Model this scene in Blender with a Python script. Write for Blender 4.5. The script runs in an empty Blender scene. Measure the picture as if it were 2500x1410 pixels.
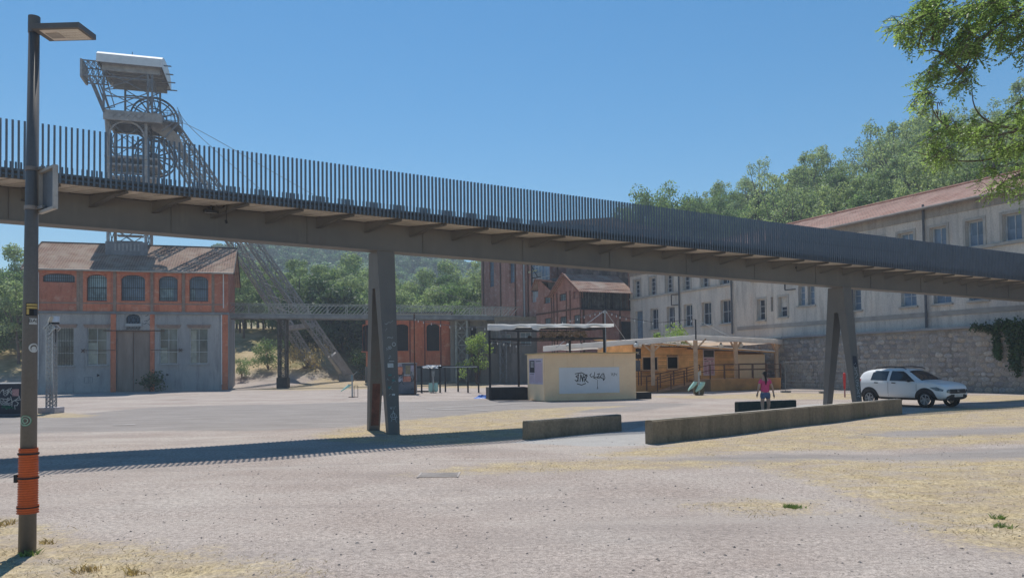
import bpy, bmesh, math, random
from math import sin, cos, pi, radians, sqrt
from mathutils import Vector, Matrix, noise
V = Vector
R = random.Random(11)
SC = bpy.context.scene
COL = SC.collection
# ------------------------------------------------------------------ camera
FPX, HOR, TH, ROLL, CH = 1850.0, 898.0, radians(1.6), 0.0125, 1.8
PPY = HOR - FPX * math.tan(TH)
cF = V((0, cos(TH), sin(TH))); r0 = V((1, 0, 0)); u0 = V((0, -sin(TH), cos(TH)))
cR = r0 * cos(ROLL) - u0 * sin(ROLL); cU = r0 * sin(ROLL) + u0 * cos(ROLL)
CAM = V((0, 0, CH))
cd = bpy.data.cameras.new('camera'); cam = bpy.data.objects.new('camera', cd); COL.objects.link(cam)
cd.sensor_width = 36; cd.lens = 36 * FPX / 2500; cd.shift_y = (PPY - 705) / 2500
cd.clip_start = .1; cd.clip_end = 5000
cam.matrix_world = Matrix(((cR.x, cU.x, -cF.x, 0), (cR.y, cU.y, -cF.y, 0), (cR.z, cU.z, -cF.z, CH), (0, 0, 0, 1)))
SC.camera = cam
# ------------------------------------------------------------------ sky, sun, exposure
SUN_AZ, SUN_EL = radians(-16), radians(63)
w = bpy.data.worlds.new('World'); SC.world = w; w.use_nodes = True
wn = w.node_tree.nodes; wl = w.node_tree.links
bg = wn['Background']; sky = wn.new('ShaderNodeTexSky'); sky.sky_type = 'NISHITA'
sky.sun_disc = False; sky.sun_elevation = SUN_EL; sky.sun_rotation = SUN_AZ
sky.altitude = 500; sky.air_density = 1.15; sky.dust_density = .15; sky.ozone_density = 3.2
hs = wn.new('ShaderNodeHueSaturation'); hs.inputs['Saturation'].default_value = 1.34; hs.inputs['Value'].default_value = .64; hs.inputs['Hue'].default_value = .492
wl.new(sky.outputs[0], hs.inputs['Color']); wl.new(hs.outputs[0], bg.inputs[0])
bg.inputs[1].default_value = .118
ld = bpy.data.lights.new('sun', 'SUN'); ld.energy = 3.5; ld.angle = radians(.53); ld.color = (1, .955, .88)
sun = bpy.data.objects.new('sun', ld); COL.objects.link(sun)
sd = V((sin(SUN_AZ) * cos(SUN_EL), cos(SUN_AZ) * cos(SUN_EL), sin(SUN_EL)))
sun.rotation_euler = sd.to_track_quat('Z', 'Y').to_euler(); sun.location = sd * 80
vs = SC.view_settings; vs.view_transform = 'Standard'; vs.look = 'None'; vs.gamma = 1; vs.exposure = .56
SC.cycles.max_bounces = 8; SC.cycles.diffuse_bounces = 5; SC.cycles.transparent_max_bounces = 8
SC.cycles.use_denoising = True

# ------------------------------------------------------------------ helpers
def ray(x, y): return cF + cR * ((x - 1250) / FPX) - cU * ((y - PPY) / FPX)
def px(x, y, Y):                     # point seen at photo pixel (x, y), Y metres ahead
    d = ray(x, y); return CAM + d * (Y / d.y)
def gp(x, y, z=0.0):                 # ground point under a photo pixel
    d = ray(x, y); return CAM + d * ((z - CH) / d.z)
class Fr:                            # upright frame: u along, v out of the face, z up
    def __init__(s, o, ang):
        s.o = V((o[0], o[1], 0)); s.a = ang; s.u = V((cos(ang), sin(ang), 0)); s.n = V((sin(ang), -cos(ang), 0))
        s.M = Matrix(((s.u.x, s.n.x, 0, s.o.x), (s.u.y, s.n.y, 0, s.o.y), (0, 0, 1, 0), (0, 0, 0, 1)))
    def at(s, u, v, z): return s.M @ V((u, v, z))
    def pl(s, x, y, v=0.0):          # (u, z) where the pixel ray meets the face
        d = ray(x, y); o = s.o + s.n * v; t = (o - CAM).dot(s.n) / d.dot(s.n); p = CAM + d * t
        return (p - s.o).dot(s.u), p.z
ORG = {}
def org(p): return ORG.get(p.name, V((0, 0, 0))) if p else V((0, 0, 0))
def tag(o, label=None, cat=None, group=None, kind=None):
    if label: o['label'] = label
    if cat: o['category'] = cat
    if group: o['group'] = group
    if kind: o['kind'] = kind
    return o
def thing(name, label, cat, loc, group=None):
    o = bpy.data.objects.new(name, None); COL.objects.link(o); o.location = loc; o.empty_display_size = .3
    ORG[o.name] = V(loc); return tag(o, label, cat, group)
class MB:
    def __init__(s, M=None): s.v = []; s.f = []; s.M = M
    def add(s, vs, fs):
        b = len(s.v); s.v += [s.M @ V(p) if s.M else V(p) for p in vs]; s.f += [tuple(i + b for i in f) for f in fs]; return s
    def box(s, x0, x1, y0, y1, z0, z1):
        return s.add([(x0,y0,z0),(x1,y0,z0),(x1,y1,z0),(x0,y1,z0),(x0,y0,z1),(x1,y0,z1),(x1,y1,z1),(x0,y1,z1)],
                     [(3,2,1,0),(4,5,6,7),(0,1,5,4),(1,2,6,5),(2,3,7,6),(3,0,4,7)])
    def quad(s, *p): return s.add(p, [tuple(range(len(p)))])
    def beam(s, p, q, w, h=None, up=(0, 0, 1)):
        p = V(p); q = V(q); h = h or w; d = (q - p).normalized(); up = V(up)
        if abs(d.dot(up)) > .98: up = V((1, 0, 0)) if abs(d.x) < .9 else V((0, 1, 0))
        a = d.cross(up).normalized() * (w / 2); b = a.cross(d).normalized() * (h / 2)
        return s.add([p-a-b, p+a-b, p+a+b, p-a+b, q-a-b, q+a-b, q+a+b, q-a+b],
                     [(3,2,1,0),(4,5,6,7),(0,1,5,4),(1,2,6,5),(2,3,7,6),(3,0,4,7)])
    def ring(s, pts, rad, n=8, caps=True):     # tube through points
        pts = [V(p) for p in pts]; rad = rad if isinstance(rad, (list, tuple)) else [rad] * len(pts)
        vs = []; prev = None
        for i, p in enumerate(pts):
            d = (pts[min(i+1, len(pts)-1)] - pts[max(i-1, 0)]).normalized()
            if prev is None:
                a = d.cross(V((0, 0, 1)));  a = d.cross(V((1, 0, 0))) if a.length < .05 else a
            else: a = prev - d * prev.dot(d)
            a.normalize(); prev = a; b = d.cross(a)
            vs += [p + (a * cos(2*pi*k/n) + b * sin(2*pi*k/n)) * rad[i] for k in range(n)]
        fs = [(i*n+k, i*n+(k+1) % n, (i+1)*n+(k+1) % n, (i+1)*n+k) for i in range(len(pts)-1) for k in range(n)]
        if caps: fs += [tuple(range(n))[::-1], tuple((len(pts)-1)*n+k for k in range(n))]
        return s.add(vs, fs)
    def prism(s, poly, ext):
        n = len(poly); e = V(ext); poly = [V(p) for p in poly]
        return s.add(poly + [p + e for p in poly], [tuple(range(n))[::-1], tuple(range(n, 2*n))] + [(i, (i+1) % n, n+(i+1) % n, n+i) for i in range(n)])
    def build(s, name, mat, parent=None, smooth=False, kind=None, label=None):
        me = bpy.data.meshes.new(name); o0 = org(parent)
        me.from_pydata([tuple(p - o0) for p in s.v], [], s.f); me.materials.append(mat)
        if smooth: me.shade_smooth()
        o = bpy.data.objects.new(name, me); COL.objects.link(o); o.parent = parent; ORG[o.name] = o0.copy()
        return tag(o, label, None, None, kind)
def inst(name, me, loc, parent=None, rot=None, scale=None):
    o = bpy.data.objects.new(name, me); COL.objects.link(o); o.parent = parent
    o.location = V(loc) - org(parent); ORG[o.name] = V(loc)
    if rot: o.rotation_euler = rot
    if scale: o.scale = scale
    return o
def copy_tree(root, loc, rz=0, scale=1, label=None, group=None):
    c = root.copy(); COL.objects.link(c); c.location = loc; c.rotation_euler = (0, 0, rz); c.scale = (scale,)*3 if not isinstance(scale, tuple) else scale
    for ch in root.children:
        k = ch.copy(); COL.objects.link(k); k.parent = c
        for g in ch.children:
            d = g.copy(); COL.objects.link(d); d.parent = k
    return tag(c, label, None, group)
def smooth01(a, b, x):
    t = min(1, max(0, (x - a) / (b - a))); return t * t * (3 - 2 * t)
def rail_curve(p, q, sag, n=12):
    p = V(p); q = V(q); return [p.lerp(q, i/n) - V((0, 0, sag * 4 * (i/n) * (1 - i/n))) for i in range(n+1)]

# ------------------------------------------------------------------ materials
class NT:
    def __init__(s, name):
        s.m = bpy.data.materials.new(name); s.m.use_nodes = True; s.t = s.m.node_tree; s.n = s.t.nodes; s.l = s.t.links
        s.b = s.n['Principled BSDF']; s.out = s.n['Material Output']; s.co = None
    def new(s, t, **k):
        o = s.n.new('ShaderNode' + t)
        for a, b in k.items(): setattr(o, a, b)
        return o
    def link(s, a, b): s.l.new(a, b)
    def coord(s, sc=(1, 1, 1), ang=None):     # object coordinates in metres, optionally turned so x runs along a face
        if s.co is None: s.co = s.new('TexCoord')
        src = s.co.outputs['Object']
        if ang is not None:
            r = s.new('Mapping'); r.inputs['Rotation'].default_value = (0, 0, -ang); s.link(src, r.inputs['Vector']); src = r.outputs[0]
        m = s.new('Mapping'); m.inputs['Scale'].default_value = sc; s.link(src, m.inputs['Vector']); return m.outputs[0]
    def noise(s, scale, vec=None, detail=5, rough=.6, out='Fac', dist=0):
        o = s.new('TexNoise'); o.inputs['Scale'].default_value = scale; o.inputs['Detail'].default_value = detail
        o.inputs['Roughness'].default_value = rough; o.inputs['Distortion'].default_value = dist
        s.link(vec or s.coord(), o.inputs['Vector']); return o.outputs[out]
    def ramp(s, fac, stops):
        o = s.new('ValToRGB'); e = o.color_ramp.elements
        while len(e) < len(stops): e.new(.5)
        for i, (p, c) in enumerate(stops): e[i].position = p; e[i].color = c if len(c) == 4 else (*c, 1)
        s.link(fac, o.inputs[0]); return o.outputs[0]
    def mix(s, fac, a, b, mode='MIX'):
        o = s.new('Mix', data_type='RGBA', blend_type=mode)
        for sock, x in ((o.inputs[0], fac), (o.inputs[6], a), (o.inputs[7], b)):
            if isinstance(x, (int, float)): sock.default_value = x
            elif isinstance(x, tuple): sock.default_value = x if len(x) == 4 else (*x, 1)
            else: s.link(x, sock)
        return o.outputs[2]
    def math(s, op, a, b=0.0):
        o = s.new('Math', operation=op)
        for k, x in enumerate((a, b)):
            if isinstance(x, (int, float)): o.inputs[k].default_value = x
            else: s.link(x, o.inputs[k])
        return o.outputs[0]
    def bump(s, h, strength=.3, dist=.02):
        o = s.new('Bump'); o.inputs['Strength'].default_value = strength; o.inputs['Distance'].default_value = dist
        s.link(h, o.inputs['Height']); s.link(o.outputs[0], s.b.inputs['Normal'])
    def col(s, c):
        if isinstance(c, tuple): s.b.inputs['Base Color'].default_value = (*c[:3], 1)
        else: s.link(c, s.b.inputs['Base Color'])
    def set(s, rough=.8, metal=0, spec=.3):
        s.b.inputs['Roughness'].default_value = rough; s.b.inputs['Metallic'].default_value = metal; s.b.inputs['Specular IOR Level'].default_value = spec; return s
def mul(c, k): return tuple(min(1, x * k) for x in c[:3])
MATS = {}
def mat(name, c, rough=.75, metal=0.0, var=.18, scale=3.0, bump=.0, streak=False, spec=.3, c2=None, rnd=0.0, fine=40):
    if name in MATS: return MATS[name]
    t = NT(name); t.set(rough, metal, spec)
    vec = t.coord((1, 1, .18)) if streak else t.coord()
    n1 = t.noise(scale, vec, 6, .65)
    c2 = c2 or mul(c, 1 - 2 * var)
    base = t.ramp(n1, [(.3, c2), (.7, mul(c, 1 + var * .5))])
    n2 = t.noise(fine, None, 3, .6)
    base = t.mix(.25, base, t.mix(n2, (.25, .25, .25), (.9, .9, .9)), 'OVERLAY')
    if rnd:
        oi = t.new('ObjectInfo'); ge = t.new('NewGeometry')
        r = t.math('FRACT', t.math('ADD', oi.outputs['Random'], ge.outputs['Random Per Island']))
        base = t.mix(1.0, base, t.ramp(r, [(0, (1 - rnd,)*3), (1, (1 + rnd * .4, 1 + rnd * .3, 1 + rnd * .2))]), 'MULTIPLY')
    t.col(base)
    if bump: t.bump(n2, bump, .01)
    MATS[name] = t.m; return t.m
def brickmat(name, ang, c1, c2, mortar, bw=.23, bh=.075, soot=.35):
    t = NT(name); t.set(.9, 0, .2)
    m = t.coord((1, 1, 1), ang)
    sx = t.new('SeparateXYZ'); t.link(m, sx.inputs[0]); cx = t.new('CombineXYZ')
    t.link(sx.outputs['X'], cx.inputs['X']); t.link(sx.outputs['Z'], cx.inputs['Y'])
    b = t.new('TexBrick'); t.link(cx.outputs[0], b.inputs['Vector']); b.inputs['Scale'].default_value = 1
    b.inputs['Brick Width'].default_value = bw; b.inputs['Row Height'].default_value = bh; b.inputs['Mortar Size'].default_value = .008
    b.inputs['Color1'].default_value = (*c1, 1); b.inputs['Color2'].default_value = (*c2, 1); b.inputs['Mortar'].default_value = (*mortar, 1)
    big = t.noise(.55, t.coord((1, 1, .5)), 6, .65)
    c = t.mix(t.ramp(big, [(.42, (0, 0, 0)), (.72, (1, 1, 1))]), b.outputs[0], mul(c1, 1 - soot))
    st = t.noise(2.6, t.coord((1, 1, .22)), 6, .7); c = t.mix(t.math('MULTIPLY', t.ramp(st, [(.48, (0, 0, 0)), (.70, (1, 1, 1))]), .75), c, mul(c1, .5))
    pa = t.noise(1.1, t.coord((1, 1, 1.6)), 4, .75); c = t.mix(t.math('MULTIPLY', t.ramp(pa, [(.54, (0, 0, 0)), (.64, (1, 1, 1))]), .6), c, mul(mortar, 1.25))
    c = t.mix(.5, c, t.noise(16, t.coord((1, 1, 2.4)), 4, .7, 'Color'), 'SOFT_LIGHT')
    t.col(c); MATS[name] = t.m; return t.m
def plaster(name, c, stain, scale=.5, dark=.5, rust=None):
    t = NT(name); t.set(.92, 0, .15)
    a = t.noise(scale, t.coord((1, 1, .35)), 7, .68); s = t.noise(1.6, t.coord((1.3, 1.3, .12)), 6, .7); f = t.noise(14, None, 4, .65)
    base = t.mix(t.ramp(a, [(.35, (0, 0, 0)), (.68, (1, 1, 1))]), c, stain)
    base = t.mix(t.math('MULTIPLY', t.ramp(s, [(.5, (0, 0, 0)), (.75, (1, 1, 1))]), dark), base, mul(stain, .55))
    if rust: base = t.mix(t.math('MULTIPLY', t.ramp(t.noise(.9, t.coord((1, 1, .25)), 5), [(.58, (0, 0, 0)), (.75, (1, 1, 1))]), .6), base, rust)
    base = t.mix(.4, base, t.ramp(f, [(.3, (.3, .3, .3)), (.7, (.75, .75, .75))]), 'OVERLAY')
    t.col(base); t.bump(f, .12, .02); MATS[name] = t.m; return t.m
def leafmat(name, c, c2, trans=.45, cl=.35, rnd=.25, rough=.6):
    t = NT(name); t.set(rough, 0, .25)
    n = t.noise(cl, None, 3, .6); ge = t.new('NewGeometry'); oi = t.new('ObjectInfo')
    base = t.ramp(n, [(.32, c2), (.66, c)])
    base = t.mix(1.0, base, t.ramp(ge.outputs['Random Per Island'], [(0, (.62,)*3), (1, (1.3, 1.3, 1.15))]), 'MULTIPLY')
    base = t.mix(1.0, base, t.ramp(oi.outputs['Random'], [(0, (1 - rnd, 1 - rnd * .8, 1 - rnd)), (.5, (1, 1, 1)), (1, (1 + rnd, 1 + rnd * .7, 1 + rnd * .5))]), 'MULTIPLY')
    t.col(base); tr = t.new('BsdfTranslucent'); t.link(t.mix(1.0, base, (1.12, 1.2, .78), 'MULTIPLY'), tr.inputs[0])
    ms = t.new('MixShader'); ms.inputs[0].default_value = trans; t.link(t.b.outputs[0], ms.inputs[1]); t.link(tr.outputs[0], ms.inputs[2])
    t.link(ms.outputs[0], t.out.inputs[0]); MATS[name] = t.m; return t.m
def glassmat(name, c, rough=.08, spec=.6, var=.3):
    t = NT(name); t.set(rough, 0, spec); n = t.noise(.9, t.coord((1, 1, .5)), 3, .5)
    t.col(t.ramp(n, [(.35, mul(c, 1 - var)), (.65, mul(c, 1 + var))])); MATS[name] = t.m; return t.m
def rooftile(name, ang, c1, c2, c3, row, colw):
    t = NT(name); t.set(.88, 0, .2)
    m = t.coord((1, 1, 1), ang); sx = t.new('SeparateXYZ'); t.link(m, sx.inputs[0])
    cx = t.new('CombineXYZ'); t.link(sx.outputs['X'], cx.inputs['X']); t.link(sx.outputs['Y'], cx.inputs['Y'])
    b = t.new('TexBrick'); b.offset = 0; t.link(cx.outputs[0], b.inputs['Vector']); b.inputs['Scale'].default_value = 1
    b.inputs['Brick Width'].default_value = colw; b.inputs['Row Height'].default_value = row; b.inputs['Mortar Size'].default_value = .03
    b.inputs['Color1'].default_value = (*c1, 1); b.inputs['Color2'].default_value = (*c2, 1); b.inputs['Mortar'].default_value = (*mul(c2, .45), 1)
    big = t.noise(.7, None, 5, .6); c = t.mix(t.ramp(big, [(.4, (0, 0, 0)), (.7, (1, 1, 1))]), b.outputs[0], c3)
    c = t.mix(.3, c, t.noise(9, None, 3, .6, 'Color'), 'SOFT_LIGHT')
    t.col(c); MATS[name] = t.m; return t.m

# ------------------------------------------------------------------ facade builders (in a frame)
def wall_holes(mb, u0, u1, z0, z1, holes, depth, v=0.0):
    us = sorted({u0, u1, *[h[0] for h in holes], *[h[1] for h in holes]}); zs = sorted({z0, z1, *[h[2] for h in holes], *[h[3] for h in holes]})
    us = [u for u in us if u0 <= u <= u1]; zs = [z for z in zs if z0 <= z <= z1]
    for a, b in zip(us, us[1:]):
        for c, d in zip(zs, zs[1:]):
            m, k = (a+b)/2, (c+d)/2
            if any(h[0] < m < h[1] and h[2] < k < h[3] for h in holes): continue
            mb.quad((a, v, c), (b, v, c), (b, v, d), (a, v, d))
    for h in holes:
        a, b, c, d = h[:4]; w_ = v - depth
        mb.quad((a, v, c), (a, v, d), (a, w_, d), (a, w_, c)); mb.quad((b, v, d), (b, v, c), (b, w_, c), (b, w_, d))
        mb.quad((b, v, c), (a, v, c), (a, w_, c), (b, w_, c)); mb.quad((a, v, d), (b, v, d), (b, w_, d), (a, w_, d))
        if len(h) > 4:                      # arch: fill the corners above the springing line h[4]
            n = 10; pts = [(a + (b-a)*i/n, h[4] + (d-h[4]) * sqrt(max(0, 1 - (2*i/n - 1)**2))) for i in range(n+1)]
            for (p, q) in zip(pts, pts[1:]):
                mb.quad((p[0], v-.004, p[1]), (q[0], v-.004, q[1]), (q[0], v-.004, d), (p[0], v-.004, d))
                mb.quad((p[0], v-.004, p[1]), (p[0], w_, p[1]), (q[0], w_, q[1]), (q[0], v-.004, q[1]))
def frame_bars(mb, a, b, c, d, v, t, nu, nz, dep=.05, bar=None):
    bar = bar or t * .6
    mb.box(a, a+t, v, v+dep, c, d); mb.box(b-t, b, v, v+dep, c, d); mb.box(a+t, b-t, v, v+dep, c, c+t); mb.box(a+t, b-t, v, v+dep, d-t, d)
    for i in range(1, nu): u = a + (b-a)*i/nu; mb.box(u-bar/2, u+bar/2, v+.004, v+dep-.006, c+t, d-t)
    for i in range(1, nz): z = c + (d-c)*i/nz; mb.box(a+t, b-t, v+.009, v+dep-.011, z-bar/2, z+bar/2)
def window(parent, fr, a, b, c, d, v, mf, mg, t=.06, nu=2, nz=3, sill=None, surround=None, bars=None, name='window', label=None):
    f = MB(fr.M); frame_bars(f, a, b, c, d, v, t, nu, nz); o = f.build(name, mf, parent, label=label)
    MB(fr.M).box(a+.01, b-.01, v-.03, v+.012, c+.01, d-.01).build('pane', mg, o)
    if sill: MB(fr.M).box(a-.12, b+.12, -.02, .14, c-.12, c+.003).build('sill', sill, o)
    if surround:
        s = MB(fr.M); k = .16
        s.box(a-k, a-.003, -.02, .05, c, d+k); s.box(b+.003, b+k, -.02, .05, c, d+k); s.box(a-.003, b+.003, -.02, .047, d+.003, d+k); s.build('surround', surround, o)
    if bars:
        q = MB(fr.M); n = max(3, int((b-a)/bars))
        for i in range(1, n): q.box(a+(b-a)*i/n-.014, a+(b-a)*i/n+.014, v+.09, v+.118, c, d)
        for z in (.12, .5, .88): q.box(a, b, v+.085, v+.123, c+(d-c)*z-.015, c+(d-c)*z+.015)
        q.build('bars', MATS['dark_iron'], o)
    return o
def text_faces(s, size):
    cu = bpy.data.curves.new('t', 'FONT'); cu.body = s; cu.size = size; cu.align_x = 'CENTER'; cu.align_y = 'CENTER'; cu.resolution_u = 2
    o = bpy.data.objects.new('t', cu); COL.objects.link(o); dg = bpy.context.evaluated_depsgraph_get(); me = o.evaluated_get(dg).to_mesh()
    r = [(v.co.x, v.co.y) for v in me.vertices], [tuple(p.vertices) for p in me.polygons]
    o.evaluated_get(dg).to_mesh_clear(); bpy.data.objects.remove(o); bpy.data.curves.remove(cu); return r
def scribble(mb, fr_pt, pts, wd, closed=False):       # flat painted stroke: fr_pt maps (u, z) to a point on a face
    for (a, b) in zip(pts, pts[1:] + ([pts[0]] if closed else [])):
        d = V((b[0]-a[0], b[1]-a[1])); 
        if d.length < 1e-6: continue
        d.normalize(); n = V((-d.y, d.x)) * wd / 2; e = d * wd * .3
        mb.quad(fr_pt(a[0]+n.x-e.x, a[1]+n.y-e.y), fr_pt(b[0]+n.x+e.x, b[1]+n.y+e.y), fr_pt(b[0]-n.x+e.x, b[1]-n.y+e.y), fr_pt(a[0]-n.x-e.x, a[1]-n.y-e.y))
def squiggle(rng, u, z, w_, h, n):
    p = [(u + w_ * (i/(n-1)) + rng.uniform(-.12, .12) * w_, z + h * rng.uniform(-.5, .5)) for i in range(n)]
    out = []
    for i in range(len(p)-1):
        a = p[max(i-1, 0)]; b = p[i]; c = p[i+1]; d = p[min(i+2, n-1)]
        for k in range(4):
            t = k/4; f = lambda j: .5*((2*b[j]) + (-a[j]+c[j])*t + (2*a[j]-5*b[j]+4*c[j]-d[j])*t*t + (-a[j]+3*b[j]-3*c[j]+d[j])*t**3)
            out.append((f(0), f(1)))
    return out + [p[-1]]

# shared materials
def steelmat():
    t = NT('bridge_steel'); t.set(.55, .1, .35); a = t.noise(.35, None, 5, .65); s = t.noise(2.4, t.coord((1, 1, .10)), 6, .72); r = t.noise(1.3, t.coord((1, 1, .3)), 6, .75)
    c = t.ramp(a, [(.3, (.12, .115, .113)), (.5, (.155, .143, .132)), (.7, (.185, .167, .15))])
    c = t.mix(t.math('MULTIPLY', t.ramp(s, [(.52, (0, 0, 0)), (.72, (1, 1, 1))]), .5), c, (.20, .185, .165)); c = t.mix(t.math('MULTIPLY', t.ramp(r, [(.60, (0, 0, 0)), (.74, (1, 1, 1))]), .55), c, (.15, .085, .055))
    t.col(c); MATS['bridge_steel'] = t.m
steelmat()
mat('bridge_bar', (.135, .155, .185), .38, .25, .1, 2, spec=.5)  # bluish base colour stands in for sky reflected off the bars
mat('soffit_board', (.64, .56, .46), .85, 0, .15, 1.5, rnd=.15)
mat('dark_iron', (.045, .045, .05), .6, .3, .2, 4)
mat('grey_steel', (.24, .245, .25), .6, .25, .22, 2.5)
mat('white_sheet', (.80, .80, .79), .6, 0, .06, 2)
mat('concrete', (.30, .285, .265), .92, 0, .2, 1.2, bump=.3)
mat('white_paint', (.72, .71, .69), .6, 0, .1, 3)
mat('black_board', (.03, .032, .036), .7, 0, .2, 3)
mat('galv', (.42, .43, .44), .45, .6, .12, 6)
mat('rust_brown', (.14, .075, .05), .8, .1, .3, 4)
# ------------------------------------------------------------------ ground and hills: one sheet
import numpy as np
GB_O, GB_A = V((29.0, 43.0)), radians(116)                      # grey building: near corner of its front and its direction
GB_D = V((cos(GB_A), sin(GB_A))); GB_B = V((GB_D.y, -GB_D.x))    # along the front, and backwards into the hill
def ss(a, b, x): t = np.clip((x - a) / (b - a), 0, 1); return t * t * (3 - 2 * t)
def terrain(X, Y):
    X = np.asarray(X, float); Y = np.asarray(Y, float)
    y0 = 88 + 10 * ss(-25, -18, X) - 12 * ss(-46, -53, X)
    bank = (.32 * np.clip(Y - y0, 0, 24) + .05 * np.clip(Y - y0 - 24, 0, 60)) * (1 - ss(-5, 6, X))
    far = 58 * np.exp(-((X + 95) / 150) ** 2) * ss(190, 400, Y)
    q = (X - GB_O.x) * GB_B.x + (Y - GB_O.y) * GB_B.y; s = (X - GB_O.x) * GB_D.x + (Y - GB_O.y) * GB_D.y
    hill = (5 * ss(12, 17, q) + .5 * np.clip(q - 14, 0, 40) + .10 * np.clip(q - 54, 0, 90)) * (1 - ss(108, 142, s)) * (1 - ss(150, 230, q) * .6)
    pad = .45 * ss(80, 90, Y) * (1 - ss(-5, 6, X))
    return np.maximum(np.maximum(bank + pad, far), hill) + .02 * np.sin(X * .9) * np.sin(Y * .7)
def tz(X, Y): return float(terrain(X, Y))
def gpoly(pts): return np.array([[p.x, p.y] for p in (gp(*q) for q in pts)])
def sdist(X, Y, P):
    n = len(P); d = np.full(X.shape, 1e9); ins = np.zeros(X.shape, bool)
    for i in range(n):
        a = P[i]; b = P[(i+1) % n]; e = b - a; wx = X - a[0]; wy = Y - a[1]
        t = np.clip((wx*e[0] + wy*e[1]) / (e @ e + 1e-9), 0, 1); d = np.minimum(d, np.hypot(wx - e[0]*t, wy - e[1]*t))
        c = ((a[1] > Y) != (b[1] > Y)); ins ^= c & (X < (b[0]-a[0]) * (Y - a[1]) / (b[1] - a[1] + 1e-12) + a[0])
    return np.where(ins, d, -d)
GRASS = [gpoly(p) for p in (
    [(-700,1255),(0,1265),(120,1298),(250,1325),(420,1342),(560,1362),(680,1395),(760,1460),(860,1900),(-700,1900)],
    [(1440,1108),(1600,1088),(1900,1052),(2203,1012),(2330,996),(2700,985),(2700,1040),(2420,1040),(2200,1050),(2080,1064),(2230,1068),(2500,1055),(2700,1050),(2700,1084),(2400,1082),(2150,1096),(1850,1104),(1600,1114)],
    [(1800,1128),(2000,1124),(2200,1128),(2700,1112),(2700,1380),(2480,1350),(2300,1310),(2160,1240),(2020,1180),(1900,1150)],
    [(770,1062),(850,1042),(960,1028),(1150,1012),(1300,1003),(1420,1000),(1290,1068),(1100,1086),(900,1080),(800,1076)],
    [(1000,1158),(1120,1142),(1250,1128),(1450,1120),(1700,1124),(1850,1130),(1720,1140),(1450,1146),(1250,1152)],
    [(1700,1236),(1820,1222),(1990,1226),(2010,1246),(1850,1252)],
    [(555,951),(700,945),(860,936),(1000,932),(1190,934),(1190,947),(1000,946),(860,950),(700,952)],
    [(1560,967),(1800,962),(1905,958),(2105,960),(2105,975),(1950,975),(1700,972)],
    [(2330,964),(2700,966),(2700,978),(2345,980)],
    [(60,1008),(150,1006),(235,1012),(200,1019),(80,1019)],
    [(1040,1020),(1250,1000),(1400,992),(1560,990),(1420,1000),(1200,1012)])]
ASPH = [gpoly(p) for p in (
    [(-600,1030),(160,1012),(400,992),(700,985),(1200,975),(1700,985),(1560,1003),(1200,1012),(960,1028),(850,1040),(600,1052),(330,1050),(100,1056),(-600,1075)],
    [(1480,1122),(1700,1116),(1900,1110),(2120,1113),(2330,1098),(2700,1082),(2700,1112),(2300,1122),(2000,1124),(1750,1132)],
    [(1860,1062),(2050,1052),(2300,1046),(2600,1040),(2600,1056),(2280,1066),(2050,1078),(1900,1080)])]
PATH = [gpoly(p) for p in ([(1240,1080),(1300,1072),(1520,1052),(1570,1040),(1800,1005),(1990,985),(2100,985),(1900,1010),(1600,1066),(1600,1086),(1440,1088)],)]
ny, nx = 260, 260
Ys = np.concatenate([np.linspace(-25, 2, 12, endpoint=False), 2 + (np.geomspace(8, 488, ny - 12) - 8)])
A = np.linspace(-1.15, 1.15, nx)
YY, AA = np.meshgrid(Ys, A, indexing='ij'); XX = AA * (YY + 36)
ZZ = terrain(XX, YY)
gv = np.stack([XX, YY, ZZ], -1).reshape(-1, 3)
idx = np.arange(ny * nx).reshape(ny, nx)
gf = np.stack([idx[:-1, :-1], idx[:-1, 1:], idx[1:, 1:], idx[1:, :-1]], -1).reshape(-1, 4)
me = bpy.data.meshes.new('ground'); me.from_pydata(gv.tolist(), [], gf.tolist()); me.shade_smooth()
def attr(name, val): a = me.attributes.new(name, 'FLOAT', 'POINT'); a.data.foreach_set('value', val.astype(np.float32).ravel())
def field(polys):
    d = np.full(XX.shape, -3.0)
    for P in polys: d = np.maximum(d, sdist(XX, YY, P))
    return np.clip(d, -3, 3)
attr('grass', field(GRASS)); attr('asph', field(ASPH)); attr('path', field(PATH)); attr('veg', ss(.5, 2.5, ZZ))
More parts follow.
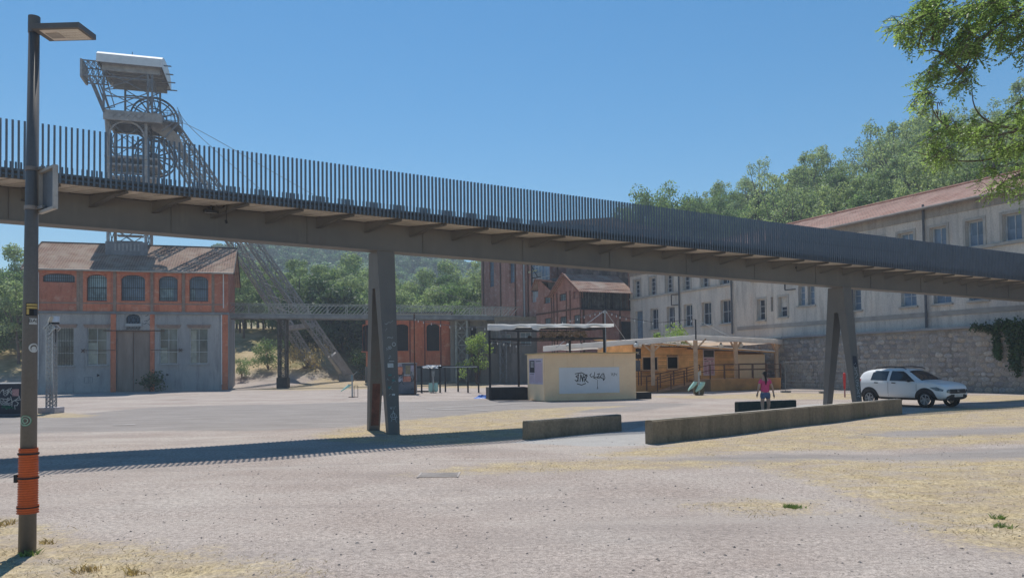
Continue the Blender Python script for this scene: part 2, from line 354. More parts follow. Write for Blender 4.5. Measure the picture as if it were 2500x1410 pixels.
def ground_mat():
    t = NT('ground_gravel'); t.set(.95, 0, .12); co = t.coord()
    def at(n): a = t.new('Attribute'); a.attribute_name = n; return a.outputs['Fac']
    nb = t.noise(.35, co, 6, .6); nm = t.noise(2.2, co, 6, .7); nf = t.noise(17, co, 5, .7); ns = t.noise(70, co, 3, .7)
    grav = t.ramp(nb, [(.28, (.295, .24, .21)), (.5, (.365, .31, .275)), (.72, (.42, .37, .33))])
    grav = t.mix(.6, grav, t.ramp(nf, [(.32, (.18,)*3), (.5, (.5,)*3), (.70, (.80,)*3)]), 'OVERLAY')
    grav = t.mix(.6, grav, t.ramp(ns, [(.3, (.10,)*3), (.5, (.5,)*3), (.68, (.85,)*3)]), 'OVERLAY')
    tr = t.noise(.55, t.coord((.22, 1.7, 1)), 5, .65, dist=.6); grav = t.mix(t.math('MULTIPLY', t.ramp(tr, [(.50, (0, 0, 0)), (.66, (1, 1, 1))]), .5), grav, (.27, .235, .215)); tr2 = t.noise(.4, t.coord((.3, 1.2, 1)), 4, .6, dist=1.0); grav = t.mix(t.math('MULTIPLY', t.ramp(tr2, [(.55, (0, 0, 0)), (.72, (1, 1, 1))]), .55), grav, (.46, .41, .365))
    vo = t.new('TexVoronoi', feature='F1'); vo.inputs['Scale'].default_value = 26; t.link(co, vo.inputs['Vector'])
    grav = t.mix(t.math('MULTIPLY', t.ramp(vo.outputs['Distance'], [(.12, (1, 1, 1)), (.24, (0, 0, 0))]), t.ramp(nm, [(.42, (0, 0, 0)), (.6, (.75, .75, .75))])), grav, (.13, .115, .105))
    asph = t.ramp(t.noise(.9, t.coord((.5, 1.6, 1)), 6, .7), [(.3, (.225, .20, .185)), (.7, (.32, .29, .27))])
    asph = t.mix(.45, asph, t.ramp(ns, [(.3, (.2,)*3), (.7, (.75,)*3)]), 'OVERLAY')
    gras = t.ramp(nm, [(.25, (.28, .215, .13)), (.5, (.41, .325, .195)), (.75, (.47, .395, .265))])
    gras = t.mix(.9, gras, t.ramp(t.noise(30, t.coord((.8, .4, 1)), 5, .8), [(.28, (.06,)*3), (.5, (.5,)*3), (.72, (.9,)*3)]), 'OVERLAY')
    gras = t.mix(t.ramp(t.noise(.8, co, 5, .7), [(.45, (0, 0, 0)), (.66, (.75, .75, .75))]), gras, (.32, .26, .215))
    path = t.ramp(nm, [(.3, (.33, .315, .30)), (.7, (.40, .385, .37))])
    def mask(n, amp, soft):
        s = t.math('ADD', at(n), t.math('MULTIPLY', t.math('SUBTRACT', t.mix(.5, nm, nf), .5), amp)); return t.ramp(t.math('ADD', t.math('MULTIPLY', s, soft), .5), [(.2, (0, 0, 0)), (.8, (1, 1, 1))])
    c = t.mix(mask('asph', 3.0, .9), grav, asph)
    c = t.mix(mask('path', .2, 6), c, path)
    pat = t.ramp(t.noise(1.5, t.coord((.7, 1.3, 1)), 6, .72), [(.36, (.30, .30, .30)), (.52, (1, 1, 1))])
    c = t.mix(t.math('MULTIPLY', mask('grass', 3.4, 1.15), pat), c, gras)
    veg = t.ramp(t.noise(.25, co, 6, .7), [(.30, (.09, .11, .045)), (.45, (.24, .20, .10)), (.6, (.44, .34, .20))])
    c = t.mix(at('veg'), c, veg)
    t.col(c)
    h = t.math('ADD', t.math('MULTIPLY', nf, .6), t.math('MULTIPLY', ns, .5)); t.bump(h, .55, .03); return t.m
me.materials.append(ground_mat())
g = bpy.data.objects.new('ground', me); COL.objects.link(g); g['kind'] = 'structure'

# loose stones on the gravel
mat('pebble', (.33, .295, .27), .9, 0, .25, 8, rnd=.5, c2=(.22, .195, .18))
pb = MB(); rp = random.Random(3)
for i in range(7000):
    y = 3.2 + 17 * rp.random() ** 1.6; x = rp.uniform(-.72, .72) * y; s = .004 + .02 * rp.random() ** 5
    z = tz(x, y); k = rp.uniform(.5, 1.6); a = rp.uniform(0, pi)
    ca, sa = cos(a) * s, sin(a) * s; h = s * rp.uniform(.4, .8)
    pb.add([(x+ca*k, y+sa*k, z-.003), (x-sa, y+ca, z-.003), (x-ca*k, y-sa*k, z-.003), (x+sa, y-ca, z-.003), (x+ca*.4, y+sa*.4, z+h), (x-ca*.3, y-sa*.5, z+h*.9)],
           [(0, 1, 4), (1, 5, 4), (1, 2, 5), (2, 3, 5), (3, 0, 4), (3, 4, 5)])
tag(pb.build('loose_stones', MATS['pebble']), 'loose grey stones strewn over the near gravel', 'stones', kind='stuff')

# dry grass on the bare patches
strm = NT('straw'); strm.set(.9, 0, .1)
ge = strm.new('NewGeometry'); _st = strm.ramp(ge.outputs['Random Per Island'], [(0, (.44, .34, .21)), (.5, (.58, .47, .31)), (.85, (.66, .57, .40)), (1, (.42, .37, .21))]); strm.col(_st)
_tr = strm.new('BsdfTranslucent'); strm.link(_st, _tr.inputs[0]); _ms = strm.new('MixShader'); _ms.inputs[0].default_value = .5; strm.link(strm.b.outputs[0], _ms.inputs[1]); strm.link(_tr.outputs[0], _ms.inputs[2]); strm.link(_ms.outputs[0], strm.out.inputs[0])
def tuft(mb, x, y, z, n, h, r, rng, w_=.004, lean=.5):
    for _ in range(n):
        a = rng.uniform(0, 2*pi); d = r * sqrt(rng.random()); bx, by = x + d*cos(a), y + d*sin(a); hh = h * rng.uniform(.5, 1.15)
        l = rng.uniform(0, lean) * hh; b = rng.uniform(0, 2*pi); tx, ty = bx + l*cos(b), by + l*sin(b); c = rng.uniform(0, pi); wx, wy = w_*cos(c), w_*sin(c)
        mb.add([(bx-wx, by-wy, z-.004), (bx+wx, by+wy, z-.004), ((bx+tx)/2+wx*.8+ (tx-bx)*-.1, (by+ty)/2+wy*.8, z+hh*.6), (tx, ty, z+hh)], [(0, 1, 2, 3)])
dg = MB(); rg = random.Random(5); cnt = 0
def in_grass(x, y):
    X = np.array([x]); Y = np.array([y]); return max(float(sdist(X, Y, P)[0]) for P in GRASS)
PX = np.array([[rg.uniform(-.75, .75), 4.2 + 28 * rg.random() ** 1.5] for _ in range(15000)]); PX[:, 0] *= PX[:, 1]
best = np.full(len(PX), -9.0)
for P in GRASS: best = np.maximum(best, sdist(PX[:, 0], PX[:, 1], P))
for (x, y), b in zip(PX.tolist(), best.tolist()):
    nz = noise.noise((x * .9, y * .9, 0))
    if b + nz * .9 < .05: continue
    s = .55 + .45 * max(0, nz)
    tuft(dg, x, y, tz(x, y), 5 if y < 12 else 4, (.015 + .028 * rg.random() ** 2) * s * (1 + y * .012), .12 + y * .008, rg, .0022 + .00022 * y, 2.6)
tag(dg.build('dry_grass', strm.m), 'short straw coloured dry grass on the gravel edges', 'grass', kind='stuff')
# green weeds
weedm = leafmat('weed_leaf', (.24, .32, .13), (.17, .23, .09), .45, 3, 0)
straw2 = leafmat('dry_weed', (.50, .37, .21), (.42, .28, .15), .35, 3, 0)
def weed(name, label, p, n, h, r, m, seed, cat='weed'):
    t = MB(); rr = random.Random(seed); z = tz(p.x, p.y)
    for k in range(n // 10): tuft(t, p.x + rr.gauss(0, r*.38), p.y + rr.gauss(0, r*.3), z, 10, h*rr.uniform(.5, 1.1), r * .3, rr, .0045, 1.3)
    return tag(t.build(name, m), label, cat)
weed('weed_clump', 'grey green weed at the foot of the lamp post', gp(68, 1352), 90, .07, .12, weedm, 1)
weed('weed_clump', 'low green grass clump alone on the open gravel', gp(1932, 1238), 260, .05, .15, weedm, 2)
weed('weed_clump', 'green weed in the dry litter near the right edge', gp(2440, 1288), 90, .06, .13, weedm, 3)
weed('weed_clump', 'small green weed above another in the right hand litter', gp(2438, 1266), 70, .07, .08, weedm, 4)
weed('weed_clump', 'green weed at the middle of the long low wall', gp(1800, 1056), 110, .17, .16, weedm, 5)
weed('weed_clump', 'straggly weed towards the near end of the long wall', gp(1995, 1030), 100, .17, .2, weedm, 6)
weed('weed_clump', 'green weed under the far end of the long wall', gp(2105, 1020), 130, .2, .3, weedm, 7)
weed('dry_weed', 'reddish dry weed in the bottom left straw', gp(215, 1392), 90, .07, .16, straw2, 8)
weed('dry_weed', 'brown dry weed beside the lamp post straw patch', gp(110, 1322), 60, .06, .14, straw2, 9)
weed('dry_weed', 'dry weed at the left edge by the lamp post', gp(8, 1282), 70, .08, .14, straw2, 10)
weed('dry_weed', 'pale dry weed at the bottom of the picture', gp(328, 1402), 60, .07, .12, straw2, 11)
# drain grates
for (x, y, l) in ((1072, 1158, 'slotted dusty drain grate in the open gravel'),):
    c = gp(x, y); m = MB()
    for k in range(9): m.box(c.x-.32, c.x+.32, c.y-.26+k*.06, c.y-.225+k*.06, .0, .004)
    m.box(c.x-.35, c.x-.32, c.y-.3, c.y+.3, 0, .006); m.box(c.x+.32, c.x+.35, c.y-.3, c.y+.3, 0, .006)
    tag(m.build('drain_grate', mat('dusty_grate', (.40, .355, .325), .9)), l, 'grate')
# worn white lines painted on the far tarmac
lm = MB()
for (a, b) in (((1050, 999), (1190, 1003)), ((1040, 998), (1280, 984)), ((275, 1038), (330, 1037))):
    p, q = gp(*a), gp(*b); d = (q - p).normalized(); n = V((-d.y, d.x, 0)) * .06; e = V((0, 0, .03 + .004))
    lm.quad(p - n + e, q - n + e, q + n + e, p + n + e)
tag(lm.build('road_marking', mat('worn_line', (.50, .48, .46), .9, 0, .25, 2)), kind='structure')
# ------------------------------------------------------------------ footbridge
def by(X): return 22.57 + .562 * X - .0007 * X * X
_s = [0.0]; _xs = [-24 + .25 * i for i in range(4 * 72)]
for a, b in zip(_xs, _xs[1:]): _s.append(_s[-1] + math.hypot(b - a, by(b) - by(a)))
def bx_at(s): return float(np.interp(s, _s, _xs))
def bs_at(X): return float(np.interp(X, _xs, _s))
def bpos(s, off, dz):                       # s along the near edge, off across, dz from the rail top
    X = bx_at(s); d = V((1, .562 - .0014 * X, 0)).normalized(); n = V((-d.y, d.x, 0)); z = 7.2 - .0125 * X
    return V((X, by(X), z + dz)) + n * off
def bang(s): X = bx_at(s); return math.atan(.562 - .0014 * X)
S0, S1 = bs_at(-22), bs_at(44)
WID = 3.0
fb = thing('footbridge', 'long dark steel footbridge on leaning A shaped legs crossing the square', 'footbridge', (bx_at(S0), by(bx_at(S0)), 0))
bst, bbar = MATS['bridge_steel'], MATS['bridge_bar']
def sweep(mb, prof, s0, s1, step):
    n = max(1, int(round((s1 - s0) / step))); k = len(prof)
    vs = [bpos(s0 + (s1 - s0) * i / n, o, z) for i in range(n + 1) for (o, z) in prof]
    fs = [(i*k+j, (i+1)*k+j, (i+1)*k+(j+1) % k, i*k+(j+1) % k) for i in range(n) for j in range(k)] + [tuple(range(k)), tuple(n*k+j for j in range(k))[::-1]]
    return mb.add(vs, fs)
def rect(a, b, c, d): return [(a, c), (b, c), (b, d), (a, d)]
sweep(MB(), rect(.07, WID-.07, -1.205, -1.09), S0, S1, 1).build('deck', mat('deck_plank', (.25, .22, .19), .9), fb)
for (a, b) in ((.02, .068), (WID-.068, WID-.02)): sweep(MB(), rect(a, b, -1.265, -1.04), S0, S1, 1).build('edge_beam', bst, fb)
sweep(MB(), rect(-.012, .018, -1.10, -1.06), S0, S1, 1).build('fascia_rail', bbar, fb)
sweep(MB(), rect(-.012, .018, -1.20, -1.16), S0, S1, 1).build('fascia_rail', bbar, fb)
gd = MB(); sweep(gd, rect(1.0, 1.45, -2.0, -1.27), S0, S1, 1); g_o = gd.build('girder', bst, fb)
sweep(MB(), rect(.965, 1.485, -2.035, -2.003), S0, S1, 1).build('bottom_flange', bst, g_o)
rr_ = random.Random(2)
for k in range(16):                         # weld seams on the web
    s = S0 + 6 + k * 3.4; p = bpos(s, .996, -1.99); q = bpos(s, .996, -1.28); MB().beam(p, q, .035, .012).build('weld_seam', bst, g_o)
# brackets and the boards between them
BS = 1.36; sA = bs_at(-3.62) - 30 * BS
rng_b = [sA + i * BS for i in range(80) if S0 < sA + i * BS < S1]
for s in rng_b:
    for side in (0, 1):
        f = (lambda o: o) if side == 0 else (lambda o: WID - o)
        if side and not (bs_at(-14) < s < bs_at(28)): continue
        m = MB(); o1 = 1.0 if side == 0 else WID-1.45; pr = [(o1, -1.268), (o1, -1.55), (.42, -1.345), (.08, -1.30), (.08, -1.268)]
        sk = lambda o: (1.0 - o) * .76
        a = [bpos(s + sk(o), f(o), z) for (o, z) in pr]; d = (bpos(s + .1, 0, 0) - bpos(s, 0, 0)).normalized() * .09
        m.prism([p - d * .5 for p in a], d)
        fl = [bpos(s + sk(o), f(o), z) for (o, z) in ((o1, -1.556), (.42, -1.351), (.08, -1.306))]
        b = m.build('bracket', bst, fb)
        mm = MB()
        for p, q in zip(fl, fl[1:]): mm.beam(p, q, .15, .014)
        mm.build('bracket_flange', mat('bridge_flange', (.13, .12, .11), .6, .1), b)
for s, s2 in zip(rng_b, rng_b[1:]):
    if not bs_at(-15) < s < bs_at(29): continue
    w3 = (BS - .09) / 3
    for k in range(3):
        a = s + .05 + k * w3; m = MB(); p = [bpos(a + .726, .075, 0), bpos(a + w3 + .676, .075, 0), bpos(a + w3 - .025, .995, 0), bpos(a + .025, .995, 0)]
        m.prism([q + V((0, 0, -1.258 + rr_.uniform(-.004, .004))) for q in p], (0, 0, .045)); m.build('soffit_board', MATS['soffit_board'], fb)
# railing bars
BSP = .1115; bar = MB().box(-.0215, .0215, -.03, .03, -1.28, 0).build('railing_bar', bbar, fb); bme = bar.data
bpy.data.objects.remove(bar); sb = bs_at(-12.6); rest = MB(); nb_ = 0; me_b = bpy.data.meshes.new('railing_bar')
me_b.from_pydata([(x, y, z) for z in (-1.28, 0) for (x, y) in ((-.0215, -.03), (.0215, -.03), (.0215, .03), (-.0215, .03))], [], [(3,2,1,0),(4,5,6,7),(0,1,5,4),(1,2,6,5),(2,3,7,6),(3,0,4,7)]); me_b.materials.append(bbar)
def bar_into(mb, s, off, dz=0):
    p = bpos(s, off, dz); a = bang(s); mb.M = Matrix.Translation(p) @ Matrix.Rotation(a, 4, 'Z'); mb.box(-.0215, .0215, -.03, .03, -1.28, 0)
s = S0
while s < S1:
    bar_into(rest, s, WID, -.2)
    if s < sb or nb_ >= 298: bar_into(rest, s, -.045)
    else:
        o = bpy.data.objects.new('railing_bar', me_b); COL.objects.link(o); o.parent = fb; o.location = bpos(s, -.045, 0) - org(fb); o.rotation_euler = (rr_.uniform(-.004, .004), rr_.uniform(-.004, .004), bang(s)); nb_ += 1
    s += BSP
rest.build('railing_run', bbar, fb, kind='stuff')
# A shaped legs, standing across the bridge
def leg_pair(X, sp=.93):
    s = bs_at(X); d = (bpos(s+.1, 0, 0) - bpos(s-.1, 0, 0)).normalized(); n = V((-d.y, d.x, 0)); c = bpos(s, 1.36, 0); c.z = 0; top = bpos(s, 0, -2.034).z
    P = lambda a, o, z: c + d * a + n * o + V((0, 0, z))
    root = MB()
    # solid head above the slot
    zs = top - 1.05
    def sec(o0, o1, hw, z): return [P(-hw, o0, z), P(hw, o0, z), P(hw, o1, z), P(-hw, o1, z)]
    def hw(z): return .165 + .10 * (z / top)
    def ou(z): return sp - (sp - .36) * (z / top)
    m = MB(); 
    def loft(m, rows):
        n_ = 4; m.add([p for r in rows for p in r], [(i*4+j, i*4+(j+1) % 4, (i+1)*4+(j+1) % 4, (i+1)*4+j) for i in range(len(rows)-1) for j in range(4)] + [(3, 2, 1, 0), tuple((len(rows)-1)*4+j for j in range(4))])
    loft(m, [sec(-ou(zs), ou(zs), hw(zs), zs), sec(-ou(top), ou(top), hw(top), top)])
    pil = m.build('bridge_leg', bst, fb)
    for sg in (-1, 1):
        q = MB(); iw = lambda z: ou(z) - (.21 + .16 * (z / zs))
        a = [sec(*(sorted((sg*ou(z), sg*max(iw(z), .012)))), hw(z), z) for z in (0, zs - .001)]; loft(q, a); q.build('strut', bst, pil)
    return pil, P, ou, hw, top, zs
legs = [leg_pair(-20.4), leg_pair(-3.1), leg_pair(14.42, .84), leg_pair(33.2)]
# painted tags and stickers on the legs
tagm = mat('tag_paint', (.50, .52, .52), .7, 0, .2, 9); stk = mat('sticker_white', (.62, .63, .62), .6)
rust = mat('leg_rust_paint', (.17, .075, .06), .8, 0, .35, 3, c2=(.07, .045, .04)); teal = mat('sticker_teal', (.10, .22, .21), .6, 0, .2, 6); redp = mat('red_board', (.60, .05, .05), .6)
def leg_paint(L, items, mt, nm, sg=-1, inner=False):
    pil, P, ou, hw, top, zs = L; m = MB()
    def f(u, z):
        o = -ou(z) - .004 if not inner else ou(z) - (.21 + .16 * (z / zs)) - .004
        return P(u, o, z)
    for pts, wd in items: scribble(m, f, pts, wd)
    m.build(nm, mt, pil); return f
rq = random.Random(9)
L1, L2 = legs[1], legs[2]
circ = [(.0 + .085 * cos(t*pi/8), .50 + .085 * sin(t*pi/8)) for t in range(17)]
leg_paint(L1, [(circ, .013), ([(-.07, .36), (.0, .66), (.075, .33)], .013), ([(-.09, .48), (.12, .47)], .013), ([(-.09, .76), (-.08, .70), (-.06, .75), (-.05, .69), (-.03, .76)], .008), ([(0, .69), (.0, .77)], .008), ([(.03, .69), (.05, .76), (.09, .77)], .008)], tagm, 'tag')
its = []
for k in range(22):
    z = rq.uniform(1.05, 3.4); its.append((squiggle(rq, rq.uniform(-.14, .02), z, rq.uniform(.05, .12), rq.uniform(.03, .1), 4), .007))
leg_paint(L1, its, tagm, 'tag')
for (u, z, w_, h, m_) in ((-.02, 1.92, .10, .12, stk), (.03, 1.10, .06, .05, stk), (-.05, 1.65, .07, .05, teal), (.05, 1.5, .05, .06, teal), (.02, 2.04, .14, .015, stk), (-.08, 1.3, .05, .07, teal)):
    leg_paint(L1, [([(u - w_/2, z), (u + w_/2, z)], h)], m_, 'sticker')
for (u, z, r_) in ((.11, 2.52, .05), (-.01, 2.42, .035)): leg_paint(L1, [([(u + r_*cos(t*pi/5), z + r_*sin(t*pi/5)) for t in range(11)], .016)], stk, 'sticker')
leg_paint(L1, [([(-.0, .22), (-.0, 1.32)], .24)], rust, 'rust_paint', inner=True)
leg_paint(L1, [(squiggle(rq, -.12, 1.5 + .1 * k, .22, .09, 6), .008) for k in range(6)], mat('tag_green', (.16, .22, .19), .7), 'tag', inner=True)
leg_paint(L2, [(squiggle(rq, -.10, .5 + .13 * k, .18, .14, 5), .02) for k in range(11)], stk, 'tag')
leg_paint(L2, [([(-.0, 1.75), (.0, 2.05)], .25)], mat('leg_patch', (.035, .04, .06), .6), 'painted_patch')
# floodlights slung under the deck
def bridge_light(x, y, lab, cable):
    p = px(x, y, 1); d = ray(x, y); t = None
    for Yd in np.arange(17, 36, .02):
        q = px(x, y, float(Yd)); s = bs_at(q.x); e = bpos(s, .55, -1.42)
        if q.z >= e.z - .0 : t = q; break
    c = t; r = thing('floodlight', lab, 'light', (c.x, c.y, c.z)); s = bs_at(c.x); a = bang(s)
    M = Matrix.Translation(c) @ Matrix.Rotation(a, 4, 'Z') @ Matrix.Rotation(radians(12), 4, 'X')
    MB(M).box(-.17, .17, -.10, .10, -.02, .045).build('housing', MATS['dark_iron'], r)
    MB(M).box(-.145, .145, -.078, .078, -.028, -.021).build('lens', mat('lamp_glass', (.62, .60, .55), .4), r)
    MB(M).box(-.02, .02, -.02, .02, .046, .17).build('hanger', MATS['dark_iron'], r)
    if cable:
        k = MB(); o = c + V((.28, -.12, .18)); loop = [o + V((.10*cos(i*.7), .02*i/10, .12*sin(i*.7))) for i in range(22)]
        k.ring(loop, .008, 5); k.ring([o + V((.14, 0, .1)), o + V((.17, 0, -.05)), o + V((.16, 0, -.42))], .008, 5); k.ring([o + V((.14, 0, -.42)), o + V((.17, 0, -.50))], .03, 6)
        k.build('loose_cable', MATS['dark_iron'], r)
    return r
bridge_light(515, 517, 'small floodlight with a loose coiled cable under the left of the footbridge', True)
bridge_light(1945, 654, 'small floodlight under the footbridge near its right leg', False)
# ------------------------------------------------------------------ winding house (left) and headframe
pL = px(72, 900, 70.0); pR = px(557, 900, 75.0)
LA = math.atan2(pR.y - pL.y, pR.x - pL.x); LB = Fr((pL.x, pL.y), LA); LW = (V((pR.x, pR.y)) - V((pL.x, pL.y))).length
wh = thing('winding_house', 'two storey brick and grey winding house with a tiled roof under the headframe', 'building', (pL.x, pL.y, 0))
orange = brickmat('orange_brick', LA, (.66, .205, .105), (.55, .165, .085), (.50, .28, .19), soot=.2)
panel = brickmat('panel_brick', LA, (.54, .18, .105), (.46, .15, .09), (.42, .25, .18), soot=.25)
greyp = plaster('blue_grey_render', (.415, .40, .39), (.275, .275, .28), .5, .9)
roof1 = rooftile('brown_tile', LA, (.47, .30, .22), (.39, .25, .19), (.46, .36, .29), .22, .24)
glass_b = glassmat('blue_glass', (.13, .185, .26), .2, .5); glass_pale = glassmat('pale_glass', (.26, .38, .42), .2, .5, .35); glass_g = glassmat('curtained_glass', (.12, .13, .125), .15, .5, .6)
trim = mat('beige_trim', (.30, .22, .175), .85); lintel = mat('pink_lintel', (.33, .24, .20), .85); gfr = mat('grey_frame', (.62, .64, .65), .6); dfr = mat('dark_frame', (.05, .06, .075), .6)
zc = LB.pl(320, 763)[1]; ze = LB.pl(320, 661)[1]; dpt = 11.5
def hole(fr, x0, x1, y0, y1, arch=None):
    a, z1 = fr.pl(x0, y0); b, z0 = fr.pl(x1, y1); z0 = fr.pl((x0+x1)/2, y1)[1]; z1 = fr.pl((x0+x1)/2, y0)[1]
    return (a, b, z0, z1) + ((fr.pl((x0+x1)/2, arch)[1],) if arch else ())
up = [hole(LB, 104.7, 182.7, 667, 688.5, 674), hole(LB, 212.5, 260.7, 670, 734, 679), hole(LB, 296.2, 354, 671, 733.5, 681), hole(LB, 388, 433.5, 673.6, 734.6, 683), hole(LB, 462.6, 508, 674.3, 735, 684)]
m = MB(LB.M); wall_holes(m, 0, LW, zc + .1, ze, up, .35)
m.quad((0, 0, zc), (0, -dpt, zc), (0, -dpt, ze), (0, 0, ze)); m.quad((LW, -dpt, zc), (LW, 0, zc), (LW, 0, ze), (LW, -dpt, ze)); m.quad((LW, -dpt, 0), (0, -dpt, 0), (0, -dpt, ze), (LW, -dpt, ze))
rz = 3.3
for u in (0, LW): m.add([(u, 0, ze), (u, -dpt, ze), (u, -dpt/2, ze + rz)], [(0, 1, 2)])
m.build('brick_wall', panel, wh)
for i, (h, x0, x1) in enumerate(zip(up, (95, 205, 287, 380, 455), (190, 268, 362, 441, 515))):   # orange jambs round each opening
    q = MB(LB.M); a, b, c, d, s = h; k = .34
    z0_ = zc + .12
    if i: q.box(a-k, a-.03, -.05, .035, z0_, d+.3); q.box(b+.03, b+k, -.05, .035, z0_, d+.3)
    q.box(a-.028, b+.028, -.05, .03, d+.05, d+.28)
    if i: q.box(a-.02, b+.02, -.05, .026, z0_, c-.10)
    q.build('brick_surround', orange, wh)
    window(wh, LB, a, b, c, d, -.3, dfr, glass_b if i in (0, 2) else glass_pale if i == 1 else glass_b, .07, 1, 2 if i else 1, bars=.16)
    if i in (1, 3, 4): MB(LB.M).box(a+.08, b-.1 if i == 1 else a+(b-a)*(.75 if i == 3 else .3), -.288, -.286, c+.08, c+(d-c)*.55).build('blind', mat('pale_blind', (.28, .40, .43), .7, 0, .3, 2), wh)
for x in (191, 199, 280, 371, 448, 520, 549):                                    # thin pilaster strips
    u = LB.pl(x, 700)[0]; MB(LB.M).box(u-.13, u+.13, -.04, .05, zc+.11, ze-.05).build('pilaster', trim if x != 549 else panel, wh)
MB(LB.M).box(.1, LW-.1, -.04, .045, LB.pl(320, 740)[1]-.09, LB.pl(320, 740)[1]+.03).build('string_course', trim, wh)
# lower storey
lo = [hole(LB, 131, 180, 799.6, 892.8), hole(LB, 212.5, 261, 800, 890.5), hole(LB, 389.3, 433.8, 800.7, 888), hole(LB, 463.4, 508, 800.7, 887.3)]
dr = hole(LB, 283.5, 366, 808, 955); dr = (dr[0], dr[1], 0, dr[3]); ni = hole(LB, 308, 342.5, 766.5, 803, 776)
m = MB(LB.M); wall_holes(m, 0, LW, 0, zc-.06, lo + [dr, ni], .32)
m.quad((0, -dpt, 0), (0, 0, 0), (0, 0, zc), (0, -dpt, zc)); m.quad((LW, 0, 0), (LW, -dpt, 0), (LW, -dpt, zc), (LW, 0, zc)); m.build('rendered_wall', greyp, wh)
MB(LB.M).box(-.12, LW+.12, -.1, .17, zc-.14, zc+.1).build('cornice', mat('grey_cornice', (.24, .245, .25), .85, 0, .2, 1), wh)
for i, h in enumerate(lo):
    a, b, c, d = h[:4]
    window(wh, LB, a, b, c, d, -.26, gfr, glass_g, .06, 2 if i else 1, 3, sill=greyp, bars=.2 if i == 0 else None)
    q = MB(LB.M); q.box(a-.28, b+.28, -.02, .16, d+.22, d+.34); q.box(a-.2, b+.2, -.02, .09, d+.02, d+.218); q.build('lintel', lintel, wh)
    if i: MB(LB.M).box(a+.08, a+(b-a)*(.5, .42, .35)[i-1], -.246, -.244, c+.1, c+(d-c)*(.6, .45, .95)[i-1]).build('curtain', mat('curtain', (.44, .44, .36), .9, 0, .2, 2), wh)
for x0, x1 in ((270, 283.3), (366.2, 377.5), (541.5, 556.6)):
    a = LB.pl(x0, 860)[0]; b = LB.pl(x1, 860)[0]; MB(LB.M).box(a, b, -.05, .06, 0, zc-.145).build('brick_pier', orange, wh)
dm = mat('door_beige', (.33, .25, .205), .75, 0, .2, 1.3, streak=True)
um = (dr[0] + dr[1]) / 2
for a, b in ((dr[0], um-.015), (um+.015, dr[1])):
    q = MB(LB.M); q.box(a+.01, b-.01, -.25, -.2, .02, dr[3]-.01); dd = q.build('door_leaf', dm, wh)
    for k in range(5):
        z0 = .1 + k * (dr[3]-.2)/5; MB(LB.M).box(a+.1, b-.1, -.199, -.18, z0+.04, z0+(dr[3]-.2)/5-.02).build('door_panel', dm, dd)
q = MB(LB.M); q.box(LB.pl(252, 808)[0], LB.pl(402, 808)[0], .07, .13, dr[3]+.0, dr[3]+.09); q.build('door_track', MATS['rust_brown'], wh)
# niche above the door: pulley emblem on a white bracket
a, b, c, d = ni[:4]; MB(LB.M).box(a, b, -.32, -.3, c, d).build('niche_back', mat('niche_dark', (.02, .03, .045), .6), wh)
q = MB(LB.M); cu, cz = (a+b)/2, c + (d-c)*.62; r_ = (b-a)*.3
rim = [(cu + r_*cos(t*pi/12), -.2, cz + r_*sin(t*pi/12)) for t in range(25)]; q.ring(rim, .05, 6)
for t in range(8): q.beam((cu, -.2, cz), (cu + r_*cos(t*pi/4), -.2, cz + r_*sin(t*pi/4)), .05)
q.ring([(cu-r_*1.35, -.22, cz-.4), (cu-r_*1.2, -.22, cz+.3), (cu, -.22, cz+.62), (cu+r_*1.2, -.22, cz+.3), (cu+r_*1.35, -.22, cz-.4)], .05, 6)
q.build('pulley_emblem', mat('emblem_blue', (.10, .15, .21), .6), wh)
q = MB(LB.M); q.box(a-.02, b+.15, -.25, .35, c+(d-c)*.18, c+(d-c)*.36); q.build('white_ledge', mat('ledge_white', (.42, .44, .45), .6), wh)
q = MB(LB.M); 
for t in range(4): u = a + (b-a)*t/4; q.beam((u, .2, c+(d-c)*.02), (u+(b-a)/4, .2, c+(d-c)*.17), .06); q.beam((u+(b-a)/4, .2, c+(d-c)*.02), (u, .2, c+(d-c)*.17), .06)
q.build('lattice_bracket', MATS['grey_steel'], wh)
rgt = random.Random(21); q = MB(LB.M)
for k in range(3): scribble(q, lambda u, z: (u, .006, z), squiggle(rgt, b+.25+.1*k, c+.5+.45*k, .7, .4, 6), .05)
q.build('tag', mat('tag_dark', (.09, .10, .12), .8), wh)
for (x0, x1, y, xe) in ((200, 282, 854.5, 203), (368, 447, 853.5, 441)):               # tie rods and their anchors
    a = LB.pl(x0, y)[0]; b, z = LB.pl(x1, y); q = MB(LB.M); q.beam((a, .1, z), (b, .1, z), .05)
    e = LB.pl(xe, y)[0]; q.beam((e-.14, .09, z-.2), (e+.14, .09, z+.14), .05); q.beam((e-.14, .09, z+.14), (e+.14, .09, z-.2), .05); q.build('tie_rod', MATS['rust_brown'], wh)
for (x, y) in ((240, 915.5), (409, 913.5)):
    u, z = LB.pl(x, y); q = MB(LB.M); q.add([(u-.13, .0, z-.13), (u+.14, .0, z-.02), (u-.1, 0, z+.14), (u-.02, .25, z)], [(0, 1, 3), (1, 2, 3), (2, 0, 3)]); q.build('wall_lamp', MATS['dark_iron'], wh)
h = hole(LB, 205, 226, 919.5, 934.5); q = MB(LB.M); frame_bars(q, *h[:4], .0, .05, 2, 1, .03); q.build('hatch', mat('hatch_grey', (.28, .29, .30), .7), wh)
for x, y0, y1 in ((545.5, 666, 752), (541, 768, 938), (94.5, 664, 755), (94.5, 768, 925)):
    u, z1 = LB.pl(x, y0); z0 = LB.pl(x, y1)[1]; MB(LB.M).ring([(u, .11, z0), (u, .11, z1)], .055, 8).build('downpipe', MATS['white_paint'], wh)
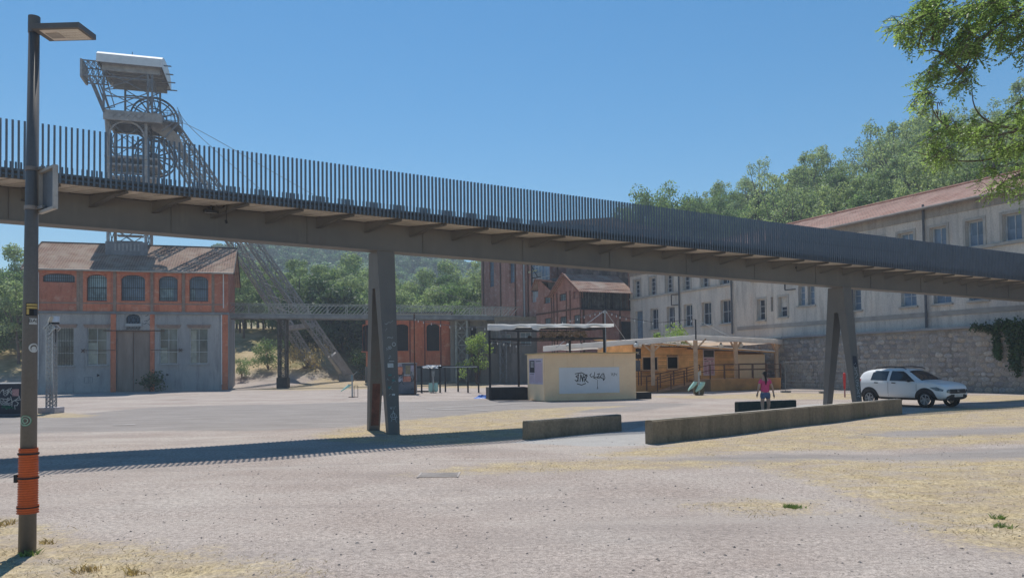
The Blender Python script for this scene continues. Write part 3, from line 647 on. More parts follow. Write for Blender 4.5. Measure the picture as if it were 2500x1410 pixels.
# roof in overlapping courses
ov, nr = .55, 26
for side in (1, -1):
    q = MB(LB.M)
    for k in range(nr):
        def rp_(t): v = (.55 - t * (dpt/2 + .55)); return v if side == 1 else -dpt - v
        t0, t1 = k/nr, (k+1)/nr; z0 = ze - .12 + (rz + .12 + .06) * t0; z1 = ze - .12 + (rz + .18) * t1
        q.add([(-ov, rp_(t0), z0+.02), (LW+ov, rp_(t0), z0+.02), (LW+ov, rp_(t1+.2/nr), z1), (-ov, rp_(t1+.2/nr), z1), (-ov, rp_(t0), z0), (LW+ov, rp_(t0), z0)], [(0, 1, 2, 3), (4, 5, 1, 0)])
    q.quad((-ov, rp_(0), ze-.16), (LW+ov, rp_(0), ze-.16), (LW+ov, rp_(1), ze+rz-.06), (-ov, rp_(1), ze+rz-.06))
    q.build('roof_slope', roof1, wh)
q = MB(LB.M); q.ring([(-ov, -dpt/2, ze+rz+.07), (LW+ov, -dpt/2, ze+rz+.07)], .1, 8); q.build('ridge', mat('ridge_tile', (.12, .09, .075), .9), wh)
q = MB(LB.M); q.ring([(-ov, .62, ze-.1), (LW+ov, .62, ze-.1)], .08, 8); q.build('gutter', mat('pale_gutter', (.40, .36, .31), .6), wh)
for s_ in (1, -1):
    for u in (LW+ov+.03, -ov-.03): MB(LB.M).beam((u, -dpt/2, ze+rz+.02), (u, -dpt/2 + s_*(dpt/2+.6), ze-.13), .08, .3).build('verge_board', mat('verge', (.09, .075, .07), .8), wh)
# small self-sown tree at the door
def bushy(name, label, c, h, r, n, m, size, seed, cat='bush', clumps=9, base=.15, up_=.25, stem=True):
    rn = random.Random(seed); root = thing(name, label, cat, c); q = MB()
    cl = [(c + V((rn.gauss(0, r*.45), rn.gauss(0, r*.45), base*h + (h*(1-base)) * rn.random() ** .8)), r * rn.uniform(.28, .55)) for _ in range(clumps)]
    for _ in range(n):
        p, k = rn.choice(cl); d = V((rn.gauss(0, 1), rn.gauss(0, 1), rn.gauss(0, 1))).normalized() * k * rn.random() ** .4; leaf(q, p + d, size * rn.uniform(.6, 1.3), rn, d, up_)
    q.build('foliage', m, root)
    if stem:
        st = MB()
        for p, k in cl[:6]: st.ring([c + V((rn.uniform(-.05, .05), rn.uniform(-.05, .05), -.05)), c.lerp(p, .5) + V((0, 0, .05*h)), p], [.03*h/2, .02*h/2, .008*h/2], 5)
        st.build('stems', MATS['rust_brown'], root)
    return root
def leaf(q, p, s, rn, d, up_=.3, asp=.6):
    n = (d.normalized() if d.length else V((0, 0, 1))) * .6 + V((rn.gauss(0, .6), rn.gauss(0, .6), rn.gauss(0, .5) + up_)); n.normalize()
    a = n.cross(V((rn.gauss(0, 1), rn.gauss(0, 1), rn.gauss(0, 1)))).normalized() * s; b = n.cross(a).normalized() * s * asp
    q.add([p - a*.5, p + b*.5, p + a*.5, p - b*.5], [(0, 1, 2, 3)])
dk = leafmat('sapling_leaf', (.09, .13, .055), (.055, .085, .035), .3, 1, 0)  # dark green leaf for the sapling
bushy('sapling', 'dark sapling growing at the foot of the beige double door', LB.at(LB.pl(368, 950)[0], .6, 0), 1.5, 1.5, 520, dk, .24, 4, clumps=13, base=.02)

# --------------------------------------------- headframe
HF = Fr(px(318, 900, 77.2).xy, LA); hst = mat('headframe_steel', (.38, .37, .365), .65, .1, .2, 1.5); hbl = mat('headframe_dark', (.22, .23, .25), .6, .15, .2, 2)
hf = thing('headframe', 'tall lattice steel mine headframe with a big sheave wheel and a raking back leg', 'headframe', HF.at(0, 0, 0))
def lattice(mb, p, q, w0, w1, n, ch, br, up=(0, 0, 1), X=True, d0=None, d1=None):
    p = V(p); q = V(q); d = (q - p).normalized(); up = V(up)
    if abs(d.dot(up)) > .98: up = V((0, 1, 0))
    a = d.cross(up).normalized(); b = a.cross(d).normalized(); d0 = d0 or w0; d1 = d1 or w1
    def c(t, i): w = (w0 + (w1-w0)*t)/2; e = (d0 + (d1-d0)*t)/2; return p.lerp(q, t) + a * w * (1, 1, -1, -1)[i] + b * e * (1, -1, -1, 1)[i]
    for i in range(4): mb.beam(c(0, i), c(1, i), ch)
    for k in range(n):
        t0, t1 = k/n, (k+1)/n
        for i in range(4):
            j = (i+1) % 4
            if X: mb.beam(c(t0, i), c(t1, j), br); mb.beam(c(t0, j), c(t1, i), br)
            else: mb.beam(c(t0, i) if k % 2 else c(t0, j), c(t1, j) if k % 2 else c(t1, i), br)
            mb.beam(c(t1, i), c(t1, j), br)
hw_ = 1.72; zt = HF.pl(318, 312)[1]; zp = HF.pl(318, 290)[1]
for su in (-1, 1):
    for sv in (-1, 1): q = MB(HF.M); q.box(su*hw_-.13, su*hw_+.13, sv*hw_-.13, sv*hw_+.13, 9, zt); q.build('tower_leg', hst, hf)
lv = [9 + (zt-9)*k/7 for k in range(8)]
for sd_ in range(4):
    q = MB(HF.M); cs = [(-hw_, hw_), (hw_, hw_), (hw_, -hw_), (-hw_, -hw_)]; (ua, va), (ub, vb) = cs[sd_], cs[(sd_+1) % 4]
    for k in range(7):
        q.beam((ua, va, lv[k]), (ub, vb, lv[k+1]), .075); q.beam((ub, vb, lv[k]), (ua, va, lv[k+1]), .075); q.beam((ua, va, lv[k+1]), (ub, vb, lv[k+1]), .12, .16)
        cm = ((ua+ub)/2, (va+vb)/2, (lv[k]+lv[k+1])/2); q.box(cm[0]-.22, cm[0]+.22, cm[1]-.22, cm[1]+.22, cm[2]-.2, cm[2]+.2) if k % 2 else None
    q.build('bracing', hbl, hf)
q = MB(HF.M); zk = HF.pl(318, 560)[1]; q.box(HF.pl(241, 560)[0], HF.pl(366, 560)[0], -1.6, 1.55, zk, zk+.18); q.box(HF.pl(252, 520)[0], HF.pl(360, 520)[0], -1.5, 1.45, zk+.185, zk+3.2); q.build('skip_cabin', hst, hf)
for z, e in ((HF.pl(318, 412)[1], .25), (HF.pl(318, 440)[1], .1), (HF.pl(318, 395)[1], .3)):
    q = MB(HF.M); q.box(-hw_-e, hw_+e+.9, -hw_-e, hw_+e, z-.16, z+.02); q.build('landing', hst, hf)
# cab at the foot where the tower leaves the roof
q = MB(HF.M); zb0, zb1 = HF.pl(318, 622)[1], HF.pl(318, 598)[1]
q.box(-hw_-.2, hw_+.2, hw_+.19, hw_+.25, zb0-1, zb1); q.build('foot_panel', hbl, hf)
q = MB(HF.M)
for k in range(7): q.box(-1.1+.35*k, -.95+.35*k, hw_+.252, hw_+.27, zb1-.9, zb1-.2)
q.build('foot_louvre', mat('louvre', (.34, .35, .36), .6), hf)
q = MB(HF.M)
for k in range(5): z = 14.5 + k * .62; q.box(-1.2, 1.2, -.6, .6, z, z+.06)
q.build('stair_landing', mat('landing_white', (.5, .5, .5), .6), hf)
# platform girder under the wheel
uL = HF.pl(252, 300, 2.3)[0]; uR = HF.pl(395, 300, 2.3)[0]
for v in (2.3, -2.3):
    q = MB(HF.M); q.box(uL, uR, v-.12, v+.12, zt+.0, zp); q.build('platform_girder', hst, hf)
    q = MB(HF.M); 
    for k in range(5): u = -1.2 + k*.6; s_ = .135 if v > 0 else -.135; q.beam((u, v+s_, zt+.25), (u+.5, v+s_, zp-.2), .06, .02); q.beam((u+.5, v+s_, zt+.25), (u, v+s_, zp-.2), .06, .02)
    q.build('girder_lattice', hbl, hf)
for u in (uL+.1, -hw_, hw_, uR-.1): q = MB(HF.M); q.box(u-.1, u+.1, -2.18, 2.18, zt+.1, zp-.02); q.build('cross_girder', hst, hf)
q = MB(HF.M); q.box(uL, uR, -2.3, 2.3, zp+.005, zp+.06); q.build('platform_floor', hbl, hf)
for su in (-1, 1):      # arched haunches
    q = MB(HF.M)
    for k in range(8):
        a0, a1 = k/8*pi/2, (k+1)/8*pi/2; r = 1.6
        f = lambda a: (su*(hw_-.1) - su*(r - r*cos(a)) , 2.0, zt - r + r*sin(a))
        q.beam(f(a0), f(a1), .10, .16)
    q.build('haunch', hst, hf)
# upper frame
zr = HF.pl(318, 152, 3.0)[1]; ul, ur = HF.pl(253, 250, 2.6)[0], HF.pl(361, 250, 2.6)[0]; ur2 = HF.pl(391, 240, -2.6)[0]
cols = [(ul, 2.6), (ul+1.0, -2.6), (ur, 2.6), (ur2, -2.6), (ur2, 2.6)]
for (u, v) in cols:
    q = MB(HF.M); q.box(u-.09, u+.09, v-.09, v+.09, zp, zr); q.build('column', hbl, hf)
zq = [zp + (zr-.9-zp)*k/2 for k in range(3)]
for v, (a, b) in ((2.6, (ul, ur)), (-2.6, (ul+1, ur2)), (2.6, (ur, ur2))):
    q = MB(HF.M)
    for k in range(2): q.beam((a, v, zq[k]), (b, v, zq[k+1]), .08); q.beam((b, v, zq[k]), (a, v, zq[k+1]), .08); q.beam((a, v, zq[k+1]-.6), (b, v, zq[k+1]-.6), .11)
    q.build('bracing', hbl, hf)
for u in (ul, ur2):
    q = MB(HF.M)
    for k in range(2): q.beam((u, 2.6, zq[k]), (u, -2.6, zq[k+1]), .08); q.beam((u, -2.6, zq[k]), (u, 2.6, zq[k+1]), .08)
    q.build('bracing', hbl, hf)
ua, ub = HF.pl(235, 150, 3.2)[0], HF.pl(396, 160, 3.2)[0]
for v in (-2.6, 2.6): q = MB(HF.M); q.box(ua+.4, ub-.3, v-.1, v+.1, zr-.9, zr-.05); q.build('roof_girder', hst, hf)
q = MB(HF.M); q.box(ua+.2, ub-.2, -3.0, 3.0, zr, zr+.12); q.build('roof_deck', mat('roof_underside', (.26, .235, .22), .8, 0, .2, 2), hf)
q = MB(HF.M)
for k in range(5): v = -2.4 + k*1.2; q.box(ua+.3, ub-.3, v-.08, v+.08, zr-.3, zr-.003)
q.build('purlin', hst, hf)
q = MB(HF.M); n = 10; pr = []
for k in range(n+1): t = pi * k/n; pr.append((3.35*cos(t), zr - .35 + 1.6 * sin(t)**.5))
q.add([(u, v, z) for u in (ua, ub) for (v, z) in pr], [(k, k+1, n+1+k+1, n+1+k) for k in range(n)] + [tuple(range(n+1)), tuple(range(n+1, 2*n+2))[::-1]]); q.build('roof_sheet', MATS['white_sheet'], hf, label='white curved sheet metal roof')
q = MB(HF.M); u = HF.pl(323, 150, 0)[0]; q.ring([(u, 0, zr+1.1), (u, 0, zr+2.2)], .035, 5); q.build('lightning_rod', MATS['dark_iron'], hf)
for k in range(4): MB(HF.M).beam((ub-.6, -2.4+k*1.5, zr-.6+.3*k), (ub+.7, -2.4+k*1.5, zr-.6+.3*k), .1).build('rail_stub', hbl, hf)
# crane boom on the left with its raking struts
uB = HF.pl(201, 165, 2.2)[0]
q = MB(HF.M); lattice(q, (ul, 1.3, zr-.75), (uB, 1.3, zr-.75), 2.2, 2.2, 4, .11, .05, d0=1.5, d1=1.5); q.build('crane_boom', hbl, hf)
q = MB(HF.M); q.box(uB-.15, uB+.05, .1, 2.5, zr-1.7, zr+.1); q.build('boom_end', hst, hf)
for v in (2.4, .3): q = MB(HF.M); q.beam((uB+.6, v, zr-1.5), (uL+.1, v, zp-.3), .16, .2); q.beam((uB+1.2, v, zr-1.5), (ul, v, zp+.8), .12); q.build('boom_strut', hbl, hf)
q = MB(HF.M); q.beam((uL+.2, 2.3, zt), (-hw_, 1.7, zt-4.2), .14); q.beam((uL+.2, -2.3, zt), (-hw_, -1.7, zt-4.2), .14); q.build('lower_strut', hst, hf)
# sheave wheels
WA = LA + radians(13)
def sheave(x, y, Y, r, nm):
    c = px(x, y, Y); fr = Fr(c.xy, WA); z = c.z; q = MB(fr.M)
    for rad, w_, tk in ((r, .22, .16), (r*.86, .10, .12), (r*.5, .08, .1)):
        N = 36
        for k in range(N): a, b = 2*pi*k/N, 2*pi*(k+1)/N; q.beam((rad*cos(a), 0, z+rad*sin(a)), (rad*cos(b), 0, z+rad*sin(b)), tk, w_, up=(0, 1, 0))
    for k in range(14):
        a = 2*pi*k/14
        for v in (-.14, .14): q.beam((.3*cos(a), v, z+.3*sin(a)), (r*cos(a), v*.4, z+r*sin(a)), .09)
    q.ring([(0, -.4, z), (0, .4, z)], .34, 12); o = q.build(nm, mat('wheel_dark', (.13, .14, .16), .6, .2, .2, 3), hf); return fr, z
sheave(378, 292, 78.4, 2.28, 'sheave_wheel'); sheave(378, 384, 78.4, 2.1, 'sheave_wheel')
q = MB(HF.M); uw0, uw1 = HF.pl(395, 300)[0], HF.pl(441, 300)[0]
q.box(uw0, uw1, -1.6, 1.6, zp-.55, zp-.45); q.beam((uw1, 1.5, zp-.5), (uw0+.5, 1.5, zt-1.2), .14); q.beam((uw1, -1.5, zp-.5), (uw0+.5, -1.5, zt-1.2), .14); q.beam((uw1-.5, 1.5, zp-.5), (uw0+.2, 1.5, zt-.6), .1)
for k in range(6): u = uw0 + (uw1-uw0)*k/5; q.beam((u, 1.6, zp-.5), (u, 1.6, zp+.65), .05); q.beam((u, -1.6, zp-.5), (u, -1.6, zp+.65), .05)
for z in (.1, .38, .65): q.beam((uw0, 1.6, zp+z), (uw1, 1.6, zp+z), .05); q.beam((uw1, -1.6, zp+z), (uw1, 1.6, zp+z), .05); q.beam((uw0, -1.6, zp+z), (uw1, -1.6, zp+z), .05)
q.build('wheel_gallery', hbl, hf)
# raking back legs
tR, fR = px(424, 318, 79), px(846, 914, 91); tL, fL = px(402, 330, 82.5), px(783, 921, 95)
for t_, f_, in ((tR, fR), (tL, fL)):
    q = MB(); lattice(q, t_, f_, 1.15, .95, 22, .16, .07); q.build('back_leg', mat('back_leg_grey', (.30, .30, .295), .65, .1, .2, 2), hf)
    q = MB(); d = (f_ - t_).normalized(); q.beam(f_ - d*3.0, f_ + d*.4, 1.1, 1.06); q.build('leg_shoe', hst, hf)
    q = MB(); q.box(f_.x-.75, f_.x+.75, f_.y-.75, f_.y+.75, tz(f_.x, f_.y)-.3, f_.z+.05); q.build('leg_footing', MATS['concrete'], hf)
q = MB()
N = 10
for k in range(1, N):
    t0 = .18 + .56*k/N; t1 = .18 + .56*(k+1)/N
    a, b, c, d = tR.lerp(fR, t0), tL.lerp(fL, t0), tR.lerp(fR, t1), tL.lerp(fL, t1); q.beam(a, b, .07); q.beam(a, d, .05); q.beam(b, c, .05)
q.build('leg_bracing', hst, hf)
q = MB(); q.beam(tR.lerp(fR, .775), tL.lerp(fL, .775), .9, .55); q.build('leg_crossbeam', hst, hf)
q = MB(); q.add([px(362, 300, 79.5), px(395, 292, 79), px(436, 330, 79.3), px(455, 372, 79.8), px(418, 352, 79.6), px(395, 330, 79.6), px(372, 318, 79.6)], [(0, 1, 2, 3, 4, 5, 6)])
q.prism([px(362, 300, 77.6), px(395, 292, 77.4), px(436, 330, 77.8), px(452, 368, 78.2), px(418, 352, 78), px(395, 330, 77.9), px(372, 318, 77.8)], (0, .12, 0)); q.build('gusset_plate', hst, hf)
# haulage ropes to the engine hall
def smoothpath(P, n=6):
    out = []
    for i in range(len(P)-1):
        a, b, c, d = P[max(i-1, 0)], P[i], P[i+1], P[min(i+2, len(P)-1)]
        for k in range(n): t = k/n; out.append(.5*((2*b) + (c-a)*t + (2*a-5*b+4*c-d)*t*t + (3*b-a-3*c+d)*t**3))
    return out + [P[-1]]
for pts, l in (([(432, 262, 78.4), (474, 320, 80), (650, 473, 86), (800, 580, 91), (960, 666, 95), (1075, 713, 98), (1186, 745, 100.6)], 'lower steel rope from the headframe wheel to the engine hall'),
               ([(430, 300, 78.4), (489, 320, 80), (767, 476, 89), (960, 575, 95), (1110, 645, 99), (1184, 672, 100.6)], 'upper steel rope from the headframe wheel to the engine hall')):
    q = MB(); q.ring(smoothpath([px(*p) for p in pts]), .03, 5); tag(q.build('haulage_rope', mat('rope', (.22, .22, .21), .6)), l, 'cable')

# --------------------------------------------- gallery walkway between winding house and engine hall
g0, g1, g2 = px(556, 764, 77.5), px(1120, 757, 84.5), px(1272, 765, 87.5); zg = 7.55
gal = thing('walkway', 'raised steel walkway with lattice railings behind the footbridge', 'walkway', (g0.x, g0.y, 0))
gm = mat('walkway_grey', (.27, .275, .275), .7, .1, .2, 1.2); gl = mat('railing_pale', (.40, .40, .36), .7, .1, .2, 3)
for a, b in ((g0, g1), (g1, g2)):
    a = V((a.x, a.y, zg)); b = V((b.x, b.y, zg)); d = (b-a).normalized(); n = V((-d.y, d.x, 0)); L = (b-a).length
    MB().beam(a + n*1.0 + V((0, 0, .1)), b + n*1.0 + V((0, 0, .1)), 2.0, .16).build('walkway_floor', gm, gal)
    for o in (0, 2.0): MB().beam(a + n*o - V((0, 0, .1)), b + n*o - V((0, 0, .1)), .16, .34).build('walkway_girder', gm, gal)
    for o in (0, 2.0):
        q = MB(); q.beam(a + n*o + V((0, 0, 1.25)), b + n*o + V((0, 0, 1.25)), .07); q.beam(a + n*o + V((0, 0, .22)), b + n*o + V((0, 0, .22)), .06); k = 0.0
        while k < L - 1: q.beam(a + d*k + n*o + V((0, 0, .2)), a + d*(k+1) + n*o + V((0, 0, 1.25)), .045); k += .42
        k = 0.0
        while k < L: q.beam(a + d*k + n*o + V((0, 0, .15)), a + d*k + n*o + V((0, 0, 1.25)), .06); k += 2.0
        q.build('walkway_railing', gl, gal)
a = px(685, 900, 79); a = V((a.x, a.y, 0))
q = MB(); lattice(q, a + V((0, .9, 0)), a + V((0, .9, zg-.35)), .75, .75, 9, .17, .06, up=(0, 1, 0)); q.build('walkway_post', mat('post_brown', (.13, .115, .10), .75, .1, .25, 2), gal)
MB().box(a.x-.55, a.x+.55, a.y+.35, a.y+1.45, -.2, 1.1).build('post_plinth', mat('dark_plinth', (.06, .06, .055), .9), gal)
a = px(1127, 900, 84.8); z0 = .3
q = MB(); lattice(q, V((a.x, a.y+.9, z0)), V((a.x, a.y+.9, zg-.3)), 1.25, 1.25, 5, .2, .07, up=(0, 1, 0)); q.build('walkway_trestle', gl, gal)
# ------------------------------------------------------------------ long grey building on its rubble wall (right)
GA = GB_A - pi; GF = Fr((GB_O + GB_D * 38.4), GA)
gb = thing('grey_building', 'long grey rendered building with a red tiled roof above the rubble wall', 'building', (GF.o.x, GF.o.y, 0))
gpl = plaster('grey_render', (.64, .575, .50), (.45, .42, .39), .45, .8, (.52, .38, .29)); fri = plaster('frieze_concrete', (.38, .34, .295), (.25, .235, .215), .6, .7)
gtr = mat('pale_stone_trim', (.42, .39, .35), .85, 0, .15, 2); wfr = mat('window_white', (.50, .52, .54), .6); wbl = mat('shutter_blue', (.20, .27, .36), .6, 0, .2, 1.5)
roof2 = rooftile('pink_tile', GA, (.68, .43, .35), (.58, .35, .285), (.66, .47, .40), .30, .26)
gzE = GF.pl(2300, 500.5, .45)[1]; ZL = 3.9; GU1 = 62.0
up = [hole(GF, 2138, 2157, 570, 610), hole(GF, 2192, 2231, 565, 610), hole(GF, 2270, 2312, 552, 606), hole(GF, 2357, 2402, 537.5, 600), hole(GF, 2447, 2497, 521, 588)]
zt_ = sum(h[3] for h in up[2:]) / 3; zb_ = sum(h[2] for h in up[3:]) / 2
up = [(a, b, zb_, zt_) for (a, b, c, d) in up]
k = up[-1][0] - up[-2][0]; up += [(up[-1][0] + k*j, up[-1][1] + k*j, zb_, zt_) for j in (1, 2, 3)]
u_ = up[0][0] - 3.05
while u_ > 17.5: up.insert(0, (u_, u_ + 1.5, zb_, zt_)); u_ -= 2.9
low = [hole(GF, 1849, 1869, 730, 781), hole(GF, 1881.5, 1887.5, 725, 759), hole(GF, 1901, 1923, 724, 773), hole(GF, 1948, 1966, 697, 746), hole(GF, 1971, 1989, 695, 744), hole(GF, 2080, 2103, 704, 757),
       hole(GF, 2199, 2238, 700, 747), hole(GF, 2278, 2323, 690, 740), hole(GF, 2365, 2413, 680, 733)]
lft_u = [hole(GF, 1547.5, 1564, 683, 726), hole(GF, 1585, 1602.5, 676, 719), hole(GF, 1625, 1643, 669, 713), hole(GF, 1667, 1686, 661, 707), hole(GF, 1711, 1730.5, 653, 700.5), hole(GF, 1757.5, 1781.5, 645, 693)]
lft_l = [hole(GF, 1587.4, 1607.5, 753, 804), hole(GF, 1627, 1648, 748, 799), hole(GF, 1668.5, 1691, 742, 796), hole(GF, 1712.5, 1737, 736.5, 792.5), hole(GF, 1758.5, 1784.5, 731, 789)]
zu0 = sum(h[2] for h in lft_u)/6; zu1 = sum(h[3] for h in lft_u)/6; lft_u = [(a, b, zu0, zu1) for a, b, c, d in lft_u]
zl0 = sum(h[2] for h in lft_l)/5; zl1 = sum(h[3] for h in lft_l)/5; lft_l = [(a, b, zl0, zl1) for a, b, c, d in lft_l]
door = hole(GF, 1551, 1570, 759, 821); door = (door[0], door[1], ZL, door[3])
g2_ = sum(h[2] for h in low[6:])/3; low = low[:6] + [(a, b, g2_, g2_ + 2.0) for a, b, c, d in low[6:]]
m = MB(GF.M); zf = GF.pl(2500, 487)[1]
up = [h for h in up if all(h[1] < l[0] - .1 or h[0] > l[1] + .1 or h[2] > l[3] + .1 for l in low + lft_u)]
wall_holes(m, 0, GU1, ZL, zf, up + low + lft_u + lft_l + [door], .38)
m.quad((0, -13, 0), (0, 0, 0), (0, 0, gzE), (0, -13, gzE)); m.quad((GU1, 0, 0), (GU1, -13, 0), (GU1, -13, gzE), (GU1, 0, gzE)); m.quad((GU1, -13, 0), (0, -13, 0), (0, -13, gzE), (GU1, -13, gzE)); m.build('rendered_wall', gpl, gb)
MB(GF.M).box(-.03, GU1+.03, -.1, .07, zf-.003, gzE+.1).build('frieze', fri, gb)
MB(GF.M).box(17.2, GU1+.02, -.02, .15, zb_-.2, zb_-.02).build('string_course', gtr, gb)
MB(GF.M).box(-.02, lft_u[-1][1]+.3, -.02, .14, zu0-.2, zu0-.02).build('string_course', gtr, gb)
for h in up: window(gb, GF, *h, -.34, wfr, wbl, .09, 2, 1, surround=gtr); MB(GF.M).box(h[0]+.2, h[1]-.2, -.325, -.322, h[2]+(h[3]-h[2])*.45, h[3]-.15).build('upper_panes', glass_b, gb)
gl_d = glassmat('dark_glass', (.05, .065, .09), .1, .6)
for i, h in enumerate(low):
    if i == 1: MB(GF.M).box(h[0], h[1], -.37, -.34, h[2], h[3]).build('slit_window', MATS['black_board'], gb); continue
    window(gb, GF, *h, -.33, wfr, gl_d if i < 3 else wbl, .07, 1 if i < 6 else 2, 3, sill=gtr, surround=gtr if i in (0, 2) else None)
    if i == 2: MB(GF.M).box(h[0]+.05, h[1]-.05, -.30, -.26, (h[2]+h[3])/2, h[3]-.05).build('roller_blind', mat('blind_white', (.55, .53, .50), .7), gb)
for h in lft_u: window(gb, GF, *h, -.33, wfr, gl_d, .08, 2, 4, surround=gtr)
for h in lft_l: window(gb, GF, *h, -.33, wfr, gl_d, .09, 2, 2, sill=gtr)
q = MB(GF.M); frame_bars(q, *door[:4], -.33, .1, 2, 2, .06); dd = q.build('door', wbl, gb); MB(GF.M).box(door[0]+.02, door[1]-.02, -.36, -.31, door[2], door[3]-.02).build('door_leaf', wbl, dd)
for x, y0, y1 in ((2257, 500, 590), (2263.5, 718, 800), (1788, 660, 815), (1660, 670, 812), (2083, 700, 812)):
    u, z1 = GF.pl(x, y0); z0 = max(ZL, GF.pl(x, y1)[1]); MB(GF.M).ring([(u, .16, z0), (u, .16, z1)], .075, 8).build('downpipe', mat('dark_pipe', (.11, .12, .135), .6), gb)
MB(GF.M).box(15.5, GU1, -.02, .05, GF.pl(2300, 765)[1]-.15, GF.pl(2300, 765)[1]+.15).build('plinth_band', mat('band', (.36, .335, .305), .9, 0, .15, 1), gb)
for x, y0, y1 in ((1645, 720, 745), (1923, 690, 708)):      # ladder brackets
    u, z1 = GF.pl(x, y0); z0 = GF.pl(x, y1)[1]; q = MB(GF.M); q.beam((u, .3, z0), (u, .3, z1), .07)
    for z in (z0, z1): q.beam((u, .3, z), (u+.8, 0, z), .07)
    q.build('wall_bracket', MATS['dark_iron'], gb)
# roof: stepped courses
zR = GF.pl(2300, 464, -6.0)[1]; nr = 22; q = MB(GF.M); rise = zR - gzE
for k in range(nr):
    t0, t1 = k/nr, (k+1)/nr; v0, v1 = .5 - 6.5*t0, .5 - 6.5*(t1+.15/nr); za, zb = gzE + .05 + rise*t0, gzE + .05 + rise*t1
    q.add([(-.4, v0, za+.014), (GU1+.4, v0, za+.014), (GU1+.4, v1, zb), (-.4, v1, zb), (-.4, v0, za), (GU1+.4, v0, za)], [(0, 1, 2, 3), (4, 5, 1, 0)])
q.quad((-.4, .5, gzE), (GU1+.4, .5, gzE), (GU1+.4, -6, gzE+rise), (-.4, -6, gzE+rise)); q.quad((-.4, -6, gzE+rise+.05), (GU1+.4, -6, gzE+rise+.05), (GU1+.4, -13, gzE), (-.4, -13, gzE))
q.build('roof', roof2, gb)
MB(GF.M).ring([(-.4, .58, gzE+.02), (GU1+.4, .58, gzE+.02)], .09, 8).build('gutter', mat('zinc_gutter', (.26, .23, .21), .6), gb)
MB(GF.M).ring([(-.4, -6, gzE+rise+.1), (GU1+.4, -6, gzE+rise+.1)], .1, 6).build('ridge', mat('ridge_red', (.33, .19, .15), .9), gb)

# rubble retaining wall with its stones
rw = thing('rubble_wall', 'tall grey brown rubble stone retaining wall behind the parked car', 'wall', GF.at(14, .6, 0))
mort = plaster('rubble_mortar', (.34, .31, .275), (.19, .175, .165), .7, .7, (.28, .19, .13))
m = MB(GF.M); m.box(4, GU1, .0, .55, -.3, ZL-.08); m.build('mortar', mort, rw)
MB(GF.M).box(21, GU1, -.02, .72, ZL-.075, ZL+.06).build('coping', mat('coping_zinc', (.27, .275, .29), .7, 0, .15, 1), rw)
MB(GF.M).ring([(4, .63, ZL-.2), (21, .66, ZL-.2)], .06, 6).build('wall_pipe', MATS['dark_iron'], rw)
stone_m = NT('rubble_stone'); stone_m.set(.93, 0, .15)
_oi = stone_m.new('ObjectInfo'); _ge = stone_m.new('NewGeometry'); _r = stone_m.math('FRACT', stone_m.math('ADD', _oi.outputs['Random'], _ge.outputs['Random Per Island']))
_c = stone_m.ramp(_r, [(0, (.24, .22, .215)), (.35, (.36, .32, .285)), (.6, (.38, .315, .255)), (.8, (.30, .29, .295)), (1, (.45, .41, .365))])
stone_m.col(stone_m.mix(.7, _c, stone_m.ramp(stone_m.noise(3, None, 6, .75), [(.3, (.2, .2, .2)), (.5, (.5, .5, .5)), (.7, (.8, .8, .8))]), 'OVERLAY')); stone_m.bump(stone_m.noise(12, None, 4, .7), .5, .03)
rs = random.Random(17)
def stone_geo(rn):
    n = rn.randint(6, 8); a0 = rn.uniform(0, 1); pts = [(cos(2*pi*(i+a0)/n + rn.uniform(-.2, .2)) * rn.uniform(.42, .56), sin(2*pi*(i+a0)/n + rn.uniform(-.2, .2)) * rn.uniform(.42, .56)) for i in range(n)]
    vs = [(x, -.02, z) for x, z in pts] + [(x*.9, .6 + rn.uniform(-.15, .15), z*.9) for x, z in pts] + [(x*.55, .95 + rn.uniform(-.1, .1), z*.55) for x, z in pts]
    fs = [(i, (i+1) % n, n+(i+1) % n, n+i) for i in range(n)] + [(n+i, n+(i+1) % n, 2*n+(i+1) % n, 2*n+i) for i in range(n)] + [tuple(range(2*n, 3*n))]; return vs, fs
geos = [stone_geo(rs) for _ in range(12)]; smesh = []
for vs_, fs_ in geos:
    me_ = bpy.data.meshes.new('stone'); me_.from_pydata(vs_, [], [f[::-1] for f in fs_]); me_.materials.append(stone_m.m); smesh.append(me_)
cand = []
z = .18; row = 0
while z < ZL - .15:
    u = 8.2 + rs.uniform(0, .4); hh = rs.uniform(.24, .40)
    while u < 54:
        ww = rs.uniform(.3, .62); cand.append((u, z + rs.uniform(-.06, .06), ww, hh * rs.uniform(.85, 1.25))); u += ww * .99
    z += hh * .96
vis = [c for c in cand if 20.5 < c[0] < 39.5]; rest_c = [c for c in cand if not 20.5 < c[0] < 39.5]
vis.sort(key=lambda c: -c[2] * c[3] * c[0]); rest_c += vis[300:]; vis = vis[:300]
for (u, z, ww, hh) in vis:
    if rs.random() < .06: continue
    o = bpy.data.objects.new('stone', rs.choice(smesh)); COL.objects.link(o); o.parent = rw; o.matrix_local = Matrix.Translation(GF.at(u, .55, z) - org(rw)) @ Matrix.Rotation(GA, 4, 'Z') @ Matrix.Diagonal((ww, -rs.uniform(.02, .06), hh, 1)) 
q = MB()
for (u, z, ww, hh) in rest_c:
    if rs.random() < .06: continue
    vs_, fs_ = rs.choice(geos); d_ = rs.uniform(.02, .06); q.M = GF.M @ Matrix.Translation((u, .55, z)) @ Matrix.Diagonal((ww, d_, hh, 1)); q.add(vs_, [f[::-1] for f in fs_])
q.build('stone_courses', stone_m.m, rw, kind='stuff')

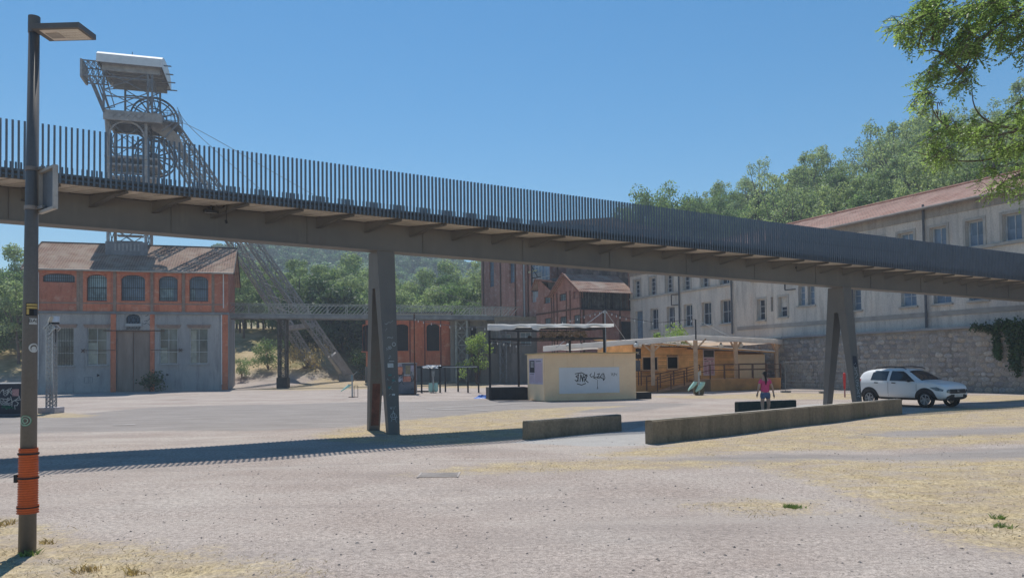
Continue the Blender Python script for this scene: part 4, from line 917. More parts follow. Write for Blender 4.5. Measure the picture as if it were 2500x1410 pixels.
# ivy spilling over the wall
ivm = leafmat('ivy_leaf', (.055, .105, .045), (.03, .06, .03), .2, 1.2, 0, .5)
iv = thing('ivy', 'dark green ivy hanging over the rubble wall at the right edge', 'ivy', GF.at(GF.pl(2460, 800, .6)[0], .7, ZL))
q = MB(); ri = random.Random(8)
for (x0, y0, x1, y1, n, sp) in ((2375, 797, 2440, 803, 260, .16), (2430, 792, 2520, 800, 800, .22), (2432, 800, 2437, 868, 260, .12), (2440, 810, 2443, 878, 200, .1), (2475, 805, 2480, 900, 600, .16), (2503, 780, 2525, 880, 700, .35), (2462, 797, 2490, 840, 500, .2), (2486, 850, 2489, 915, 160, .12)):
    for k in range(n):
        t = ri.random() ** .8; u, z = GF.pl(x0 + (x1-x0)*t, y0 + (y1-y0)*t, .65); d = V((ri.gauss(0, .6), 1, ri.gauss(0, .3)))
        p = GF.at(u + ri.gauss(0, sp), .62 + abs(ri.gauss(0, .10)) + .08, z + ri.gauss(0, sp*.8)); leaf(q, p, .15 * ri.uniform(.7, 1.3), ri, GF.M.to_3x3() @ d, .1, .85)
q.build('foliage', ivm, iv)

# ------------------------------------------------------------------ brick transformer house (centre)
tA = px(893, 850, 87.0); TF = Fr(tA.xy, radians(3.0)); th = thing('transformer_house', 'low red brick house with barred arched windows behind the left bridge leg', 'building', (tA.x, tA.y, 0))
redb = brickmat('red_brick', TF.a, (.66, .20, .105), (.57, .165, .09), (.50, .27, .18), soot=.2)
tw = TF.pl(1098, 850)[0]; zA, zB, zC = TF.pl(1000, 893)[1], TF.pl(1000, 778)[1], TF.pl(1000, 765)[1]
hs_ = [hole(TF, 963, 997, 791, 856, 797), hole(TF, 1041, 1073, 790, 856, 797)]; dxx = hs_[1][0] - hs_[0][0]; hs_.insert(0, tuple([hs_[0][0]-dxx, hs_[0][1]-dxx] + list(hs_[0][2:])))
m = MB(TF.M); wall_holes(m, 0, tw, zA, zB, hs_, .4); m.quad((0, -8, zA), (0, 0, zA), (0, 0, zB), (0, -8, zB)); m.quad((tw, 0, zA), (tw, -8, zA), (tw, -8, zB), (tw, 0, zB)); m.quad((tw, -8, zA), (0, -8, zA), (0, -8, zB), (tw, -8, zB)); m.build('brick_wall', redb, th)
for h in hs_: window(th, TF, *h[:4], -.38, dfr, MATS['black_board'], .05, 1, 1, bars=.22, sill=redb)
for x in (1001, 1037, 1076): u = TF.pl(x, 830)[0]; MB(TF.M).box(u-.07, u+.07, -.02, .05, zA, zB).build('pilaster', mat('dark_red', (.22, .08, .055), .9), th)
MB(TF.M).box(-.15, tw+.15, -8.1, .15, zB, zC).build('cornice', mat('cornice_cream', (.42, .37, .31), .85), th)
MB(TF.M).box(-.4, tw+.4, -8.3, .4, zC+.003, zC+.16).build('flat_roof', mat('roof_felt', (.08, .08, .08), .9), th)
MB(TF.M).box(-.1, tw+.1, -8.05, .1, -.3, zA-.003).build('plinth', plaster('plinth_concrete', (.20, .19, .18), (.13, .125, .12)), th)

# ------------------------------------------------------------------ engine hall and its annexe (centre right)
cB = GF.at(0, 0, 0); BF = Fr((cB + V((-cos(radians(26)), -sin(radians(26)), 0)) * 5.9).xy, radians(26))   # loggia front
BG = Fr((V((BF.o.x, BF.o.y, 0)) + V((cos(GB_A), sin(GB_A), 0)) * 9.4).xy, GA)                               # gable front, recedes left
sooty = brickmat('sooty_brick', GA, (.47, .22, .165), (.39, .18, .14), (.40, .29, .24), soot=.4); sooty2 = brickmat('sooty_brick_side', radians(26), (.42, .20, .155), (.35, .17, .14), (.36, .26, .22), soot=.4)
roof3 = rooftile('old_tile', radians(26), (.40, .25, .19), (.32, .19, .15), (.38, .30, .25), .28, .26)
an = thing('gabled_annexe', 'small sooty brick annexe with two tiled gables and a louvred loggia', 'building', (BF.o.x, BF.o.y, 0))
bL = (BF.o - BG.o).length; zEv = BG.pl(1415, 705)[1]; zAp = BG.pl(1382, 668)[1]; uv = BG.pl(1352, 708)[0]; uap = BG.pl(1383, 668)[0]; ul2 = BG.pl(1322, 700)[0]
wn_ = [hole(BG, 1328, 1344, 724, 740), hole(BG, 1365, 1383, 716.5, 733.5), hole(BG, 1399, 1418, 710, 728), hole(BG, 1329, 1345, 776, 800), hole(BG, 1366, 1384, 772, 800), hole(BG, 1400, 1419, 768, 800)]
zlo = 2.0
m = MB(BG.M); wall_holes(m, 0, bL, zlo, zEv, wn_, .25)
m.add([(uv, 0, zEv), (bL, 0, zEv), (uap, 0, zAp)], [(0, 1, 2)]); ua2 = -1.4; zA2 = BG.pl(1322, 681)[1]
m.add([(ul2-.8, 0, zEv), (uv, 0, zEv), (ul2-.5, 0, zA2), (ul2-.8, 0, zA2-.2)], [(0, 1, 2, 3)]); m.build('gable_wall', sooty, an)
for h in wn_: window(an, BG, *h, -.2, dfr, glassmat('dull_glass', (.14, .18, .19), .3, .4) if 'dull_glass' not in MATS else MATS['dull_glass'], .05, 4, 2)
for u in (uv, (uv+bL)/2-.1, BG.pl(1392, 720)[0], bL-.08, BG.pl(1360, 720)[0], BG.pl(1347, 720)[0]): MB(BG.M).box(u-.07, u+.07, -.02, .05, zlo, zEv).build('iron_post', MATS['rust_brown'], an)
MB(BG.M).box(0, bL, -.02, .06, BG.pl(1383, 757)[1]-.08, BG.pl(1383, 757)[1]+.08).build('iron_beam', MATS['rust_brown'], an)
lw = 6.2
def tri_roof(u0, u1, uap_, za, zt2, dep, nm):
    for (a, b) in ((u0, uap_), (u1, uap_)):
        q = MB(BG.M); n_ = 12; s_ = 1 if a > b else -1; a2 = a + s_*.45; za2 = za - (zt2-za)/abs(uap_-a)*.45
        for k in range(n_):
            t0, t1 = k/n_, (k+1.1)/n_; ua_, ub_ = a2+(b-a2)*t0, a2+(b-a2)*t1; z0_, z1_ = za2+(zt2-za2)*t0, za2+(zt2-za2)*t1
            q.add([(ua_, .5, z0_+.02), (ua_, -dep, z0_+.02), (ub_, -dep, z1_), (ub_, .5, z1_), (ua_, .5, z0_-.06), (ua_, -dep, z0_-.06)], [(0, 1, 2, 3) if s_ > 0 else (3, 2, 1, 0), (4, 5, 1, 0)])
        q.quad((a2, .5, za2-.06), (a2, -dep, za2-.06), (b, -dep, zt2-.07), (b, .5, zt2-.07)); q.build(nm, roof3, an)
        MB(BG.M).beam((a2, .53, za2), (b, .53, zt2), .06, .2).build('verge_board', mat('verge_red', (.27, .13, .09), .8), an)
tri_roof(uv, bL, uap, zEv, zAp, lw, 'roof_slope'); tri_roof(ul2-1.0, uv, ul2-.5, zEv+(zA2-zEv)*.7, zA2, lw, 'roof_slope')
# loggia face
zlt, zlb = BF.pl(1480, 708)[1], BF.pl(1480, 753)[1]; LL = 6.1
m = MB(BF.M); wall_holes(m, 0, LL, zlo, zEv+.05, [(.15, LL-.1, zlb, zlt)], 1.6); m.build('loggia_wall', sooty2, an)
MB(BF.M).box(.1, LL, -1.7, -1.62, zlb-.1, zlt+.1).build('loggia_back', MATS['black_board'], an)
rl = random.Random(4)
for k in range(34):
    u = .22 + k * (LL-.5)/34; MB(BF.M).box(u, u+.05, -.25-rl.random()*.05, -.2, zlb, zlt - rl.random()*.3).build('louvre_slat', mat('weathered_slat', (.20, .21, .21), .85, 0, .3, 3, rnd=.5), an)
for u in (.1, LL*.48, LL*.62, LL-.15): MB(BF.M).box(u-.06, u+.06, -.15, .03, zlb-.003, zlt).build('loggia_post', MATS['dark_iron'], an)
MB(BF.M).box(.0, LL, -.15, .06, zlb-.17, zlb-.004).build('loggia_beam', MATS['dark_iron'], an)
for u in (.3, 2.6, 4.6): MB(BF.M).box(u-.09, u+.09, -.02, .06, zlo, zlb-.18).build('iron_post', MATS['rust_brown'], an)
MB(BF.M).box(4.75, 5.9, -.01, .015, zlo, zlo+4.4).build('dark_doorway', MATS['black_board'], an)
# engine hall behind
aH = px(1331, 850, 85.0); HA = Fr((aH + V((cos(GB_A), sin(GB_A), 0)) * 17.6).xy, GA)
eh = thing('engine_hall', 'big sooty brick engine hall with tall blue windows rising behind the footbridge', 'building', (HA.o.x, HA.o.y, 0))
hL = 19.0; hz = HA.pl(1177, 612)[1]
wn2 = [hole(HA, 1193, 1206, 634, 700), hole(HA, 1243, 1258, 640, 690), hole(HA, 1296, 1343, 644, 734)]
wn2 = [(a, b, c, min(d + 2.5, hz-.8)) for a, b, c, d in wn2]
m = MB(HA.M); wall_holes(m, 0, hL, 1, hz, wn2, .3); m.quad((0, -16, 1), (0, 0, 1), (0, 0, hz), (0, -16, hz)); m.quad((hL, 0, 1), (hL, -16, 1), (hL, -16, hz), (hL, 0, hz)); m.quad((hL, -16, 1), (0, -16, 1), (0, -16, hz), (hL, -16, hz)); m.build('brick_wall', sooty, eh)
for i, h in enumerate(wn2): window(eh, HA, *h, -.25, dfr if i < 2 else gfr, glass_b, .08, 3 if i < 2 else 6, 6 if i < 2 else 5)
h = wn2[2]; MB(HA.M).box(h[0]+.1, h[0]+(h[1]-h[0])*.5, -.232, -.229, h[2]+.1, h[2]+(h[3]-h[2])*.5).build('whitewashed_panes', mat('whitewash', (.35, .37, .38), .7, 0, .2, 1), eh)
for x in (1181, 1223, 1259, 1279, 1290, 1362): u = HA.pl(x, 690)[0]; MB(HA.M).box(u-.11, u+.11, -.02, .12, 1, hz).build('iron_pilaster', MATS['rust_brown'], eh)
u = HA.pl(1284, 700)[0]; MB(HA.M).ring([(u, .22, 5), (u, .22, hz)], .1, 8).build('downpipe', MATS['galv'], eh)
MB(HA.M).box(-.3, hL+.3, -16.3, .35, hz, hz+.5).build('parapet', mat('parapet_dark', (.10, .08, .075), .9), eh)
q = MB(HA.M); q.add([(-.3, .2, hz+.5), (hL+.3, .2, hz+.5), (hL+.3, -16, hz+.5), (-.3, -16, hz+.5), (-.3, -8, hz+1.6), (hL+.3, -8, hz+1.6)], [(0, 1, 5, 4), (2, 3, 4, 5), (0, 4, 3), (1, 2, 5)]); q.build('roof', roof3, eh)
u, z = HA.pl(1310, 705); q = MB(HA.M)      # iron hoist bracket
q.beam((u, .6, z-.3), (u, .6, z+3.1), .14); q.beam((u, .6, z-.3), (u+1.5, .3, z-.3), .14); q.beam((u, .6, z+1.2), (u+1.5, .3, z+1.2), .12); q.beam((u, .6, z+2.6), (u+.9, .3, z+1.2), .08)
q.build('hoist_bracket', MATS['dark_iron'], eh)
u, z = HA.pl(1308, 662); MB(HA.M).box(u-.9, u+1.1, .4, .5, z-.12, z+.06).build('strip_sign', mat('strip_yellow', (.50, .47, .28), .7), eh)
# weatherboarded upper storey between hall and grey building
ws = Fr(BF.at(.25, -3.1, 0).xy, radians(26)); wz0, wz1 = ws.pl(1470, 676)[1], ws.pl(1470, 640)[1]
wb = thing('boarded_storey', 'weatherboarded upper storey between the annexe and the grey building', 'building', (ws.o.x, ws.o.y, zlo))
MB(ws.M).box(0, 7.6, -4, 0, zlo, wz0).build('sooty_wall', mat('soot_wall', (.11, .11, .115), .9, 0, .3, 1), wb)
for k in range(21): MB(ws.M).box(k*.36, k*.36+.335, -.05 + rl.uniform(0, .02), .03, wz0+.004, wz1).build('weatherboard', mat('weatherboard', (.22, .19, .18), .9, 0, .3, 2, rnd=.4), wb)
MB(ws.M).box(-.3, 7.8, -4, .4, wz1+.004, wz1+.25).build('flat_roof', mat('tin_roof', (.40, .38, .36), .6), wb)
# concrete bunker terrace below the walkway
cA = px(1100, 900, 86.5); CF = Fr(cA.xy, radians(8)); conc = plaster('old_concrete', (.38, .35, .31), (.24, .225, .205), .5, .7)
cb = thing('concrete_bunker', 'stained concrete loading bunker with a railed terrace below the walkway', 'building', (cA.x, cA.y, 0))
cz1, cz2 = CF.pl(1150, 783)[1], CF.pl(1150, 768)[1]
m = MB(CF.M); wall_holes(m, 0, 9.5, .2, cz1, [(2.3, 3.0, 2.6, cz1-.6), (5.2, 7.6, .4, 3.2)], .5); m.quad((9.5, 0, .2), (9.5, -6, .2), (9.5, -6, cz1), (9.5, 0, cz1)); m.quad((0, -6, cz1), (0, 0, cz1), (9.5, 0, cz1), (9.5, -6, cz1)); m.build('concrete_wall', conc, cb)
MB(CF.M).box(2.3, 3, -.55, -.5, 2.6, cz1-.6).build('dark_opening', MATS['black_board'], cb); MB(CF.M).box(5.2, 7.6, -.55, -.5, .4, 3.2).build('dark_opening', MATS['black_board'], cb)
MB(CF.M).box(-.1, 4.2, -6, .12, cz1+.003, cz2).build('white_parapet', mat('grubby_white', (.62, .60, .56), .8, 0, .2, 1), cb)
for k in range(5): MB(CF.M).box(.3+k*.95, .42+k*.95, .0, .12, .2, cz1-.01).build('concrete_rib', conc, cb)
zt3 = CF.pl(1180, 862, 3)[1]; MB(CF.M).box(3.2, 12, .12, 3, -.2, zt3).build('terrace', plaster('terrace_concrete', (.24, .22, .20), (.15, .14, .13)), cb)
q = MB(CF.M)
for k in range(26): q.beam((3.3+k*.34, 2.9, zt3), (3.3+k*.34, 2.9, zt3+1), .04)
q.beam((3.2, 2.9, zt3+1), (12, 2.9, zt3+1), .06); q.build('terrace_railing', MATS['rust_brown'], cb)
q = MB(CF.M); lattice(q, (5.6, 3.4, .2), (5.6, 3.4, 6.6), .7, .7, 4, .12, .05, up=(0, 1, 0)); q.build('steel_stand', MATS['grey_steel'], cb)
q = MB(CF.M)
for k in range(9): q.box(.9, 2.2, .5+k*.28, .75+k*.28, .3+k*.3, .36+k*.3)
q.beam((.85, .4, .3), (.85, 3, 3.1), .08); q.beam((2.25, .4, .3), (2.25, 3, 3.1), .08); q.beam((.85, .4, 1.3), (.85, 3, 4.1), .05); q.beam((2.25, .4, 1.3), (2.25, 3, 4.1), .05); q.build('steel_stair', MATS['grey_steel'], cb)
# lower building right of it, in deep shade below the walkway
lb0 = px(1215, 900, 84.5); LF = Fr(lb0.xy, radians(4)); lz = LF.pl(1250, 782)[1]
lbo = thing('low_annexe', 'dark brick and concrete annexe under the end of the walkway', 'building', (lb0.x, lb0.y, 0))
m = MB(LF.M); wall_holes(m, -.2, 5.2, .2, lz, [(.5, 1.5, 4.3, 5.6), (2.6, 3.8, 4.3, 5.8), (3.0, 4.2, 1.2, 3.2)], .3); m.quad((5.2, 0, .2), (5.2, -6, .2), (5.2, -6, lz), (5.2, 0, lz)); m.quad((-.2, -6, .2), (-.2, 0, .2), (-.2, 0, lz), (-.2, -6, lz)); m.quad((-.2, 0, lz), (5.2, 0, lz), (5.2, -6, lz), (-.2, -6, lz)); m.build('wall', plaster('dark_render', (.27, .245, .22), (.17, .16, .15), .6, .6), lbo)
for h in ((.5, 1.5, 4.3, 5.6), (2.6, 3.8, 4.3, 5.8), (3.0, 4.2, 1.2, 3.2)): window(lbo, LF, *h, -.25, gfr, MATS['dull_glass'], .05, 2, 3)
MB(LF.M).box(-.3, 5.3, -.05, .15, lz, lz+.4).build('cornice', mat('cornice_ochre', (.27, .23, .17), .85), lbo)
# ------------------------------------------------------------------ plywood kiosk, pergola, pavilion
ply = mat('plywood', (.92, .665, .415), .8, 0, .08, .8, streak=False, c2=(.82, .58, .36), fine=12); wood = mat('orange_board', (.84, .46, .19), .75, 0, .18, 1.2, rnd=.22); post_w = mat('pale_timber', (.56, .38, .25), .8, 0, .15, 2)
k0, k1 = gp(1330, 980), gp(1553, 974); KF = Fr(k0.xy, math.atan2(k1.y-k0.y, k1.x-k0.x)); kw = (k1-k0).length; kd = 2.75
ki = thing('plywood_kiosk', 'pale plywood kiosk with a white tagged panel on its front', 'kiosk', (k0.x, k0.y, 0))
kz = KF.pl(1335, 863)[1]; kz2 = kz - .0
q = MB(KF.M); q.box(.004, kw-.004, -kd+.004, -.004, .02, kz-.02); q.build('core', ply, ki)
for i in range(4):
    a, b = kw*i/4, kw*(i+1)/4
    for (z0, z1) in ((.03, .32), (.325, kz*.62), (kz*.62+.005, kz)): MB(KF.M).box(a+.003, b-.003, .0, .018, z0, z1).build('plywood_sheet', ply, ki)
for i in range(2): MB(KF.M).box(-.018, 0, -kd*(i+1)/2+.003, -kd*i/2-.003, .03, kz).build('plywood_sheet', ply, ki)
for i in range(4): MB(KF.M).box(-.12+i*(kw+.24)/4, -.125+(i+1)*(kw+.24)/4, -kd-.1, .14, kz+.004+.008*(i % 2), kz+.05+.008*(i % 2)).build('roof_sheet', mat('roof_ply', (.58, .44, .22), .8, 0, .15, 2), ki)
def panelq(fr, x0, x1, y0, y1, v, tk, name, m, parent):
    a = fr.pl(x0, (y0+y1)/2, v)[0]; b = fr.pl(x1, (y0+y1)/2, v)[0]; z1 = fr.pl((x0+x1)/2, y0, v)[1]; z0 = fr.pl((x0+x1)/2, y1, v)[1]
    return MB(fr.M).box(a, b, v, v+tk, z0, z1).build(name, m, parent), (a, b, z0, z1)
wp = thing('white_panel', 'white board tagged in black on the front of the plywood kiosk', 'board', KF.at(kw/2, .02, 1.2)); _, (a, b, c, d) = panelq(KF, 1365, 1512, 896, 959, .02, .012, 'board', mat('panel_white', (.70, .71, .73), .5, 0, .05, 1), wp)
ink = mat('black_ink', (.015, .015, .018), .5); rk = random.Random(12)
def kp(x, y): return KF.pl(x, y, .036)
def ksq(strokes, wd, nm='tag'):
    q = MB(KF.M)
    for st in strokes: scribble(q, lambda u, z: (u, .036, z), [kp(*p) for p in st], wd)
    q.build(nm, ink, wp)
ksq([[(1413, 914), (1406, 918), (1412, 923), (1408, 930), (1404, 927)], [(1416, 931), (1418, 913), (1423, 931), (1424, 914)], [(1427, 931), (1429, 915), (1433, 914), (1431, 924), (1428, 926), (1436, 933)], [(1404, 912), (1420, 909), (1434, 917)], [(1409, 936), (1420, 939), (1430, 935)], [(1411, 931), (1412, 913)], [(1420, 922), (1428, 919)]], .045)
ksq([[(1444, 911), (1440, 915), (1444, 920), (1449, 917)], [(1452, 908), (1450, 922), (1456, 924)], [(1458, 913), (1464, 911), (1461, 917), (1458, 922), (1465, 923)], [(1470, 912), (1466, 918), (1470, 923)], [(1472, 910), (1473, 928), (1477, 922), (1474, 911)], [(1448, 921), (1463, 919), (1476, 926)]], .035)
ksq([[(1459, 926), (1458.5, 943), (1460, 948), (1457.5, 948), (1459, 942)]], .02); ksq([[(1492, 909), (1494, 916), (1496, 910), (1498, 917)], [(1500, 917), (1500, 910), (1503, 912), (1500, 914)], [(1507, 911), (1504, 914), (1507, 917)]], .018)
# poster on the side of the kiosk
SF = Fr(KF.at(0, -kd, 0).xy, KF.a - pi/2)
po = thing('list_poster', 'tall pink and white list poster on the left side of the kiosk', 'poster', SF.at(1, .02, 1.3))
_, (a, b, c, d) = panelq(SF, 1292, 1325, 875, 937, .02, .008, 'sheet', mat('poster_lilac', (.52, .46, .56), .6, 0, .08, 2), po)
W_ = b - a; H_ = d - c; pk = mat('poster_pink', (.50, .36, .43), .6, 0, .1, 6); dk_ = mat('poster_black', (.03, .03, .04), .6); wt_ = mat('poster_print', (.62, .60, .62), .6)
q = MB(SF.M); q.box(a+.05*W_, a+.42*W_, .029, .032, c+.45*H_, c+.93*H_); q.build('black_block', dk_, po)
q = MB(SF.M)
for k in range(9): q.box(a+(.46+.06*k)*W_, a+(.49+.06*k)*W_, .029, .032, c+.08*H_, c+(.80 if k % 2 else .83)*H_)
for k in range(5): q.box(a+(.07+.07*k)*W_, a+(.10+.07*k)*W_, .029, .032, c+.08*H_, c+.36*H_)
q.build('printed_columns', pk, po); q = MB(SF.M)
for k in range(5): q.box(a+.14*W_, a+.36*W_, .033, .035, c+(.66+.05*k)*H_, c+(.685+.05*k)*H_)
q.build('printed_title', wt_, po)
q = MB(SF.M); q.box(a+.5*W_, a+.9*W_, .029, .033, c+.88*H_, c+.905*H_); q.box(a+.08*W_, a+.38*W_, .029, .033, c+.385*H_, c+.405*H_); q.build('printed_heading', dk_, po)
# black low box and leaning plank right of the kiosk
p = gp(1556, 976); q = thing('planter_box', 'low black box against the right end of the kiosk', 'box', (p.x, p.y, 0)); MB(KF.M).box(kw+.03, kw+1.0, -.9, -.1, 0, .36).build('side', MATS['black_board'], q); MB(KF.M).box(kw+.06, kw+.97, -.86, -.14, .362, .38).build('soil', mat('soil', (.25, .2, .15), .9), q)
q = MB(KF.M); q.beam((kw+.12, -.5, .38), (kw-.02, -.55, 1.05), .12, .05); tag(q.build('leaning_plank', ply), 'pale plank leaning on the kiosk above the black box', 'plank')
# pergola stage left of the kiosk
Yp = 42.6; pgz = px(1196, 800, Yp).z; pgl = px(1196, 900, Yp)
pg = thing('pergola', 'black steel pergola with a rolled white canopy beside the plywood kiosk', 'pergola', (pgl.x, pgl.y, 0))
for (x, Y) in ((1196, 42.6), (1476, 43.6), (1266, 45.6), (1392, 46.3)): p = px(x, 900, Y); MB().box(p.x-.06, p.x+.06, p.y-.06, p.y+.06, 0, pgz).build('post', MATS['dark_iron'], pg)
A_, B_, C_, D_ = (V((*px(x, 900, Y).xy, 0)) for (x, Y) in ((1196, 42.6), (1476, 43.6), (1266, 45.6), (1392, 46.3)))
for p, r in ((A_, B_), (C_, D_), (A_, C_), (B_, D_)):
    for z in (pgz-.06, pgz-.62): MB().beam(V((p.x, p.y, z)), V((r.x, r.y, z)), .07, .09).build('rail', MATS['dark_iron'], pg)
def clothmat():
    t = NT('canopy_cloth'); t.set(.85, 0, .2); c = t.ramp(t.noise(2, None, 4, .6), [(.3, (.74, .73, .70)), (.7, (.84, .83, .80))]); t.col(c)
    tr = t.new('BsdfTranslucent'); t.link(c, tr.inputs[0]); ms = t.new('MixShader'); ms.inputs[0].default_value = .42; t.link(t.b.outputs[0], ms.inputs[1]); t.link(tr.outputs[0], ms.inputs[2]); t.link(ms.outputs[0], t.out.inputs[0]); MATS['canopy_cloth'] = t.m; return t.m
# crumpled white canopy
q = MB(); n = 46; rf = random.Random(6); rows = []
for i in range(n+1):
    t = i/n; p = A_.lerp(B_, t) + V((-.1 + .35*t, -.12, 0)); p.x += (.3 if i == n else 0); dz = .025*sin(t*23) + .02*sin(t*51+1); dr = .07 + .06*sin(t*17+.6) + (.13 if t < .22 or .36 < t < .43 else -.03)
    for (o, z) in ((1.0, -.02), (.45, .10), (0, .12+dz*.5), (-.10, .02+dz), (-.12+.08*sin(t*30), -max(.06, dr)+dz)): rows.append(V((p.x, p.y+o, pgz+z+.08)))
q.add(rows, [(i*5+j, (i+1)*5+j, (i+1)*5+j+1, i*5+j+1) for i in range(n) for j in range(4)])
tag(q.build('rolled_canopy', clothmat(), smooth=True), 'crumpled white canopy rolled along the front of the black pergola', 'canopy')
q = MB()
for k in range(420):                                # dried branches bundled under the roof
    t = .44 + .42*rf.random(); p = A_.lerp(B_, t) + V((0, rf.uniform(.4, 2.4), pgz - .18 - rf.random()*.42)); d = V((rf.gauss(0, 1), rf.gauss(0, 1), rf.gauss(0, .5))).normalized()*rf.uniform(.12, .3); q.beam(p-d, p+d, .018)
tag(q.build('dry_branches', mat('dry_twig', (.19, .14, .09), .9, 0, .3, 5)), 'bundle of dry branches hung under the pergola roof', 'branches', kind='stuff')
pos = [1293, 1326, 1345, 1362, 1371, 1384, 1399, 1419]
wick = mat('wicker_dark', (.05, .042, .036), .85, 0, .3, 8)
ords = ('first', 'second', 'third', 'fourth', 'fifth', 'sixth', 'seventh', 'eighth')
for i, x in enumerate(pos):
    c = px(x, 823.5 + (2 if i in (2, 6) else 0), 43.4 + .25*(i % 3)); l = thing('hanging_lamp', f'{ords[i]} dark wicker lamp from the left under the pergola', 'lamp', c, 'wicker lamps under the pergola')
    q = MB(); N = 9; pr = [(.13*sin(pi*k/6), .12*cos(pi*k/6)) for k in range(7)]
    q.add([c + V((r*cos(2*pi*j/N), r*sin(2*pi*j/N), z)) for (r, z) in pr for j in range(N)], [(k*N+j, k*N+(j+1) % N, (k+1)*N+(j+1) % N, (k+1)*N+j) for k in range(6) for j in range(N)]); q.build('shade', wick, l)
    MB().ring([c + V((0, 0, .11)), V((c.x, c.y, pgz-.62))], .01, 4).build('cord', MATS['dark_iron'], l)
p0 = gp(1197, 977); bb = thing('stage_box', 'black boarded platform under the pergola left of the kiosk', 'platform', (p0.x, p0.y, 0))
p1 = px(1292, 900, p0.y + .3); BXF = Fr(p0.xy, math.atan2(p1.y-p0.y, p1.x-p0.x)); bl_ = (p1.xy - p0.xy).length; bz = BXF.pl(1240, 945)[1]
for k in range(3): MB(BXF.M).box(bl_*k/3+.004, bl_*(k+1)/3-.004, -.03, 0, .02, bz).build('front_board', MATS['black_board'], bb)
MB(BXF.M).box(0, bl_, -2.4, -.034, 0, bz-.02).build('carcass', MATS['black_board'], bb)
# blue tarpaulin heap
c = gp(1178, 972); q = MB(); rt = random.Random(3); n = 14; vs_ = []
for i in range(n+1):
    for j in range(n+1):
        x, y = i/n*2-1, j/n*2-1; e = max(0, 1 - (x*x*.9 + y*y)); vs_.append(V((c.x + x*.52, c.y + .3 + y*.35, e*(.10 + .16*rt.random()*e) + .004 + (.06 if x > .4 and e > .2 else 0))))
q.add(vs_, [(i*(n+1)+j, (i+1)*(n+1)+j, (i+1)*(n+1)+j+1, i*(n+1)+j+1) for i in range(n) for j in range(n)]); tag(q.build('tarpaulin', mat('blue_tarp', (.03, .16, .52), .45, 0, .35, 4, c2=(.02, .07, .28))), 'crumpled bright blue tarpaulin on the ground by the pergola', 'tarpaulin')

# pavilion
P0 = px(1697, 822, 50.5); PL_ = px(1326, 849, 53.5); PR_ = px(1914, 832, 58.5); PB = PL_ + PR_ - P0 + V((0, 0, .35))
wl_, wr_ = px(1545, 900, 53.6), px(1866, 900, 58.2); PF = Fr(wl_.xy, math.atan2(wr_.y-wl_.y, wr_.x-wl_.x)); pw = (wr_.xy-wl_.xy).length
pv = thing('bar_hut', 'orange boarded bar hut with two dark serving hatches under the white awning', 'hut', (wl_.x, wl_.y, 0))
dz_ = .5; zl_, zr_ = PF.pl(1560, 838)[1], PF.pl(1862, 861)[1]; upl = PF.pl(1800, 890)[0]
hh_ = [hole(PF, 1569, 1605, 872, 902), hole(PF, 1629, 1654.5, 870.5, 899)]
ztop = lambda u: zl_ + (zr_-zl_)*u/pw
q = MB(PF.M); q.add([(0, -.06, dz_), (pw, -.06, dz_), (pw, -.06, zr_), (0, -.06, zl_), (0, -5, dz_), (pw, -5, dz_), (pw, -5, zr_), (0, -5, zl_)], [(1, 5, 6, 2), (4, 0, 3, 7), (5, 4, 7, 6), (3, 2, 6, 7)])
us = sorted({0, pw, *[x for h in hh_ for x in h[:2]]})
q.build('hut_shell', wood, pv)
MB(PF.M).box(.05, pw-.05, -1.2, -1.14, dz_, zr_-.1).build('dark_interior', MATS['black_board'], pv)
z = dz_
while z < zl_ - .05:
    z1 = z + .132; segs = [(0.0, upl)]
    if z > ztop(upl) - .13: segs = [(0.0, max(.3, pw * (zl_ - z1) / (zl_-zr_)))]
    for h in hh_:
        if z1 > h[2] and z < h[3]: segs = [s_ for (a, b) in segs for s_ in ((a, min(b, h[0]-.06)), (max(a, h[1]+.06), b)) if s_[1]-s_[0] > .05]
    for (a, b) in segs: MB(PF.M).box(a, b, -.055, .0 + rl.uniform(0, .006), z+.004, z1).build('board', wood, pv)
    z += .14
MB(PF.M).box(upl+.01, pw+.05, -.05, .03, dz_, ztop(pw)-.1).build('plywood_end', ply, pv)
for h in hh_:
    q = MB(PF.M); frame_bars(q, h[0]-.06, h[1]+.06, h[2]-.06, h[3]+.06, -.02, .07, 1, 1, .06); q.build('hatch_frame', post_w, pv)
    MB(PF.M).box(h[0]-.1, h[1]+.1, .045, .28, h[2]-.1, h[2]-.06).build('counter', post_w, pv)
h = hh_[1]; q = MB(PF.M); frame_bars(q, h[1]+.1, h[1]+.1+(h[1]-h[0]), h[2], h[3], .012, .05, 1, 1, .03); q.box(h[1]+.15, h[1]+.05+(h[1]-h[0]), .012, .03, h[2]+.05, h[3]-.05); q.build('open_shutter', wood, pv)
q = MB(PF.M); q.add([(-.3, .7, zl_+.02), (pw+.4, .7, zr_-.02), (pw+.4, -5, zr_+.4), (-.3, -5, zl_+.4), (-.3, .7, zl_+.14), (pw+.4, .7, zr_+.10), (pw+.4, -5, zr_+.52), (-.3, -5, zl_+.52)], [(3, 2, 1, 0), (4, 5, 6, 7), (0, 1, 5, 4), (1, 2, 6, 5), (2, 3, 7, 6), (3, 0, 4, 7)]); q.build('hut_roof', wood, pv)
q = MB(PF.M); q.beam((-.3, .72, zl_+.15), (pw+.42, .72, zr_+.11), .04, .07); q.build('roof_edge', MATS['white_sheet'], pv)
